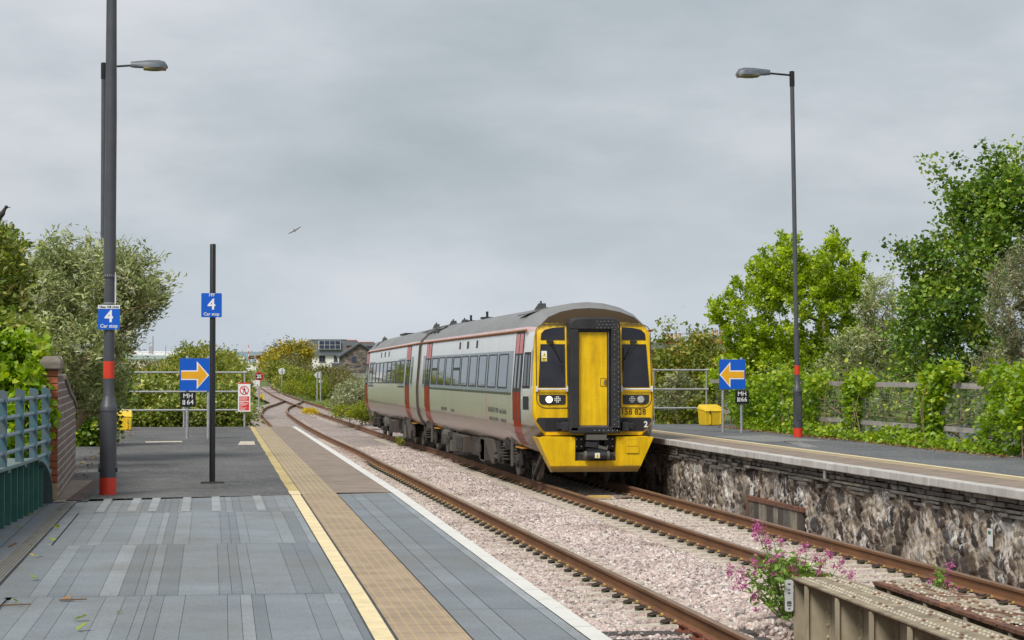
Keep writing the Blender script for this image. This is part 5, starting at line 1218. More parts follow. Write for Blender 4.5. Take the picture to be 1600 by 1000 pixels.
def para_rail():
    t = thing('railing', 'teal post and tube railing on top of the green bridge parapet', 'railing', (0, 20, 1.44))
    sh = lambda v: (v[0] + px(v[1]) + .10, v[1] - 20, v[2] - 1.44)
    for y in np.arange(24.25 - 1.22 * 10, 24.3, 1.22):
        z0 = 1.40 if y < 24 else 1.24
        mb = MB(); mb.slab([(-.04, z0), (.04, z0), (.04, 2.10), (-.04, 2.12)], y - .006, y + .006, 0); mb.slab([(-.04, 2.02), (.045, 2.00), (.045, 2.10), (-.04, 2.12)], y - .012, y - .006, 0)
        mb.slab([(-.045, 1.46), (.02, 1.46), (.02, 1.98), (-.045, 1.98)], y + .03, y + .06, 1); mb.box(-.06, .06, y - .05, y + .08, z0 - .01, z0 + .03, 0)
        mb.build('post', ['teal_paint', 'rust'], t, warp=sh)
    for z in (2.02, 1.865, 1.71, 1.555, 1.40 + .02):
        mb = MB(); ys = list(np.arange(10, 24.6, 1.2)) + [24.6 if z > 1.5 else 24.35]
        for a, b in zip(ys[:-1], ys[1:]): mb.cyl((0.0, a, z), (0.0, b, z), .020, .020, 8)
        mb.ball((0, 24.6, z), .034, 0, 8, 6); mb.build('tube', 'teal_tube', t, warp=sh, smooth=True, autosmooth=40)
para_rail()
def brick_mat():
    m, nt, p = new_mat('brick_brown'); tc = nt.nodes.new('ShaderNodeTexCoord'); s = nt.nodes.new('ShaderNodeSeparateXYZ'); lk(nt, tc.outputs['Object'], s.inputs[0])
    cb = nt.nodes.new('ShaderNodeCombineXYZ'); lk(nt, math_n(nt, 'ADD', s.outputs[0], s.outputs[1]), cb.inputs[0]); lk(nt, s.outputs[2], cb.inputs[1])
    b = nd(nt, 'ShaderNodeTexBrick', Scale=1.0); b.inputs['Brick Width'].default_value = .225; b.inputs['Row Height'].default_value = .085; b.inputs['Mortar Size'].default_value = .009; b.inputs['Mortar Smooth'].default_value = .3
    b.inputs['Color1'].default_value = (.13, .085, .07, 1); b.inputs['Color2'].default_value = (.23, .155, .13, 1); b.inputs['Mortar'].default_value = (.50, .46, .41, 1); lk(nt, cb.outputs[0], b.inputs['Vector'])
    n = noise(nt, tc.outputs['Object'], 9, 6, .7); r = ramp(nt, [(.3, (.6,) * 3), (.7, (1.35,) * 3)]); lk(nt, n.outputs['Fac'], r.inputs['Fac'])
    lk(nt, mixc(nt, 1., b.outputs['Color'], r.outputs[0], 'MULTIPLY'), p.inputs['Base Color']); p.inputs['Roughness'].default_value = .9; bump(nt, p, b.outputs['Fac'], -.6, .008); MATS['brick_brown'] = m
brick_mat()
plain('brick_orange', (.34, .10, .045), .8, var=.3, scale=7, dirt=(.15, .07, .05), dscale=6, damt=.5, bmp=.2)
plain('cap_stone', (.20, .17, .14), .9, var=.3, scale=6, dirt=(.07, .06, .05), dscale=4, damt=.7, bmp=.4)
plain('render_ochre', (.40, .30, .17), .9, var=.3, scale=5, dirt=(.16, .11, .07), dscale=4, damt=.7, bmp=.3)
t = thing('brick_wall', 'brown brick wall end with white joints and a stone cap beside the parapet', 'wall', (-9.345, 25, .88), R(1.15))
mb = MB()
P = [(0, 0), (6.3, 0), (6.3, .9), (5.2, 1.02), (3.6, 1.12), (1.9, 1.30), (.75, 1.42), (0, 1.43)]
mb.slabx([(y, z) for y, z in P], -.02, .075, 0); mb.slabx([(y + .01, z * .99) for y, z in P], -.19, -.02, 0); mb.build('brickwork', 'brick_brown', t)
mb = MB(); r = random.Random(4); z = .22
while z < 1.36: mb.box(-.04 - .045 * (int(z * 13) % 2), .074, -.022, -.001, z, z + .068, 0); z += .075
mb.box(-.14, .074, -.02, -.001, .0, .21, 1); mb.build('quoin', ['brick_orange', 'render_ochre'], t, bevel=.006)
mb = MB(); mb.add([(-.12, -.09, 1.42), (.11, -.09, 1.42), (.11, .62, 1.42), (-.12, .62, 1.42), (-.12, -.09, 1.50), (.11, -.09, 1.50), (.11, .62, 1.50), (-.12, .62, 1.50), (-.08, -.04, 1.56), (.07, -.04, 1.56), (.07, .55, 1.56), (-.08, .55, 1.56)], [(0, 3, 2, 1), (0, 1, 5, 4), (1, 2, 6, 5), (2, 3, 7, 6), (3, 0, 4, 7), (4, 5, 9, 8), (5, 6, 10, 9), (6, 7, 11, 10), (7, 4, 8, 11), (8, 9, 10, 11)])
for (y0, z0), (y1, z1) in zip(P[2:-3], P[3:-2]): mb.add([(-.32, y1, z1), (.10, y1, z1), (.10, y0, z0), (-.32, y0, z0), (-.32, y1, z1 + .07), (.10, y1, z1 + .07), (.10, y0, z0 + .07), (-.32, y0, z0 + .07)], [(0, 3, 2, 1), (4, 5, 6, 7), (0, 1, 5, 4), (1, 2, 6, 5), (2, 3, 7, 6), (3, 0, 4, 7)])
mb.build('cap', 'cap_stone', t, bevel=.015)
mb = MB()
for z in (2.02, 1.865, 1.71, 1.555): mb.cyl((-.10, -.035, z - .88), (-.10, .0, z - .88), .045, .05, 10); mb.cyl((-.10, -.09, z - .88), (-.10, -.03, z - .88), .022, .022, 8)
mb.build('socket', 'teal_tube', t)
# drain channel and brown ribbed plate at the wall foot
def ribbed(name, mat, pts, n=5):
    mb = MB(); (a0, a1, ya), (b0, b1, yb) = pts
    for k in range(n):
        u0, u1 = k / n + .02, (k + 1) / n - .05; mb.add([(a0 + (a1 - a0) * u0, ya, .922), (a0 + (a1 - a0) * u1, ya, .922), (b0 + (b1 - b0) * u1, yb, .922), (b0 + (b1 - b0) * u0, yb, .922)], [(0, 1, 2, 3)])
    mb.add([(a0, ya, .917), (a1, ya, .917), (b1, yb, .917), (b0, yb, .917)], [(0, 1, 2, 3)], 1)
    return struct(mb.build(name, [mat, 'grout']))
ribbed('drain_cover', 'drain_grey', ((-9.22, -9.08, 12), (-9.17, -9.05, 24.5)), 6)
ribbed('ramp_plate', 'brown_plate', ((-9.17, -9.00, 24.75), (-9.08, -8.86, 29.4)), 5)
mb = MB(); mb.add([(-9.28, 24.55, .915), (-9.17, 24.65, .915), (-9.08, 29.4, .915), (-9.35, 29.4, .915)], [(0, 1, 2, 3)]); struct(mb.build('concrete_kerb', 'paving_tan'))
# fallen leaves, each a small curled thing of its own
leaf_mat('fallen', [(0, (.26, .36, .03)), (.35, (.33, .40, .05)), (.5, (.50, .36, .03)), (.75, (.22, .10, .035)), (1, (.40, .22, .08))], .2)
g = np.random.default_rng(11)
plain('twig_dry', (.17, .11, .06), .9)
FL = [((-8.88,13.94,0.92), .2), ((-8.85,15.42,0.92), .1), ((-9.04,17.4,0.92), .5), ((-8.97,17.39,0.92), .15), ((-8.97,18.47,0.92), .5), ((-9.15,18.7,0.92), .85), ((-9.18,18.11,0.92), .9), ((-8.96,18.89,0.92), .05), ((-9.08,18.36,0.92), .9), ((-8.42,12.85,0.92), .15), ((-8.45,12.35,0.92), .1), ((-8.24,13.23,0.92), .3), ((-8.85,13.71,0.92), .75), ((-8.56,13.97,0.92), .95), ((-9.22,27.29,0.92), .95), ((-9.15,23.05,0.92), .15), ((-9.34,22.36,0.92), .1), ((-9.04,20.42,0.92), .2), ((-9.32,20.46,0.92), .2), ((-9.06,19.63,0.92), .5)]
for i, (q, tn) in enumerate(FL):
    V, F, T = leaf_geo(np.zeros((1, 3)), .045 + .03 * g.random(), g, 2.5, .8, shape=8)
    V = V - [0, 0, V[:, 2].min()]; o = np_mesh('fallen_leaf', V, F, 'fallen', np.full(len(F), tn)); o.location = (q[0], q[1], .918)
    kind = 'green' if tn < .4 else ('yellow' if tn < .6 else 'brown'); tag(o, f'small {kind} fallen leaf on the grey deck near the left parapet', 'leaf', f'{kind} fallen leaves')
for q in ((-8.85,13.67,0.92), (-8.54,13.93,0.92)):
    mb = MB(); mb.cyl((-.09, 0, .008), (.07, .03, .009), .006, .004, 5); o = mb.build('twig', 'twig_dry'); o.location = (q[0], q[1], .916); tag(o, 'short brown twig lying on the grey deck', 'twig', 'twigs on the deck')

# ------------------------------------------------------------------ bridge girders between the tracks
plain('girder_cream', (.42, .36, .255), .7, var=.18, scale=4, dirt=(.16, .10, .055), dscale=3, damt=.65, stretch=(1, 1, .6))
plain('girder_top', (.29, .235, .155), .85, var=.35, scale=5, dirt=(.09, .07, .055), dscale=3.5, damt=.75, bmp=.3)
plain('rust_flake', (.13, .06, .04), .9, var=.5, scale=9, dirt=(.35, .13, .05), dscale=5, damt=.6, bmp=.5)
plain('rivet_pale', (.45, .40, .31), .6, var=.3, scale=12)
def girder(name, label, x0, x1, yend, zt, seed, rusty):
    t = thing(name, label, 'girder', (0, yend, 0)); r = random.Random(seed)
    sk = lambda v: (v[0] - .018 * (yend - v[1]) * 1.6, v[1] - yend, v[2]); xc = (x0 + x1) / 2
    mb = MB(); mb.box(x0, x1, 8, yend, zt - .014, zt); mb.box(x0 + .01, x1 - .01, 8, yend, zt - .03, zt - .016, 1)
    if rusty:
        y = 9.
        while y < yend - .1: l = .05 + .12 * r.random(); mb.box(x0 - .012 * r.random() - .002, x0 + .04 + .05 * r.random(), y, y + l, zt - .022, zt + .004 + .006 * r.random(), 1); y += l
        for k in range(26): y = 9 + (yend - 9.2) * r.random(); mb.rbox((x0 + .04 + .4 * r.random(), y, zt + .001), (.06 + .1 * r.random(), .1 + .25 * r.random(), .006), (0, 0, r.random()), 1)
    mb.build('top_flange', ['girder_top', 'rust_flake'], t, warp=sk)
    mb = MB(); mb.box(xc - .012, xc + .012, 8, yend, zt - .95, zt - .03); mb.box(x0 + .02, x1 - .02, 8, yend, zt - .98, zt - .95); mb.box(x0 + .02, x1 - .02, yend - .02, yend - .004, zt - .95, zt - .032)
    mb.build('web', 'girder_cream', t, warp=sk)
    for i, y in enumerate(np.arange(yend - .62 * .9, 9, -1.15)):
        mb = MB()
        mb.add([(x0 + .03, y, zt - .95), (x0 + .03, y, zt - .04), (x0 + .03, y + .012, zt - .95), (x0 + .03, y + .012, zt - .04), (xc, y, zt - .95), (xc, y, zt - .04), (xc, y + .012, zt - .95), (xc, y + .012, zt - .04)], [(0, 1, 5, 4), (2, 6, 7, 3), (0, 2, 3, 1)])
        mb.box(x0 + .005, x0 + .03, y - .03, y + .045, zt - .95, zt - .035); mb.box(xc - .03, xc - .013, y - .09, y + .09, zt - .93, zt - .035)
        for z in np.arange(zt - .85, zt - .05, .115):
            mb.ball((xc - .035, y - .055, z), .02, 0, 8, 5); mb.ball((xc - .035, y + .055, z), .02, 0, 8, 5)
        mb.build('stiffener', 'girder_cream', t, warp=sk)
    mb = MB()
    for x in (x0 + .09, x0 + .16, x1 - .16, x1 - .09):
        for y in np.arange(9, yend - .05, .10):
            if r.random() < .94: mb.ball((x + .006 * r.random(), y, zt + .001), .0175, 0 if r.random() < (.55 if rusty else .85) else 1, 8, 4, (1, 1, .8))
    mb.build('rivets', ['rivet_pale', 'rust_flake'], t, warp=sk)
    return t
girder('bridge_girder', 'cream riveted bridge girder with a small white tag on its end', -2.15, -1.66, 21.6, .30, 3, False)
girder('bridge_girder', 'rusty flaking bridge girder between the cream girder and the rails', -1.50, -1.06, 21.1, .30, 8, True)
t = thing('bridge_tag', 'small white bridge plate with black marks on the cream girder end', 'tag', (-2.155, 21.56, -.02))
mb = MB(); mb.slab(rounded(-.07, .01, 0, .30, (.02,) * 4), -.012, 0, 0); mb.build('plate', 'rail_white', t)
mb = MB()
for z, w in ((.255, .03), (.20, .02), (.17, .025), (.085, .04), (.07, .045), (.05, .04), (.02, .02)): mb.slab([(-.03 - w / 2, z), (-.03 + w / 2, z), (-.03 + w / 2, z + .013), (-.03 - w / 2, z + .013)], -.014, -.011)
mb.build('marks', 'ink_soft', t)
# small things along the track
def plate(name, label, cat, y, z, h, w, green, x=1.655):
    t = thing(name, label, cat, (x, y, z)); mb = MB(); mb.slabx([(-w / 2, 0), (w / 2, 0), (w / 2, h), (-w / 2, h)], -.015, -.003); mb.build('plate', 'rail_white', t)
    if green: mb = MB(); mb.slabx([(-w * .3, h * .68), (w * .3, h * .68), (w * .3, h * .86), (-w * .3, h * .86)], -.018, -.014); mb.slabx([(-w * .2, h * .12), (w * .2, h * .12), (w * .2, h * .30), (-w * .2, h * .30)], -.017, -.014, 1); mb.build('marking', ['green_paint', 'rail_white'], t)
plate('marker_plate', 'white plate with a green square on the stone wall above the rusty lintel', 'marker', 38.6, .16, .20, .16, True)
plate('marker_plate', 'white plate with a green square on the near stretch of stone wall', 'marker', 26.69, .18, .21, .16, True)
plate('marker_plate', 'tiny white plate under the coping close to the train', 'marker', 44.73, .66, .11, .12, False, 1.635)
plate('marker_plate', 'tiny white plate under the coping midway along the stone wall', 'marker', 33.93, .66, .12, .12, False, 1.635)
t = thing('wall_opening', 'boarded low opening with a rusty iron lintel in the stone wall', 'opening', (1.675, 37.1, -.5))
mb = MB(); mb.box(-.06, .02, -1.9, 1.8, .56, .64); mb.box(-.06, .02, 1.68, 1.8, 0, .56); mb.build('lintel', 'rust_flake', t, bevel=.008)
r = random.Random(2); mb = MB(); y = -1.85
while y < 1.66: l = .12 + .22 * r.random(); mb.box(-.04, .0, y + .006, y + l - .006, 0, .56, r.choice((0, 1, 2, 0))); y += l
mb.build('boards', ['under_brown', 'slate_course', 'slate_light'], t)
t = thing('board', 'short yellow timber board lying between the rails in front of the train', 'board', (-.08, 43.8, -.165), .12)
mb = MB(); mb.box(-.22, .22, -.09, .09, 0, .05); mb.build('plank', 'insulator', t, bevel=.006)
t = thing('timber_block', 'grey-green block on the sleepers beside the yellow board', 'block', (.42, 44.0, -.165), .1)
mb = MB(); mb.box(-.16, .16, -.1, .1, 0, .03); mb.build('plank', 'paving_tan', t, bevel=.006)

# ------------------------------------------------------------------ wire fence on the right platform
plain('fence_plank', (.36, .33, .30), .8, var=.25, scale=6, dirt=(.14, .12, .10), dscale=9, damt=.6, stretch=(1, .4, 1), bmp=.2)
plain('fence_wire', (.17, .165, .145), .6, var=.2)
t = thing('fence', 'wire mesh fence with grey plank rails along the back of the right platform', 'fence', (5.45, 44, .91))
for y in np.arange(-19, 12, 5.0):
    mb = MB(); mb.box(.02, .10, y - .04, y + .04, -.1, 1.12); mb.build('post', 'fence_plank', t)
for z, h in ((1.06, .10), (.30, .09)):
    mb = MB(); r = random.Random(1)
    for y in np.arange(-18, 14.0, 2.7): mb.box(-.03, .0, y + .01, y + 2.69, z + .01 * r.random(), z + h)
    mb.build('plank_rail', 'fence_plank', t)
mb = MB()
for z in np.arange(.42, 1.05, .066): mb.box(-.004, .001, -18, 14, z, z + .007)
for y in np.arange(-18, 14, .16): mb.box(.001, .004, y, y + .004, .3, 1.08)
mb.build('wire_mesh', 'fence_wire', t)

# ------------------------------------------------------------------ trees, shrubs, ivy
leaf_mat('leaf_lime', [(0, (0.113, 0.177, 0.012)), (.35, (0.246, 0.355, 0.017)), (.7, (0.429, 0.534, 0.029)), (1, (0.601, 0.677, 0.058))], .4)
leaf_mat('leaf_hazel', [(0, (0.051, 0.104, 0.018)), (.4, (0.126, 0.229, 0.029)), (.75, (0.252, 0.370, 0.040)), (1, (0.531, 0.542, 0.108))], .3)
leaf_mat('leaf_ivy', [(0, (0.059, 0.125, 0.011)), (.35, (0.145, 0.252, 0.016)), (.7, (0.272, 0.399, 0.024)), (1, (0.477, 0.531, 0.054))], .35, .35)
leaf_mat('leaf_ivy_dark', [(0, (0.038, 0.080, 0.014)), (.5, (0.109, 0.197, 0.025)), (.85, (0.270, 0.358, 0.040)), (1, (0.631, 0.667, 0.072))], .3, .3)
leaf_mat('leaf_bud', [(0, (0.129, 0.166, 0.059)), (.4, (0.284, 0.335, 0.124)), (.75, (0.484, 0.509, 0.224)), (1, (0.720, 0.720, 0.538))], .25, .6)
leaf_mat('leaf_bud_grey', [(0, (0.120, 0.140, 0.062)), (.4, (0.225, 0.246, 0.117)), (.75, (0.338, 0.351, 0.186)), (1, (0.578, 0.589, 0.361))], .25, .6)
leaf_mat('leaf_bramble', [(0, (0.064, 0.110, 0.018)), (.4, (0.164, 0.221, 0.033)), (.7, (0.317, 0.355, 0.059)), (.9, (0.547, 0.496, 0.133)), (1, (0.720, 0.709, 0.327))], .3)
leaf_mat('leaf_scrub', [(0, (0.077, 0.108, 0.018)), (.4, (0.184, 0.226, 0.029)), (.75, (0.326, 0.341, 0.051)), (1, (0.477, 0.391, 0.100))], .3)
leaf_mat('leaf_gorse', [(0, (0.050, 0.072, 0.014)), (.3, (0.115, 0.122, 0.017)), (.55, (0.346, 0.274, 0.012)), (1, (0.662, 0.490, 0.017))], .25)
leaf_mat('leaf_olive', [(0, (0.084, 0.090, 0.026)), (.5, (0.176, 0.170, 0.051)), (1, (0.297, 0.260, 0.081))], .25)
leaf_mat('leaf_fresh', [(0, (0.066, 0.103, 0.008)), (.4, (0.157, 0.207, 0.011)), (.8, (0.287, 0.311, 0.019)), (1, (0.432, 0.395, 0.038))], .4)
leaf_mat('grass_blade', [(0, (0.090, 0.140, 0.016)), (.5, (0.211, 0.296, 0.033)), (.85, (0.341, 0.390, 0.065)), (1, (0.488, 0.421, 0.143))], .35)
leaf_mat('petal', [(0, (.34, .05, .19)), (.5, (.55, .12, .33)), (1, (.70, .28, .50))], .3)
leaf_mat('petal_yellow', [(0, (.5, .36, .01)), (1, (.75, .6, .02))], .3)
leaf_mat('litter', [(0, (.13, .065, .03)), (.5, (.26, .13, .05)), (.8, (.36, .20, .06)), (1, (.42, .30, .12))], .15)
plain('bark', (.11, .085, .062), .9, var=.35, scale=5, stretch=(1, 1, .3), bmp=.3)
plain('bark_grey', (.19, .155, .12), .9, var=.3, scale=6, stretch=(1, 1, .3))
plain('twig_brown', (.24, .165, .105), .9, var=.3, scale=6)
GZ = lambda x, y: ground_z(x, y)
def base_at(b): return (b[0], b[1], ground_z(b[0], b[1]) - .05)
# right-hand side
bl = [(8.69,62,3.87,1.55,1.7,1.64), (8.2,62,5.02,0.72,1.1,0.86), (9.55,62,4.85,0.9,1.1,0.95), (8.35,62,5.64,0.24,0.5,0.48), (9.69,62,5.62,0.31,0.5,0.45), (7,62,4.04,0.52,1,0.78), (7.24,62,2.9,0.83,1.3,0.86), (8.99,62,2.63,1.64,1.5,0.86), (10.42,62,4.5,0.45,0.9,0.86), (7.6,62,4.93,0.28,0.6,0.52), (6.43,62,3.86,0.17,0.5,0.48), (7.69,62,2.46,1.21,1.3,0.69), (10.23,62,2.99,1.03,1.2,0.86), (6.67,61.5,2.11,0.68,1,0.51)]
plant('lime_green_tree', 'bright lime green young tree with upright branches behind the lamp post', 'tree', ((8.74,62,1.93)[0], 62, .8), bl, 'leaf_lime', 'bark_grey', n_t=820, per=72, size=.078, sig=.14, seed=21, upspray=.9, asp=.85, r_max=.08, tonespread=.16, up=.3,
      extra=[(6.28,62,4.13), (8.28,62,6.03), (9.77,62,6.08), (10.65,62,5.44), (10.52,62,5.03), (6.93,62,4.66), (7.33,62,4.66), (8.71,62,5.96), (7.69,62,5.19), (10.02,62,5.74)])
bl = [(10.97,52,6.49,0.61,1.3,0.79), (10.42,52,5.81,0.75,1.5,0.9), (10.03,52,4.83,1.23,1.7,0.9), (9.02,52,4.97,0.52,0.8,0.29), (9.64,52,3.85,1.13,1.7,0.79), (8.78,52,3.1,0.46,1.2,0.84), (10.18,52,2.73,1.08,1.6,0.87), (11.53,52,7.1,0.61,1,0.61), (11.68,52,5.75,0.87,1.4,1.23), (9.96,52,6.33,0.35,0.6,0.26), (9.09,52,2.13,0.87,1,0.43)]
plant('broadleaf_tree', 'tall dark green broadleaf tree rising above the fence at the right', 'tree', ((10.41,52,1.98)[0], 52.6, .8), bl, 'leaf_hazel', 'bark', n_t=620, per=40, size=.10, sig=.15, seed=5, asp=.85, droop=.3, r_max=.11, shape=4,
      extra=[(9.14,52,7.18), (9.31,52,7.04), (9.49,52,6.81), (9.81,52,7.23), (9.71,52,6.7), (9.83,52,6.48), (9.57,52,6.25), (8.33,52,5.21), (8.43,52,4.85), (8.63,52,5.09), (10.67,52,7.51), (10.82,52,7.42), (11.37,52,7.49), (10.43,52,7.09), (10.37,52,6.71), (9.64,52,5.73), (9.41,52,5.65)])
bl = [(9.43,47,3.64,0.65,0.8,1.04), (9.65,47,4.39,0.39,0.6,0.65), (9.07,47,2.14,0.59,0.7,0.72), (9.93,47,2.55,0.65,0.8,1.18)]
plant('silver_shrub', 'greyish twiggy shrub with narrow leaves at the right edge, in front of the tall tree', 'shrub', ((9.49,47,1.47)[0], 47, .8), bl, 'leaf_bud_grey', 'twig_brown', n_t=380, per=34, size=.09, sig=.13, seed=8, asp=.26, upspray=.5, bare=170, r_max=.04, wood='stems', crown='foliage', along=.8)
bl = [(9.49,57,3.91,0.51,0.9,0.79), (9.03,57,2.61,0.92,1,0.76), (9.87,57,2.61,0.63,0.9,0.95), (8.44,57,2.2,0.63,0.8,0.41)]
plant('silver_shrub', 'grey green twiggy shrub between the lime green tree and the tall tree', 'shrub', ((9.44,57,1.3)[0], 57, .8), bl, 'leaf_bud', 'twig_brown', n_t=340, per=44, size=.10, sig=.15, seed=9, asp=.28, upspray=.4, bare=90, r_max=.04, wood='stems', crown='foliage', along=.8)
bl = [(5.97,66,2.37,0.66,1.1,0.92), (5.52,65,1.73,0.61,1,0.87), (6.81,66,2.75,0.66,1,0.7), (6.74,65,1.73,0.72,1,0.9), (5.56,63,1.21,1.05,0.6,0.42)]
plant('bush', 'mid green bush behind the railing at the end of the right platform', 'bush', ((6.2,66,0.79)[0], 65.5, .7), bl, 'leaf_scrub', 'bark', n_t=300, per=42, size=.10, sig=.17, seed=31, asp=.75, r_max=.05, wood='stems', crown='foliage', extra=[(5.93,66,3.66), (5.82,66,3.48), (6.58,66,3.4), (5.63,66,3.21)])
bl = [(5.27,61,1.85,0.44,0.5,0.44), (4.87,61,1.5,0.37,0.5,0.37)]
plant('silver_shrub', 'small silvery shrub right behind the railing at the platform end', 'shrub', ((5.2,61,0.9)[0], 61, .7), bl, 'leaf_bud_grey', 'twig_brown', n_t=70, per=30, size=.10, sig=.12, seed=13, asp=.28, upspray=.5, r_max=.03, wood='stems', crown='foliage')
bl = [(6.6, 36, 1.5, .7, 2.5, .8), (6.5, 41, 1.5, .6, 2.5, .75), (6.6, 46, 1.5, .7, 2.6, .8), (6.6, 51, 1.6, .7, 2.6, .8), (6.5, 55.5, 1.6, .7, 2, .9)]
plant('undergrowth', 'tangled dark undergrowth behind the wire fence', 'undergrowth', (6.5, 45, .8), bl, 'leaf_ivy_dark', 'twig_brown', n_t=420, per=22, size=.085, sig=.2, seed=14, r_max=.02, wood='stems', crown='foliage')
def ivy(name, label, cat, boxes, n, mat, size, seed, wall_x=None, shape=4, group=None, stems=0, up=.5, droop=.5):
    """climber: leaves on the outside of soft mounds, with a few stems"""
    g = np.random.default_rng(seed); b0 = np.array(boxes[0][:3]); t = thing(name, label, cat, tuple(b0), 0, group)
    P = in_blobs(boxes, n, g, .8); ph = np.sin(P[:, 0] * 5 + P[:, 1] * 4.3 + seed) * np.sin(P[:, 2] * 6 + P[:, 1] * 2.1); top = np.max([b[2] + b[5] for b in boxes]); lo = np.min([b[2] - b[5] for b in boxes])
    P[:, 2] = np.maximum(P[:, 2], .93 + .05 * g.random(n)); P += g.normal(size=P.shape) * .035
    if 'foliage' and up >= .3:
        w = .5 + .5 * np.sin(P[:, 1] * 3.1 + seed) * np.sin(P[:, 1] * 7.7 + 2 * seed + P[:, 0]); rel = (P[:, 2] - .93) / (P[:, 2].max() - .93)
        P[:, 2] += (w - .5) * .22 * rel * (P[:, 2] > 1.3); hole = np.sin(P[:, 1] * 9.1 + P[:, 2] * 5 + seed) * np.sin(P[:, 2] * 11 - P[:, 1] * 4.2); keep = (hole < .38) | (g.random(n) < .35); P = P[keep]; n = len(P); ph = ph[keep]
    tone = np.clip(.38 + .12 * ph + .30 * (P[:, 2] - lo) / (top - lo) + g.normal(size=n) * .10, 0, 1)  # brighter lit tops put into the colour: leaf tone rises with height
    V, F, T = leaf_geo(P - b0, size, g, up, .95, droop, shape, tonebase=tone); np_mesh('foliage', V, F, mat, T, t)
    sg = []
    for k in range(stems):
        q = P[g.integers(n)] - b0; e = np.array([q[0], q[1], .92 - b0[2]]); m = (q + e) / 2 + g.normal(size=3) * .06; sg += [(e, m, .012, .01), (m, q, .01, .006)]
    if sg: V, F = tubes(sg, 5); np_mesh('stems', V, F, 'twig_brown', None, t, smooth=True)
    return t
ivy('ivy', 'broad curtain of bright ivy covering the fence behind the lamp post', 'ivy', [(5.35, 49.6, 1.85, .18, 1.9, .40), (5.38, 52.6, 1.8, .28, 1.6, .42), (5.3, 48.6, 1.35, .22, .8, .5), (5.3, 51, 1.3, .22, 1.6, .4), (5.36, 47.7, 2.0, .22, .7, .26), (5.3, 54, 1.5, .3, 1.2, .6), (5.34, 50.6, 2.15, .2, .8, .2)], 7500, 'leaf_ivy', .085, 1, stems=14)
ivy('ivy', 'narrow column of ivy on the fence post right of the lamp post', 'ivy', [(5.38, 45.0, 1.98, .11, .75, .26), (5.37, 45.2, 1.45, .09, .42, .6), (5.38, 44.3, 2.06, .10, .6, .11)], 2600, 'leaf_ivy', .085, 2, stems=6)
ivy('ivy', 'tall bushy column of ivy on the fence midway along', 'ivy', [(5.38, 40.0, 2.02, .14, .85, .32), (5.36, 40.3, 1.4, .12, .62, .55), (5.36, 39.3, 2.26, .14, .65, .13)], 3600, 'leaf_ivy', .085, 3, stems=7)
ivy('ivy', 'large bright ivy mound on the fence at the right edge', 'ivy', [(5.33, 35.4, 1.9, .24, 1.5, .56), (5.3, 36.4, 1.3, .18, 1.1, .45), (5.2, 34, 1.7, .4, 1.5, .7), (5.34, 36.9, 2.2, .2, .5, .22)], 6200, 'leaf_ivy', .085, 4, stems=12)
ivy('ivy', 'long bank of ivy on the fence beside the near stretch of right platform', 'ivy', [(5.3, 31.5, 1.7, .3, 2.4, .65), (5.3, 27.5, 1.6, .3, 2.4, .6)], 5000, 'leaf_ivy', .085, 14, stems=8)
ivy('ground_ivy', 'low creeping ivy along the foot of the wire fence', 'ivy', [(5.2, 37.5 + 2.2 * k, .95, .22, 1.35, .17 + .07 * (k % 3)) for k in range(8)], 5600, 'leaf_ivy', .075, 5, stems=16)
for nm, (x0, x1, y0, y1), n in (('leaf_litter', (4.72, 5.1, 35, 55), 1500), ('leaf_litter', (-9.5, -9.1, 30, 56), 260)):
    g = np.random.default_rng(n); P = np.stack([x0 + (x1 - x0) * g.random(n) ** .6 if x0 > 0 else x1 - (x1 - x0) * g.random(n) ** .6, y0 + (y1 - y0) * g.random(n), np.full(n, .925)], 1)
    V, F, T = leaf_geo(P, .05, g, 3, .7); o = np_mesh(nm, V, F, 'litter', T); tag(o, kind='stuff')
# left-hand side
bl = [(-9.52,36,3.51,0.75,1.1,0.62), (-8.89,36,3.51,0.45,1,0.58), (-10.1,36,3.26,0.55,1.1,0.72), (-9.68,35.4,2.62,0.84,1.1,0.61), (-8.57,36,3.37,0.26,0.8,0.34), (-9.19,36,3.96,0.45,0.7,0.22), (-9.02,36,2.87,0.32,0.8,0.4), (-9.96,36,3.95,0.4,0.7,0.26), (-9.41,35.8,2.08,0.6,0.9,0.5)]
plant('buddleia', 'large grey green buddleia with narrow leaves and twiggy edges behind the tall column', 'shrub', ((-9.81,36,1.69)[0], 36, .8), bl, 'leaf_bud', 'twig_brown', n_t=700, per=52, size=.085, sig=.13, seed=41, asp=.30, upspray=.45, bare=150, r_max=.06, wood='stems', crown='foliage', along=.8, tonespread=.2,
      extra=[(-8.24,36,3.55), (-8.36,36,3.66), (-8.45,36,3.94), (-8.57,36,4.08), (-9.9,36,4.33), (-10.05,36,4.27), (-9.6,36,4.27), (-8.39,36,3.37), (-8.63,36,2.87), (-8.79,36,2.77), (-8.9,36,2.63), (-9.48,36,4.23)])
bl = [(-10.41,32,3.8,0.32,0.8,0.49), (-10.58,32,4.02,0.27,0.7,0.4), (-10.37,32,3.41,0.36,0.8,0.44), (-10.62,32,3.15,0.44,0.9,0.53)]
plant('bush', 'olive green bushy tree at the left edge with a crow on top', 'tree', ((-10.53,32,2.11)[0], 32, .8), bl, 'leaf_bramble', 'bark', n_t=200, per=38, size=.085, sig=.12, seed=42, asp=.45, upspray=.4, r_max=.06, bare=25)
bl = [(-9.69,43,1.72,0.38,0.6,0.72), (-9.31,43,2.14,0.22,0.5,0.48), (-9.9,43,1.28,0.26,0.5,0.43), (-9.67,43,1.2,0.36,0.5,0.31), (-9.73,43,2.22,0.36,0.5,0.36), (-9.61,43,1.57,0.19,0.4,0.48)]
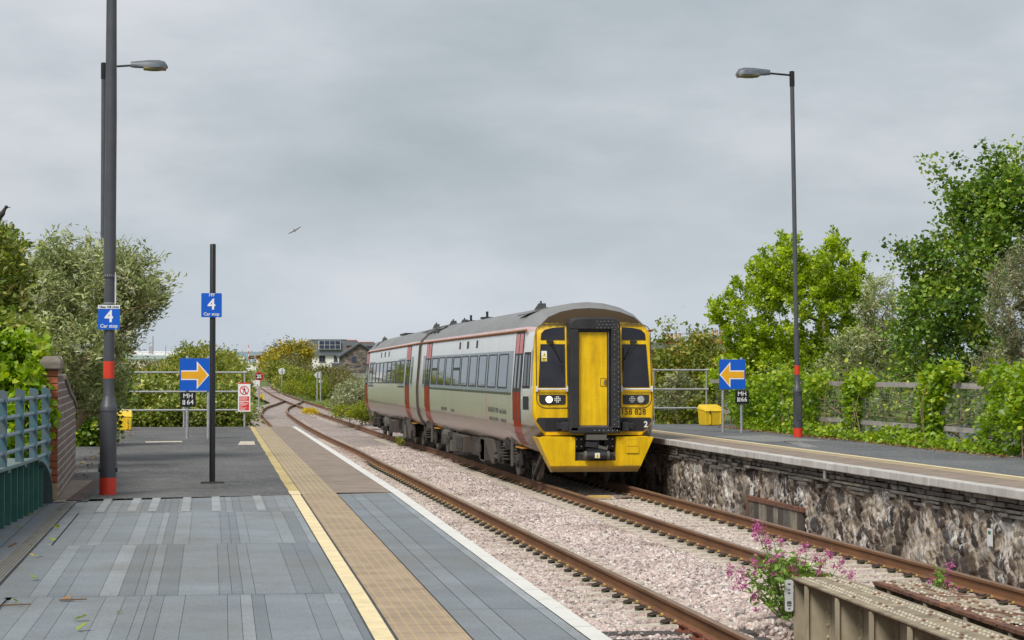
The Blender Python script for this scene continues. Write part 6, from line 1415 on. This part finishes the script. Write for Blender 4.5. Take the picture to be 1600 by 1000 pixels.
plant('dark_shrub', 'dark glossy green shrub behind the tall grey column', 'shrub', ((-9.63,43,0.99)[0], 43, .85), bl, 'leaf_ivy_dark', 'bark', n_t=260, per=36, size=.085, sig=.13, seed=43, r_max=.04, wood='stems', crown='foliage', asp=.8)
ivy('ivy', 'lush mound of large ivy leaves behind the teal railing', 'ivy', [(-9.77,25.3,2.11,0.39,0.5,0.51), (-10.1,25.3,2.14,0.42,0.6,0.63), (-9.53,24.85,2.2,0.17,0.25,0.23), (-9.53,24.8,1.77,0.23,0.25,0.41), (-9.71,24.6,1.48,0.34,0.3,0.41), (-9.71,25.4,2.52,0.28,0.4,0.18)], 7500, 'leaf_ivy', .072, 6, shape=8, stems=8, up=.3, droop=1.0)
bl = [(-10.09,29,2.75,0.32,0.5,0.18), (-10.36,29,2.67,0.32,0.5,0.24), (-9.97,29,2.56,0.24,0.5,0.19)]
plant('bramble', 'yellowish bramble shoots above the ivy mound at the left edge', 'bramble', ((-10.16,29,2.12)[0], 29, .8), bl, 'leaf_bramble', 'twig_brown', n_t=80, per=36, size=.075, sig=.10, seed=44, r_max=.02, wood='stems', crown='foliage', shape=4)
BANK = [('bramble', 'pale flowering bramble tangle behind the railing, left of the arrow sign', 'leaf_bramble', [(-8.94,60.5,1.53,0.87,1,0.67), (-9.49,60,1.29,0.58,0.8,0.57), (-8.43,59.6,1.13,0.66,0.6,0.43)], .085, .8),
        ('bramble', 'bramble tangle behind the railing, right of the arrow sign', 'leaf_bramble', [(-7.2,61,1.44,0.76,1,0.61), (-7.7,60,1.13,0.75,0.8,0.43), (-6.75,60,1.12,0.43,0.6,0.3)], .085, .8),
        ('bush', 'feathery yellow green bush beyond the brambles, left of the arrow sign', 'leaf_scrub', [(-9.38,74,1.63,0.86,1.4,0.49), (-8.66,76,1.95,0.68,1.3,0.51)], .10, .5),
        ('bush', 'feathery green bush rising directly behind the arrow sign', 'leaf_scrub', [(-7.88,78,2.28,0.78,1.5,0.78), (-7.48,80,2.59,0.53,1.3,0.58), (-8.05,80,2.68,0.31,0.8,0.49)], .10, .5),
        ('bush', 'dense green bush right of the black post, beyond the railing', 'leaf_scrub', [(-6.81,78,1.94,0.65,1.4,0.78), (-6.42,76,1.65,0.46,1.2,0.63), (-6.79,80,2.59,0.31,0.8,0.31)], .10, .5),
        ('bush', 'rounded bush beside the empty track, left of the speed sign', 'leaf_bramble', [(-5.88,95,1.39,0.37,1.2,0.47)], .12, .6),
        ('scrub', 'brownish scrub on the far bank below the long white roofs', 'leaf_olive', [(-10.57,110,1.86,1.53,3,0.55), (-9.52,120,2.02,1.33,3,0.47), (-11.3,105,1.76,1.17,2.5,0.58)], .16, .5),
        ('scrub', 'dark green thicket on the far bank behind the black post', 'leaf_scrub', [(-6.83,130,2.64,1.3,3,0.51), (-5.91,125,2.28,0.83,3,0.49), (-8.03,128,2.35,1.28,3,0.5)], .18, .5)]
for i, (nm, lab, mt, bl, sz, asp) in enumerate(BANK):
    c = bl[0]; V_ = sum(b[3] * b[5] for b in bl)
    plant(nm, lab, nm, base_at(c), bl, mt, 'twig_brown', n_t=int(110 + 14 * V_ / sz), per=40, size=sz, sig=sz * 1.9, seed=60 + i, asp=asp, upspray=.6 if nm == 'bush' else 0, r_max=.03, wood='stems', crown='foliage', zmin=ground_z(c[0], c[1]) + .05, tonespread=.2)
FARV = [('gorse', 'gorse bush full of yellow flowers on the bank beyond the track', 'gorse', 'leaf_gorse', [(4.25,323,3.53,2.51,4.5,2.15), (6.51,326,4.81,2.35,4.5,1.27), (2.86,316,2.98,1.4,3.75,1.4), (7.24,326,4.08,1,3.75,1.27)], .30),
        ('hedge', 'dark olive hedge below the gorse and beside the white house', 'hedge', 'leaf_olive', [(4.41,289,2.76,1.45,4.5,1.2), (8.33,292,1.63,2.43,4.5,0.81), (3.72,280,1.66,2.02,3.75,1.09)], .28),
        ('bush', 'dark bushes on the verge behind the white disc sign', 'bush', 'leaf_scrub', [(2.75,269,1.54,1.64,3,1.05), (3.52,258,1.28,1.86,3,0.86), (1.59,272,2.28,0.91,3,1.06)], .26),
        ('bush', 'bright fresh green bush beside the two-legged sign', 'bush', 'leaf_fresh', [(2.84,231,0.75,1.67,3,0.71), (4.21,221,0.44,1.84,3,0.92), (5.56,221,0.93,1.23,3,0.92), (4.25,231,1.38,1.28,3,0.51), (2.18,241,0.55,0.94,3,0.54)], .13),
        ('bush', 'brown green hedge below the stone gable', 'bush', 'leaf_olive', [(5.6,212,1.57,1.06,3,0.88), (6.03,207,1.02,0.81,3,0.81)], .13),
        ('silver_shrub', 'pale silvery shrub beside the rear of the train', 'shrub', 'leaf_bud_grey', [(-0.52,108,1.14,0.72,1.4,0.48), (0.17,110,1.3,0.49,1.4,0.55), (-1.12,106,0.93,0.44,1,0.27)], .11),
        ('weeds', 'bright yellow green weeds by the rail near the rear of the train', 'weeds', 'leaf_fresh', [(-0.78,100,0.48,0.44,1,0.22), (-1.08,104,0.46,0.4,1,0.14), (-0.23,101,0.54,0.28,0.8,0.34)], .09)]
for i, (nm, lab, ct_, mt, bl, sz) in enumerate(FARV):
    c = bl[0]; V_ = sum(b[3] * b[5] for b in bl)
    plant(nm, lab, ct_, base_at(c), bl, mt, 'twig_brown', n_t=int(90 + 9 * V_ / sz), per=42, size=sz, sig=sz * 1.8, seed=90 + i, asp=.6, r_max=.03, wood='stems', crown='foliage', zmin=ground_z(c[0], c[1]) + .05)
# grass on the verges
def verge(name, rows, mat, seed):
    g = np.random.default_rng(seed); P = []
    for x0, x1, y0, y1, n in rows:
        for _ in range(n):
            y = y0 + (y1 - y0) * g.random(); c = t2c(y) + 1.9 if x0 >= 0 else min(t1r(min(y, 189)) - 1.505, t2c(y) - .75) - 1.3
            x = c + x0 + (x1 - x0) * g.random() if x0 >= 0 else c + x0 * g.random() ** 1.2 + .3; P.append((x, y, ground_z(x, y) - .02))
    P = np.array(P); V, F, T = leaf_geo(P, .20, g, .1, .16, -3., sizevar=.5); o = np_mesh(name, V, F, mat, T); tag(o, kind='stuff')
verge('grass', [(0, 6, 88, 200, 16000), (0, 5, 58.5, 88, 5000), (-4, 0, 58, 190, 16000), (0, 9, 200, 330, 5000)], 'grass_blade', 3)
# pink valerian growing by the girder, and a small one by the rail
def valerian(label, base, heads, nleaf, lsp, seed):
    g = np.random.default_rng(seed); b0 = np.array(base); t = thing('valerian', label, 'flowering plant', base, 0, 'pink valerian plants'); sg = []; LP = []; FV = []
    for h in heads:
        h = np.array(h) + [0, .25 * g.normal(), 0]; m = (b0 * .55 + h * .45) + g.normal(size=3) * .05; m[2] += .05
        sg += [(np.zeros(3), m - b0, .006, .005), (m - b0, h - b0, .005, .003)]
        for f in np.linspace(.2, .85, 8): LP += [m - b0 + (h - m) * (f - .25) + g.normal(size=3) * .02 for _ in range(2)]
        for q, rr in ((0, .033), (-.05, .026), (-.095, .017)):
            side = g.normal(size=3) * .03 * (q != 0); FV.append(h - b0 + [0, 0, q] + side + g.normal(size=(int(80 * rr / .036), 3)) * rr * [.62, .62, .7])
    P = np.array(lsp) - b0; P = np.repeat(P, nleaf // len(P) + 1, 0) + g.normal(size=(len(P) * (nleaf // len(P) + 1), 3)) * [.075, .12, .07]
    for q in P[::9]: sg.append((np.zeros(3), q, .005, .003))
    P = np.concatenate([P, np.array(LP)]); V, F, T = leaf_geo(P, .075, g, .5, .42, .2); np_mesh('foliage', V, F, 'leaf_valerian', T, t)
    P = np.concatenate(FV); V, F, T = leaf_geo(P, .015, g, .2, .9); np_mesh('flowers', V, F, 'petal', T, t)
    V, F = tubes(sg, 5); np_mesh('stems', V, F, 'twig_green', None, t)
leaf_mat('leaf_valerian', [(0, (0.079, 0.167, 0.024)), (.5, (0.190, 0.333, 0.049)), (1, (0.347, 0.501, 0.114))], .3); plain('twig_green', (.16, .20, .06), .7)
valerian('pink flowering valerian growing out of the ballast behind the cream girder', (-2.05,22.1,-0.23), [(-2.38,22,0.79), (-2.35,22,0.73), (-2.26,22,0.7), (-2.25,22,0.62), (-2.6,22,0.35), (-2.42,22,0.48), (-2.44,22,0.44), (-2.02,22,0.58), (-1.9,22,0.56), (-2.01,22,0.46), (-1.81,22,0.47), (-1.79,22,0.4), (-1.68,22,0.49), (-1.52,22,0.41), (-1.52,22,0.31), (-2.64,22,0.37), (-2.57,22,0.23), (-2.09,22,0.12), (-2.42,22,0.09)], 330,
         [(-2.21,22,0.34), (-2.12,22,0.25), (-2.02,22,0.37), (-2.28,22,0.19), (-1.92,22,0.34), (-2.18,22,0.06), (-2.37,22,0.28), (-2.05,22,0.09), (-1.84,22,0.31), (-2.15,22,0.47), (-2.25,22,0.4), (-2.12,22,-0.07)], 7)
valerian('lone pink valerian stem beside the rail near the rusty girder', (-0.52,22.2,0.06), [(-0.51,22.2,0.39), (-0.53,22.2,0.25), (-0.42,22.2,0.19), (-0.32,22.2,0.11)], 14, [(-0.52,22.2,0.16), (-0.5,22.2,0.09)], 8)
t = plant('ragwort', 'yellow flowering weed in the ballast between the two tracks', 'weed', ((-0.4,146.85,-0.2)[0], (-0.4,146.85,-0.2)[1], -.25), [(-1.36,128,0.07,0.39,0.4,0.07)], 'petal_yellow', 'twig_green', n_t=30, per=12, size=.10, sig=.10, seed=77, r_max=.01, wood='stems', crown='flowers')
plant('weed', 'small grey green weed in the ballast below the middle of the train', 'weed', ((-0.89,78.19,-0.2)[0], (-0.89,78.19,-0.2)[1], -.22), [(-1.21,74.5,-0.02,0.12,0.2,0.08)], 'leaf_scrub', 'twig_green', n_t=20, per=10, size=.10, sig=.08, seed=78, asp=.25, r_max=.01, upspray=1, wood='stems', crown='foliage')

# ------------------------------------------------------------------ far buildings and signals
plain('house_white', (.84, .82, .77), .8, var=.06, scale=.5)
plain('house_slate', (.13, .145, .165), .7, var=.15, scale=.8)
plain('roof_dark', (.075, .08, .09), .7, var=.2, scale=.8)
plain('roof_pale', (.62, .63, .62), .7, var=.12, scale=.4)
plain('roof_green', (.24, .31, .27), .7, var=.12, scale=.4)
plain('roof_red', (.38, .13, .08), .8, var=.2, scale=.6)
plain('brick_red', (.28, .085, .05), .85, var=.25, scale=1.5)
plain('pot_buff', (.55, .36, .20), .8, var=.15, scale=2)
plain('wood_grey', (.28, .25, .22), .85, var=.2, scale=1.2, stretch=(6, 1, .4))
plain('pane_dark', (.025, .028, .035), .15, var=.3)
plain('solar', (.035, .045, .085), .15, var=.4, scale=.6)
plain('barrier_red', (.60, .05, .04), .5, var=.05)
m, nt, p = new_mat('stone_grey'); v = coords(nt, (1, 1, 2.2)); vo = nd(nt, 'ShaderNodeTexVoronoi', Scale=1.6); lk(nt, v, vo.inputs['Vector']); sc_ = nt.nodes.new('ShaderNodeSeparateColor'); lk(nt, vo.outputs['Color'], sc_.inputs[0])
r_ = ramp(nt, [(0, (.06, .055, .055)), (.5, (.13, .115, .105)), (.8, (.19, .15, .12)), (1, (.24, .20, .17))]); lk(nt, sc_.outputs[0], r_.inputs['Fac']); lk(nt, r_.outputs[0], p.inputs['Base Color']); p.inputs['Roughness'].default_value = .9; MATS['stone_grey'] = m
k5 = 560 / 3600
def hp(px_, py_, y): v = (px_, py_); return v
t = thing('white_house', 'white rendered house with a slate-clad upper floor and a large solar panel', 'house', ((24.73,560,2.28)[0], 560, 1.2)); zt = lambda py: 2.28 + (580 - py) * k5 - 1.2; X5 = lambda q: (q - 513) * k5
mb = MB(); mb.box(X5(488), X5(533), 0, 8, 0, zt(554)); mb.build('wall', 'house_white', t)
mb = MB(); mb.slabx([(-.5, zt(554)), (-.3, zt(531)), (8.3, zt(531)), (8.5, zt(554))], X5(485), X5(541)); mb.box(X5(484.5), X5(541.5), -.6, 8.6, zt(554) - .25, zt(554)); mb.box(X5(484.5), X5(541.5), -.4, 8.4, zt(531), zt(530.4), 1); mb.build('upper_floor', ['house_slate', 'roof_dark'], t)
for x0, x1, z0, z1 in ((498.5, 508, 565, 555), (521.5, 527, 564, 555)):
    mb = MB(); mb.box(X5(x0), X5(x1), -.1, .1, zt(z0), zt(z1)); mb.box(X5(x0) - .15, X5(x1) + .15, -.2, .1, zt(z0) - .2, zt(z0)); mb.box(X5((x0 + x1) / 2) - .08, X5((x0 + x1) / 2) + .08, -.16, 0, zt(z0), zt(z1)); w_ = mb.build('window', 'roof_dark', t)
    mb = MB(); mb.box(X5(x0) + .15, X5(x1) - .15, -.12, 0, zt(z0) + .1, zt(z1) - .1); mb.build('pane', 'pane_dark', w_)
mb = MB(); mb.box(X5(518), X5(533), -.8, 0, 0, zt(567.5)); mb.build('lean_to', 'roof_dark', t)
mb = MB(); mb.box(X5(497.5), X5(531.7), -1.0, -.5, zt(546), zt(532.5), 1)
for i in range(4):
    for j in range(2): mb.box(X5(498.4 + 8.3 * i), X5(506 + 8.3 * i), -1.06, -1.0, zt(545.2 - 6.6 * j), zt(539.4 - 6.6 * j), 0)
mb.build('solar_panel', ['solar', 'rail_white'], t)
mb = MB(); mb.box(X5(477), X5(488), 1, 7, 0, zt(552)); mb.slab([(X5(476), zt(553.5)), (X5(488), zt(545)), (X5(488), zt(544)), (X5(476), zt(552.5))], .5, 7.5, 1); mb.build('side_wing', ['cap_stone', 'rail_white'], t)
k4 = 480 / 3600
t = thing('stone_house', 'grey stone house gable with one small window and a dark roof', 'house', ((25.66,480,1.61)[0], 480, .8)); zt = lambda py: 2.28 + (580 - py) * k4 - .8; X4 = lambda q: (q - 555) * k4
mb = MB(); mb.slab([(X4(534), 0), (X4(592), 0), (X4(592), zt(557)), (X4(562), zt(537)), (X4(534), zt(556))], 0, 9); mb.build('wall', 'stone_grey', t)
mb = MB(); mb.slab([(X4(530), zt(558.5)), (X4(562), zt(537.5)), (X4(562), zt(535)), (X4(530), zt(556))], -.5, 9.3, 0); mb.slab([(X4(596), zt(559)), (X4(562), zt(537.5)), (X4(562), zt(535)), (X4(596), zt(557))], -.5, 9.3, 0)
for i in range(5): f = i / 5; mb.rbox((X4(536 + 22 * f), 4, zt(553.6 - 14.6 * f) + .12), (.55, 7.5, .06), (0, -.58, 0), 1)
mb.build('roof', ['roof_dark', 'roof_pale'], t)
mb = MB(); mb.box(X4(549), X4(555.5), -.12, .1, zt(566), zt(557)); w_ = mb.build('window', 'roof_dark', t); mb = MB(); mb.box(X4(550.2), X4(554.5), -.15, 0, zt(564.5), zt(558.3)); mb.build('pane', 'solar', w_)
t = thing('wooden_fence', 'grey timber fence below the stone gable', 'fence', ((23,440,0.33)[0], 440, .6)); k_ = 440 / 3600
mb = MB()
for q in range(36): mb.box((-16 + q * .92) * k_, (-16 + q * .92 + .84) * k_, 0, .04, 0, 2.28 + (580 - 583.5) * k_ - .6 + .04 * (q % 2))
mb.build('boards', 'wood_grey', t)
def gable_house(name, label, px0, px1, ptop, peave, y, wall, roof, ridge='roof_red', along=True):
    k = y / 3600; x0, x1 = px0 * k, px1 * k; b = C0(px0, y); t = thing(name, label, 'house', (b, y, 1.0)); z = lambda py: 2.28 + (580 - py) * k - 1.0; wd = x1 - x0
    mb = MB()
    if along: mb.box(0, wd, 0, 8, 0, z(peave)); mb.build('wall', wall, t); mb = MB(); mb.slabx([(-.4, z(peave)), (4, z(ptop)), (8.4, z(peave))], -.3, wd + .3)
    else: mb.slab([(0, 0), (wd, 0), (wd, z(peave)), (wd / 2, z(ptop)), (0, z(peave))], 0, 9); mb.build('wall', wall, t); mb = MB(); mb.slab([(-.5, z(peave) - .3), (wd / 2, z(ptop)), (wd / 2, z(ptop) + .35), (-.5, z(peave))], -.4, 9.4); mb.slab([(wd + .5, z(peave) - .3), (wd / 2, z(ptop)), (wd / 2, z(ptop) + .35), (wd + .5, z(peave))], -.4, 9.4)
    rf = mb.build('roof', roof, t)
    mb = MB(); mb.cyl((0, 4 if along else 0, z(ptop) + .05), (wd, 4 if along else 0, z(ptop) + .05), .22, .22, 6) if along else mb.box(wd / 2 - .2, wd / 2 + .2, 0, 9, z(ptop), z(ptop) + .4); mb.build('ridge', ridge, rf); return t, z, wd
def C0(px_, y):
    a = (px_ - 800) / 3600; ca, sa = math.cos(math.atan2(.1372, .9905)), math.sin(math.atan2(.1372, .9905)); return -7.85 + y * (a * ca + sa) / (ca - a * sa)
gable_house('brick_house', 'red brick house with a grey roof left of the white house', 468, 486, 535, 546, 620, 'brick_red', 'roof_dark')
gable_house('terraced_house', 'terraced house with a red ridge right behind the white house', 540, 559, 532, 540, 640, 'brick_red', 'roof_dark')
gable_house('terraced_house', 'grey roofed house with red ridge tiles behind the stone gable', 560, 586, 535, 541, 650, 'house_slate', 'roof_dark')
for px0, px1, pt, pe, y, mt, lab in ((150, 236, 550.5, 557, 430, 'roof_pale', 'long white roofed building behind the scrub, left of the mast'), (234, 318, 551, 556, 440, 'roof_pale', 'long white roofed building behind the scrub, right of the mast'), (186, 262, 556, 561.5, 400, 'roof_green', 'low building with a pale green roof in front of the white roofs'), (255, 300, 556, 562, 395, 'roof_green', 'low pale green roofed building right of the mast')):
    gable_house('holiday_building', lab, px0, px1, pt, pe, y, 'house_white', mt, ridge='roof_pale')
gable_house('gable_building', 'pale timber gable with a rust red roof edge beside the tall column', 172, 205, 538, 551, 420, 'roof_pale', 'roof_red', along=False)
for px_, pt, y, r_, lab in ((239, 526, 410, .10, 'tall thin mast above the long white roofs'), (259, 541, 420, .07, 'short thin pole above the long white roofs'), (208, 541, 415, .07, 'pale short pole beside the timber gable')):
    t = thing('mast', lab, 'mast', (C0(px_, y), y, 2)); mb = MB(); mb.cyl((0, 0, 0), (0, 0, 2.28 + (580 - pt) * y / 3600 - 2), r_, r_ * .8, 6); mb.box(-.2, .2, -.05, .05, .5, .8); mb.build('pole', 'wood_grey', t)
t = thing('louvre_box', 'small dark lattice frame standing beside the tall thin mast', 'frame', (C0(235, 409), 409, 3)); mb = MB()
for i in range(4): mb.box(-.25 + i * .16, -.19 + i * .16, 0, .1, 0, 2.28 + (580 - 541.5) * 409 / 3600 - 3)
for j in range(4): mb.box(-.28, .32, -.02, .0, .8 + j * .6, .9 + j * .6)
mb.build('lattice', 'under_grey', t)
# chimneys of the terrace hidden by the trees on the right
t = thing('brick_terrace', 'red brick terrace with buff chimney pots showing above the trees', 'house', (C0(1050, 200), 200, .6)); k_ = 200 / 3600; z = lambda py: 2.28 + (580 - py) * k_ - .6
mb = MB(); mb.box(-1.5, 7.5, 1, 9, 0, z(545)); mb.build('wall', 'brick_red', t)
mb = MB(); mb.slabx([(.5, z(547)), (5, z(533)), (9.5, z(547))], -1.8, 7.8); rf = mb.build('roof', 'roof_dark', t)
for px_, n, pz in ((1052, 5, 530), (1100, 4, 526.5), (1133, 4, 524)):
    x = (px_ - 1050) * k_; mb = MB(); mb.box(x - .1, x + n * .36, 4.2, 5, z(545), z(pz)); mb.box(x - .18, x + n * .36 + .08, 4.1, 5.1, z(pz) - .02, z(pz) + .14, 1); ch = mb.build('chimney', ['brick_red', 'cap_stone'], t)
    for i in range(n): mb = MB(); mb.lathe([(.13, .14), (.115, .45), (.14, .5), (.14, .58)], (x + .12 + i * .36, 4.6, z(pz)), 10, 0); mb.cyl((x + .12 + i * .36, 4.6, z(pz) + .58), (x + .12 + i * .36, 4.6, z(pz) + .66), .15, .12, 8, 1); mb.build('chimney_pot', ['pot_buff', 'roof_dark'], ch)
mb = MB(); mb.cyl((2.62, 4.6, z(530)), (2.62, 4.6, z(504)), .035, .025, 6); mb.cyl((.52, 4.6, z(534)), (.52, 4.6, z(513)), .03, .02, 6); mb.build('aerial', 'under_grey', t)
# railway signs down the line
def track_sign(name, label, px_, py0, py1, y, fn): k = y / 3600; t = thing(name, label, 'sign', (C0(px_, y), y, 2.28 + (580 - py1) * k)); fn(t, k, (py1 - py0) * k); return t
def speed(t, k, h):
    mb = MB(); mb.cyl((0, .03, -.3), (0, .03, h - .3), .045, .045, 8); mb.build('post', 'galvanised', t)
    n = 28; r = 7.2 * k; mb = MB(); zc = h - r + .1
    for rr, y, mi in ((r, -.02, 0), (r * .74, -.03, 1)): mb.slab([(rr * math.cos(2 * PI * i / n), zc + rr * math.sin(2 * PI * i / n)) for i in range(n)], y, .02, mi)
    mb.build('disc', ['sign_red', 'sign_black'], t); mb = MB(); mb.text('25', r * 1.05, (0, -.035, zc), bold=.012); mb.build('lettering', 'ink_white', t)
track_sign('speed_sign', 'round red-ringed black speed sign beside the far track', 405, 583, 622, 190, speed)
def disc_back(t, k, h):
    mb = MB(); mb.cyl((0, -.02, -1.6), (0, -.02, h - .1), .05, .05, 8); mb.build('post', 'galvanised', t); r = 5 * k; mb = MB(); n = 24; mb.slab([(r * math.cos(2 * PI * i / n), h - r + r * math.sin(2 * PI * i / n)) for i in range(n)], .03, .06); mb.rbox((0, .0, h - r), (r * 1.5, .05, .07)); mb.build('disc', 'roof_pale', t)
track_sign('disc_sign', 'pale back of a round sign on a post in the far verge', 440.5, 575, 597, 250, disc_back)
def two_leg(t, k, h):
    mb = MB()
    for x in (-2.4, 3.0): mb.cyl((x * k, -.03, -1.2), (x * k, -.03, h), .055, .055, 8)
    mb.build('post', 'galvanised', t); mb = MB(); mb.slab([(-7.2 * k, h - 6 * k), (-3.2 * k, h - 1.2 * k), (4.8 * k, h - 1.2 * k), (4.8 * k, h - 10.8 * k), (-3.2 * k, h - 10.8 * k)], .03, .06); mb.slab([(.4 * k, h - 18 * k), (5.6 * k, h - 18 * k), (5.6 * k, h - 13.6 * k), (.4 * k, h - 13.6 * k)], .03, .06); mb.build('panel', 'roof_pale', t)
track_sign('arrow_board', 'grey back of an arrow-shaped board on two legs in the far verge', 498, 580, 618, 200, two_leg)
t = thing('track_board', 'small white board on posts half hidden by leaves beside the far track', 'sign', (C0(395, 150), 150, -.2)); mb = MB(); mb.box(-.7, .45, 0, .04, 1.5, 1.9); mb.build('panel', 'rail_white', t); mb = MB(); mb.cyl((-.4, .05, 0), (-.4, .05, 1.7), .05, .05, 8); mb.cyl((.4, .05, 0), (.4, .05, 1.7), .05, .05, 8); mb.build('post', 'galvanised', t)
t = thing('track_box', 'small yellow box on the ground beside the far speed sign', 'box', (C0(410, 190), 190, .0)); mb = MB(); mb.box(-.16, .16, 0, .2, 0, .32); mb.box(-.18, .18, -.02, .22, .32, .36); mb.build('box_body', 'grit_yellow', t)
# level crossing far away
y = 700; k_ = y / 3600; zz_ = lambda py: 2.28 + (580 - py) * k_
t = thing('crossing_barrier', 'raised red and white level crossing barrier far down the line', 'barrier', (C0(388.5, y), y, zz_(577))); mb = MB(); h = (577 - 539) * k_
for i in range(8): mb.cyl((0, 0, h * i / 8), (0, 0, h * (i + 1) / 8), .17 - .01 * i, .16 - .01 * i, 8, i % 2)
mb.build('boom', ['sign_white', 'barrier_red'], t); mb = MB(); mb.box(-.4, .4, -.5, .5, 0, 1.6); mb.build('pedestal', 'sign_black', t)
t = thing('crossing_signal', 'black twin-headed level crossing light with red rims far down the line', 'signal', (C0(398, y), y, zz_(577)))
mb = MB(); mb.cyl((-1, 0, 0), (-1, 0, 4), .12, .12, 8); mb.cyl((1.2, 0, 0), (1.2, 0, 4.2), .12, .12, 8); mb.build('post', 'rail_white', t)
mb = MB()
for x, z in ((-1, 3.6), (1.2, 3.7)): mb.box(x - .9, x + .9, -.1, .1, z - .5, z + .5, 1); mb.box(x - .8, x + .8, -.16, -.1, z - .4, z + .4, 0)
mb.build('signal_head', ['sign_black', 'barrier_red'], t)
t = thing('crossing_hut', 'white equipment cabin by the far level crossing', 'cabin', (C0(391, y - 10), y - 10, zz_(580))); mb = MB(); mb.box(-1.7, 1.7, 0, 2, 0, 2.1); mb.build('wall', 'house_white', t); mb = MB(); mb.box(-1.85, 1.85, -.15, 2.15, 2.1, 2.25); mb.build('roof', 'roof_pale', t)
t = thing('street_lamp', 'slender grey street lamp against the sea far down the line', 'street lamp', (C0(412.5, 650), 650, 2.5)); hh = 2.28 + (580 - 543.5) * 650 / 3600 - 2.5; mb = MB(); mb.cyl((0, 0, 0), (0, 0, hh), .1, .06, 8); mb.tube([(0, 0, hh), (.25, 0, hh + .2), (.6, 0, hh + .25)], .05, 6); mb.build('pole', 'under_grey', t); mb = MB(); mb.rbox((.75, 0, hh + .24), (.5, .2, .1)); mb.build('lantern', 'lamp_head_grey', t)
for px_, py_, w_, h_, y, mt, lab in ((372, 566, 16, 8, 760, 'roof_pale', 'pale low building by the shore left of the crossing barrier'), (408, 562, 14, 6, 780, 'roof_dark', 'dark low building by the shore right of the crossing light'), (355, 568, 12, 6, 740, 'house_white', 'white low building by the shore behind the bushes')):
    gable_house('shore_building', lab, px_ - w_ / 2, px_ + w_ / 2, py_ - h_, py_ - h_ * .4, y, 'house_white', mt, ridge='roof_dark')

# ------------------------------------------------------------------ birds
plain('feather_dark', (.03, .022, .018), .7, var=.4, scale=20); plain('feather_tan', (.22, .14, .09), .7, var=.4, scale=20)
def bird_body(mb, L_, r, mi=0):
    prof = [(.001, -L_ * .5), (r * .5, -L_ * .38), (r * .95, -L_ * .1), (r, L_ * .08), (r * .7, L_ * .27), (r * .62, L_ * .36), (r * .66, L_ * .42), (r * .3, L_ * .5), (.001, L_ * .6)]
    a = len(mb.v); mb.lathe(prof, n=10, mi=mi)
    for i in range(a, len(mb.v)): x, y_, z_ = mb.v[i]; mb.v[i] = (z_, x, y_ * .9)
def wing(mb, s, span, chord, mi=0):
    st = [(0, 0.1, -.55), (.25, .18, -.5), (.5, .22, -.42), (.78, .05, -.38), (1, -.25, -.36)]; th = .012 * span
    for (u0, l0, t0), (u1, l1, t1) in zip(st[:-1], st[1:]):
        z0, z1 = .10 * span * math.sin(u0 * 2.2), .10 * span * math.sin(u1 * 2.2)
        vs = [(l0 * chord, s * u0 * span, z0), (l1 * chord, s * u1 * span, z1), (t1 * chord, s * u1 * span, z1), (t0 * chord, s * u0 * span, z0)]
        mb.add(vs + [(a, b, c - th) for a, b, c in vs], [(0, 1, 2, 3), (7, 6, 5, 4), (0, 4, 5, 1), (2, 6, 7, 3), (1, 5, 6, 2)], mi)
def flyer(label, loc, span, rot, mats):
    o = None; mb = MB(); bird_body(mb, span * .62, span * .085, 1); wing(mb, 1, span, span * .42); wing(mb, -1, span, span * .42)
    mb.add([(-span * .28, -.03 * span, 0), (-span * .52, -.12 * span, 0), (-span * .54, .12 * span, 0), (-span * .28, .03 * span, 0), (-span * .28, -.03 * span, .01), (-span * .52, -.12 * span, .01), (-span * .54, .12 * span, .01), (-span * .28, .03 * span, .01)], [(0, 1, 2, 3), (7, 6, 5, 4), (1, 5, 6, 2)])
    o = mb.build('bird', mats, smooth=False); o.location = loc; o.rotation_euler = rot; tag(o, label, 'bird', 'birds in the sky'); return o
flyer('brown gull-like bird gliding with banked wings in the open sky', (-5.23,60,5.92), .20, (R(33), R(24), R(-80)), ['feather_dark', 'feather_tan'])
flyer('tiny dark bird low over the sea above the far crossing', (-3,150,4.66), .10, (R(20), 0, R(40)), ['feather_dark', 'feather_dark'])
flyer('tiny pale bird above the long white roofs', (-8.99,150,4.73), .09, (R(-15), 0, R(70)), ['feather_tan', 'feather_dark'])
t = thing('crow', 'black crow perched on the bush at the left edge', 'bird', (-10.43,32,4.42))
mb = MB(); bird_body(mb, .19, .042)
q = Matrix.Rotation(R(-62), 3, 'Y'); mb.v = [tuple(q @ Vector(v)) for v in mb.v]; mb.ball((.055, 0, .095), .026, 0, 10, 6); mb.cyl((.075, 0, .095), (.115, 0, .088), .010, .003, 6); mb.slabx([(-.02, -.16), (.02, -.16), (.014, -.03), (-.014, -.03)], -.075, -.055); mb.cyl((.0, .012, -.04), (.0, .012, -.11), .004, .004, 5); mb.cyl((.0, -.012, -.04), (.0, -.012, -.11), .004, .004, 5)
mb.build('body', 'feather_dark', t, smooth=True)
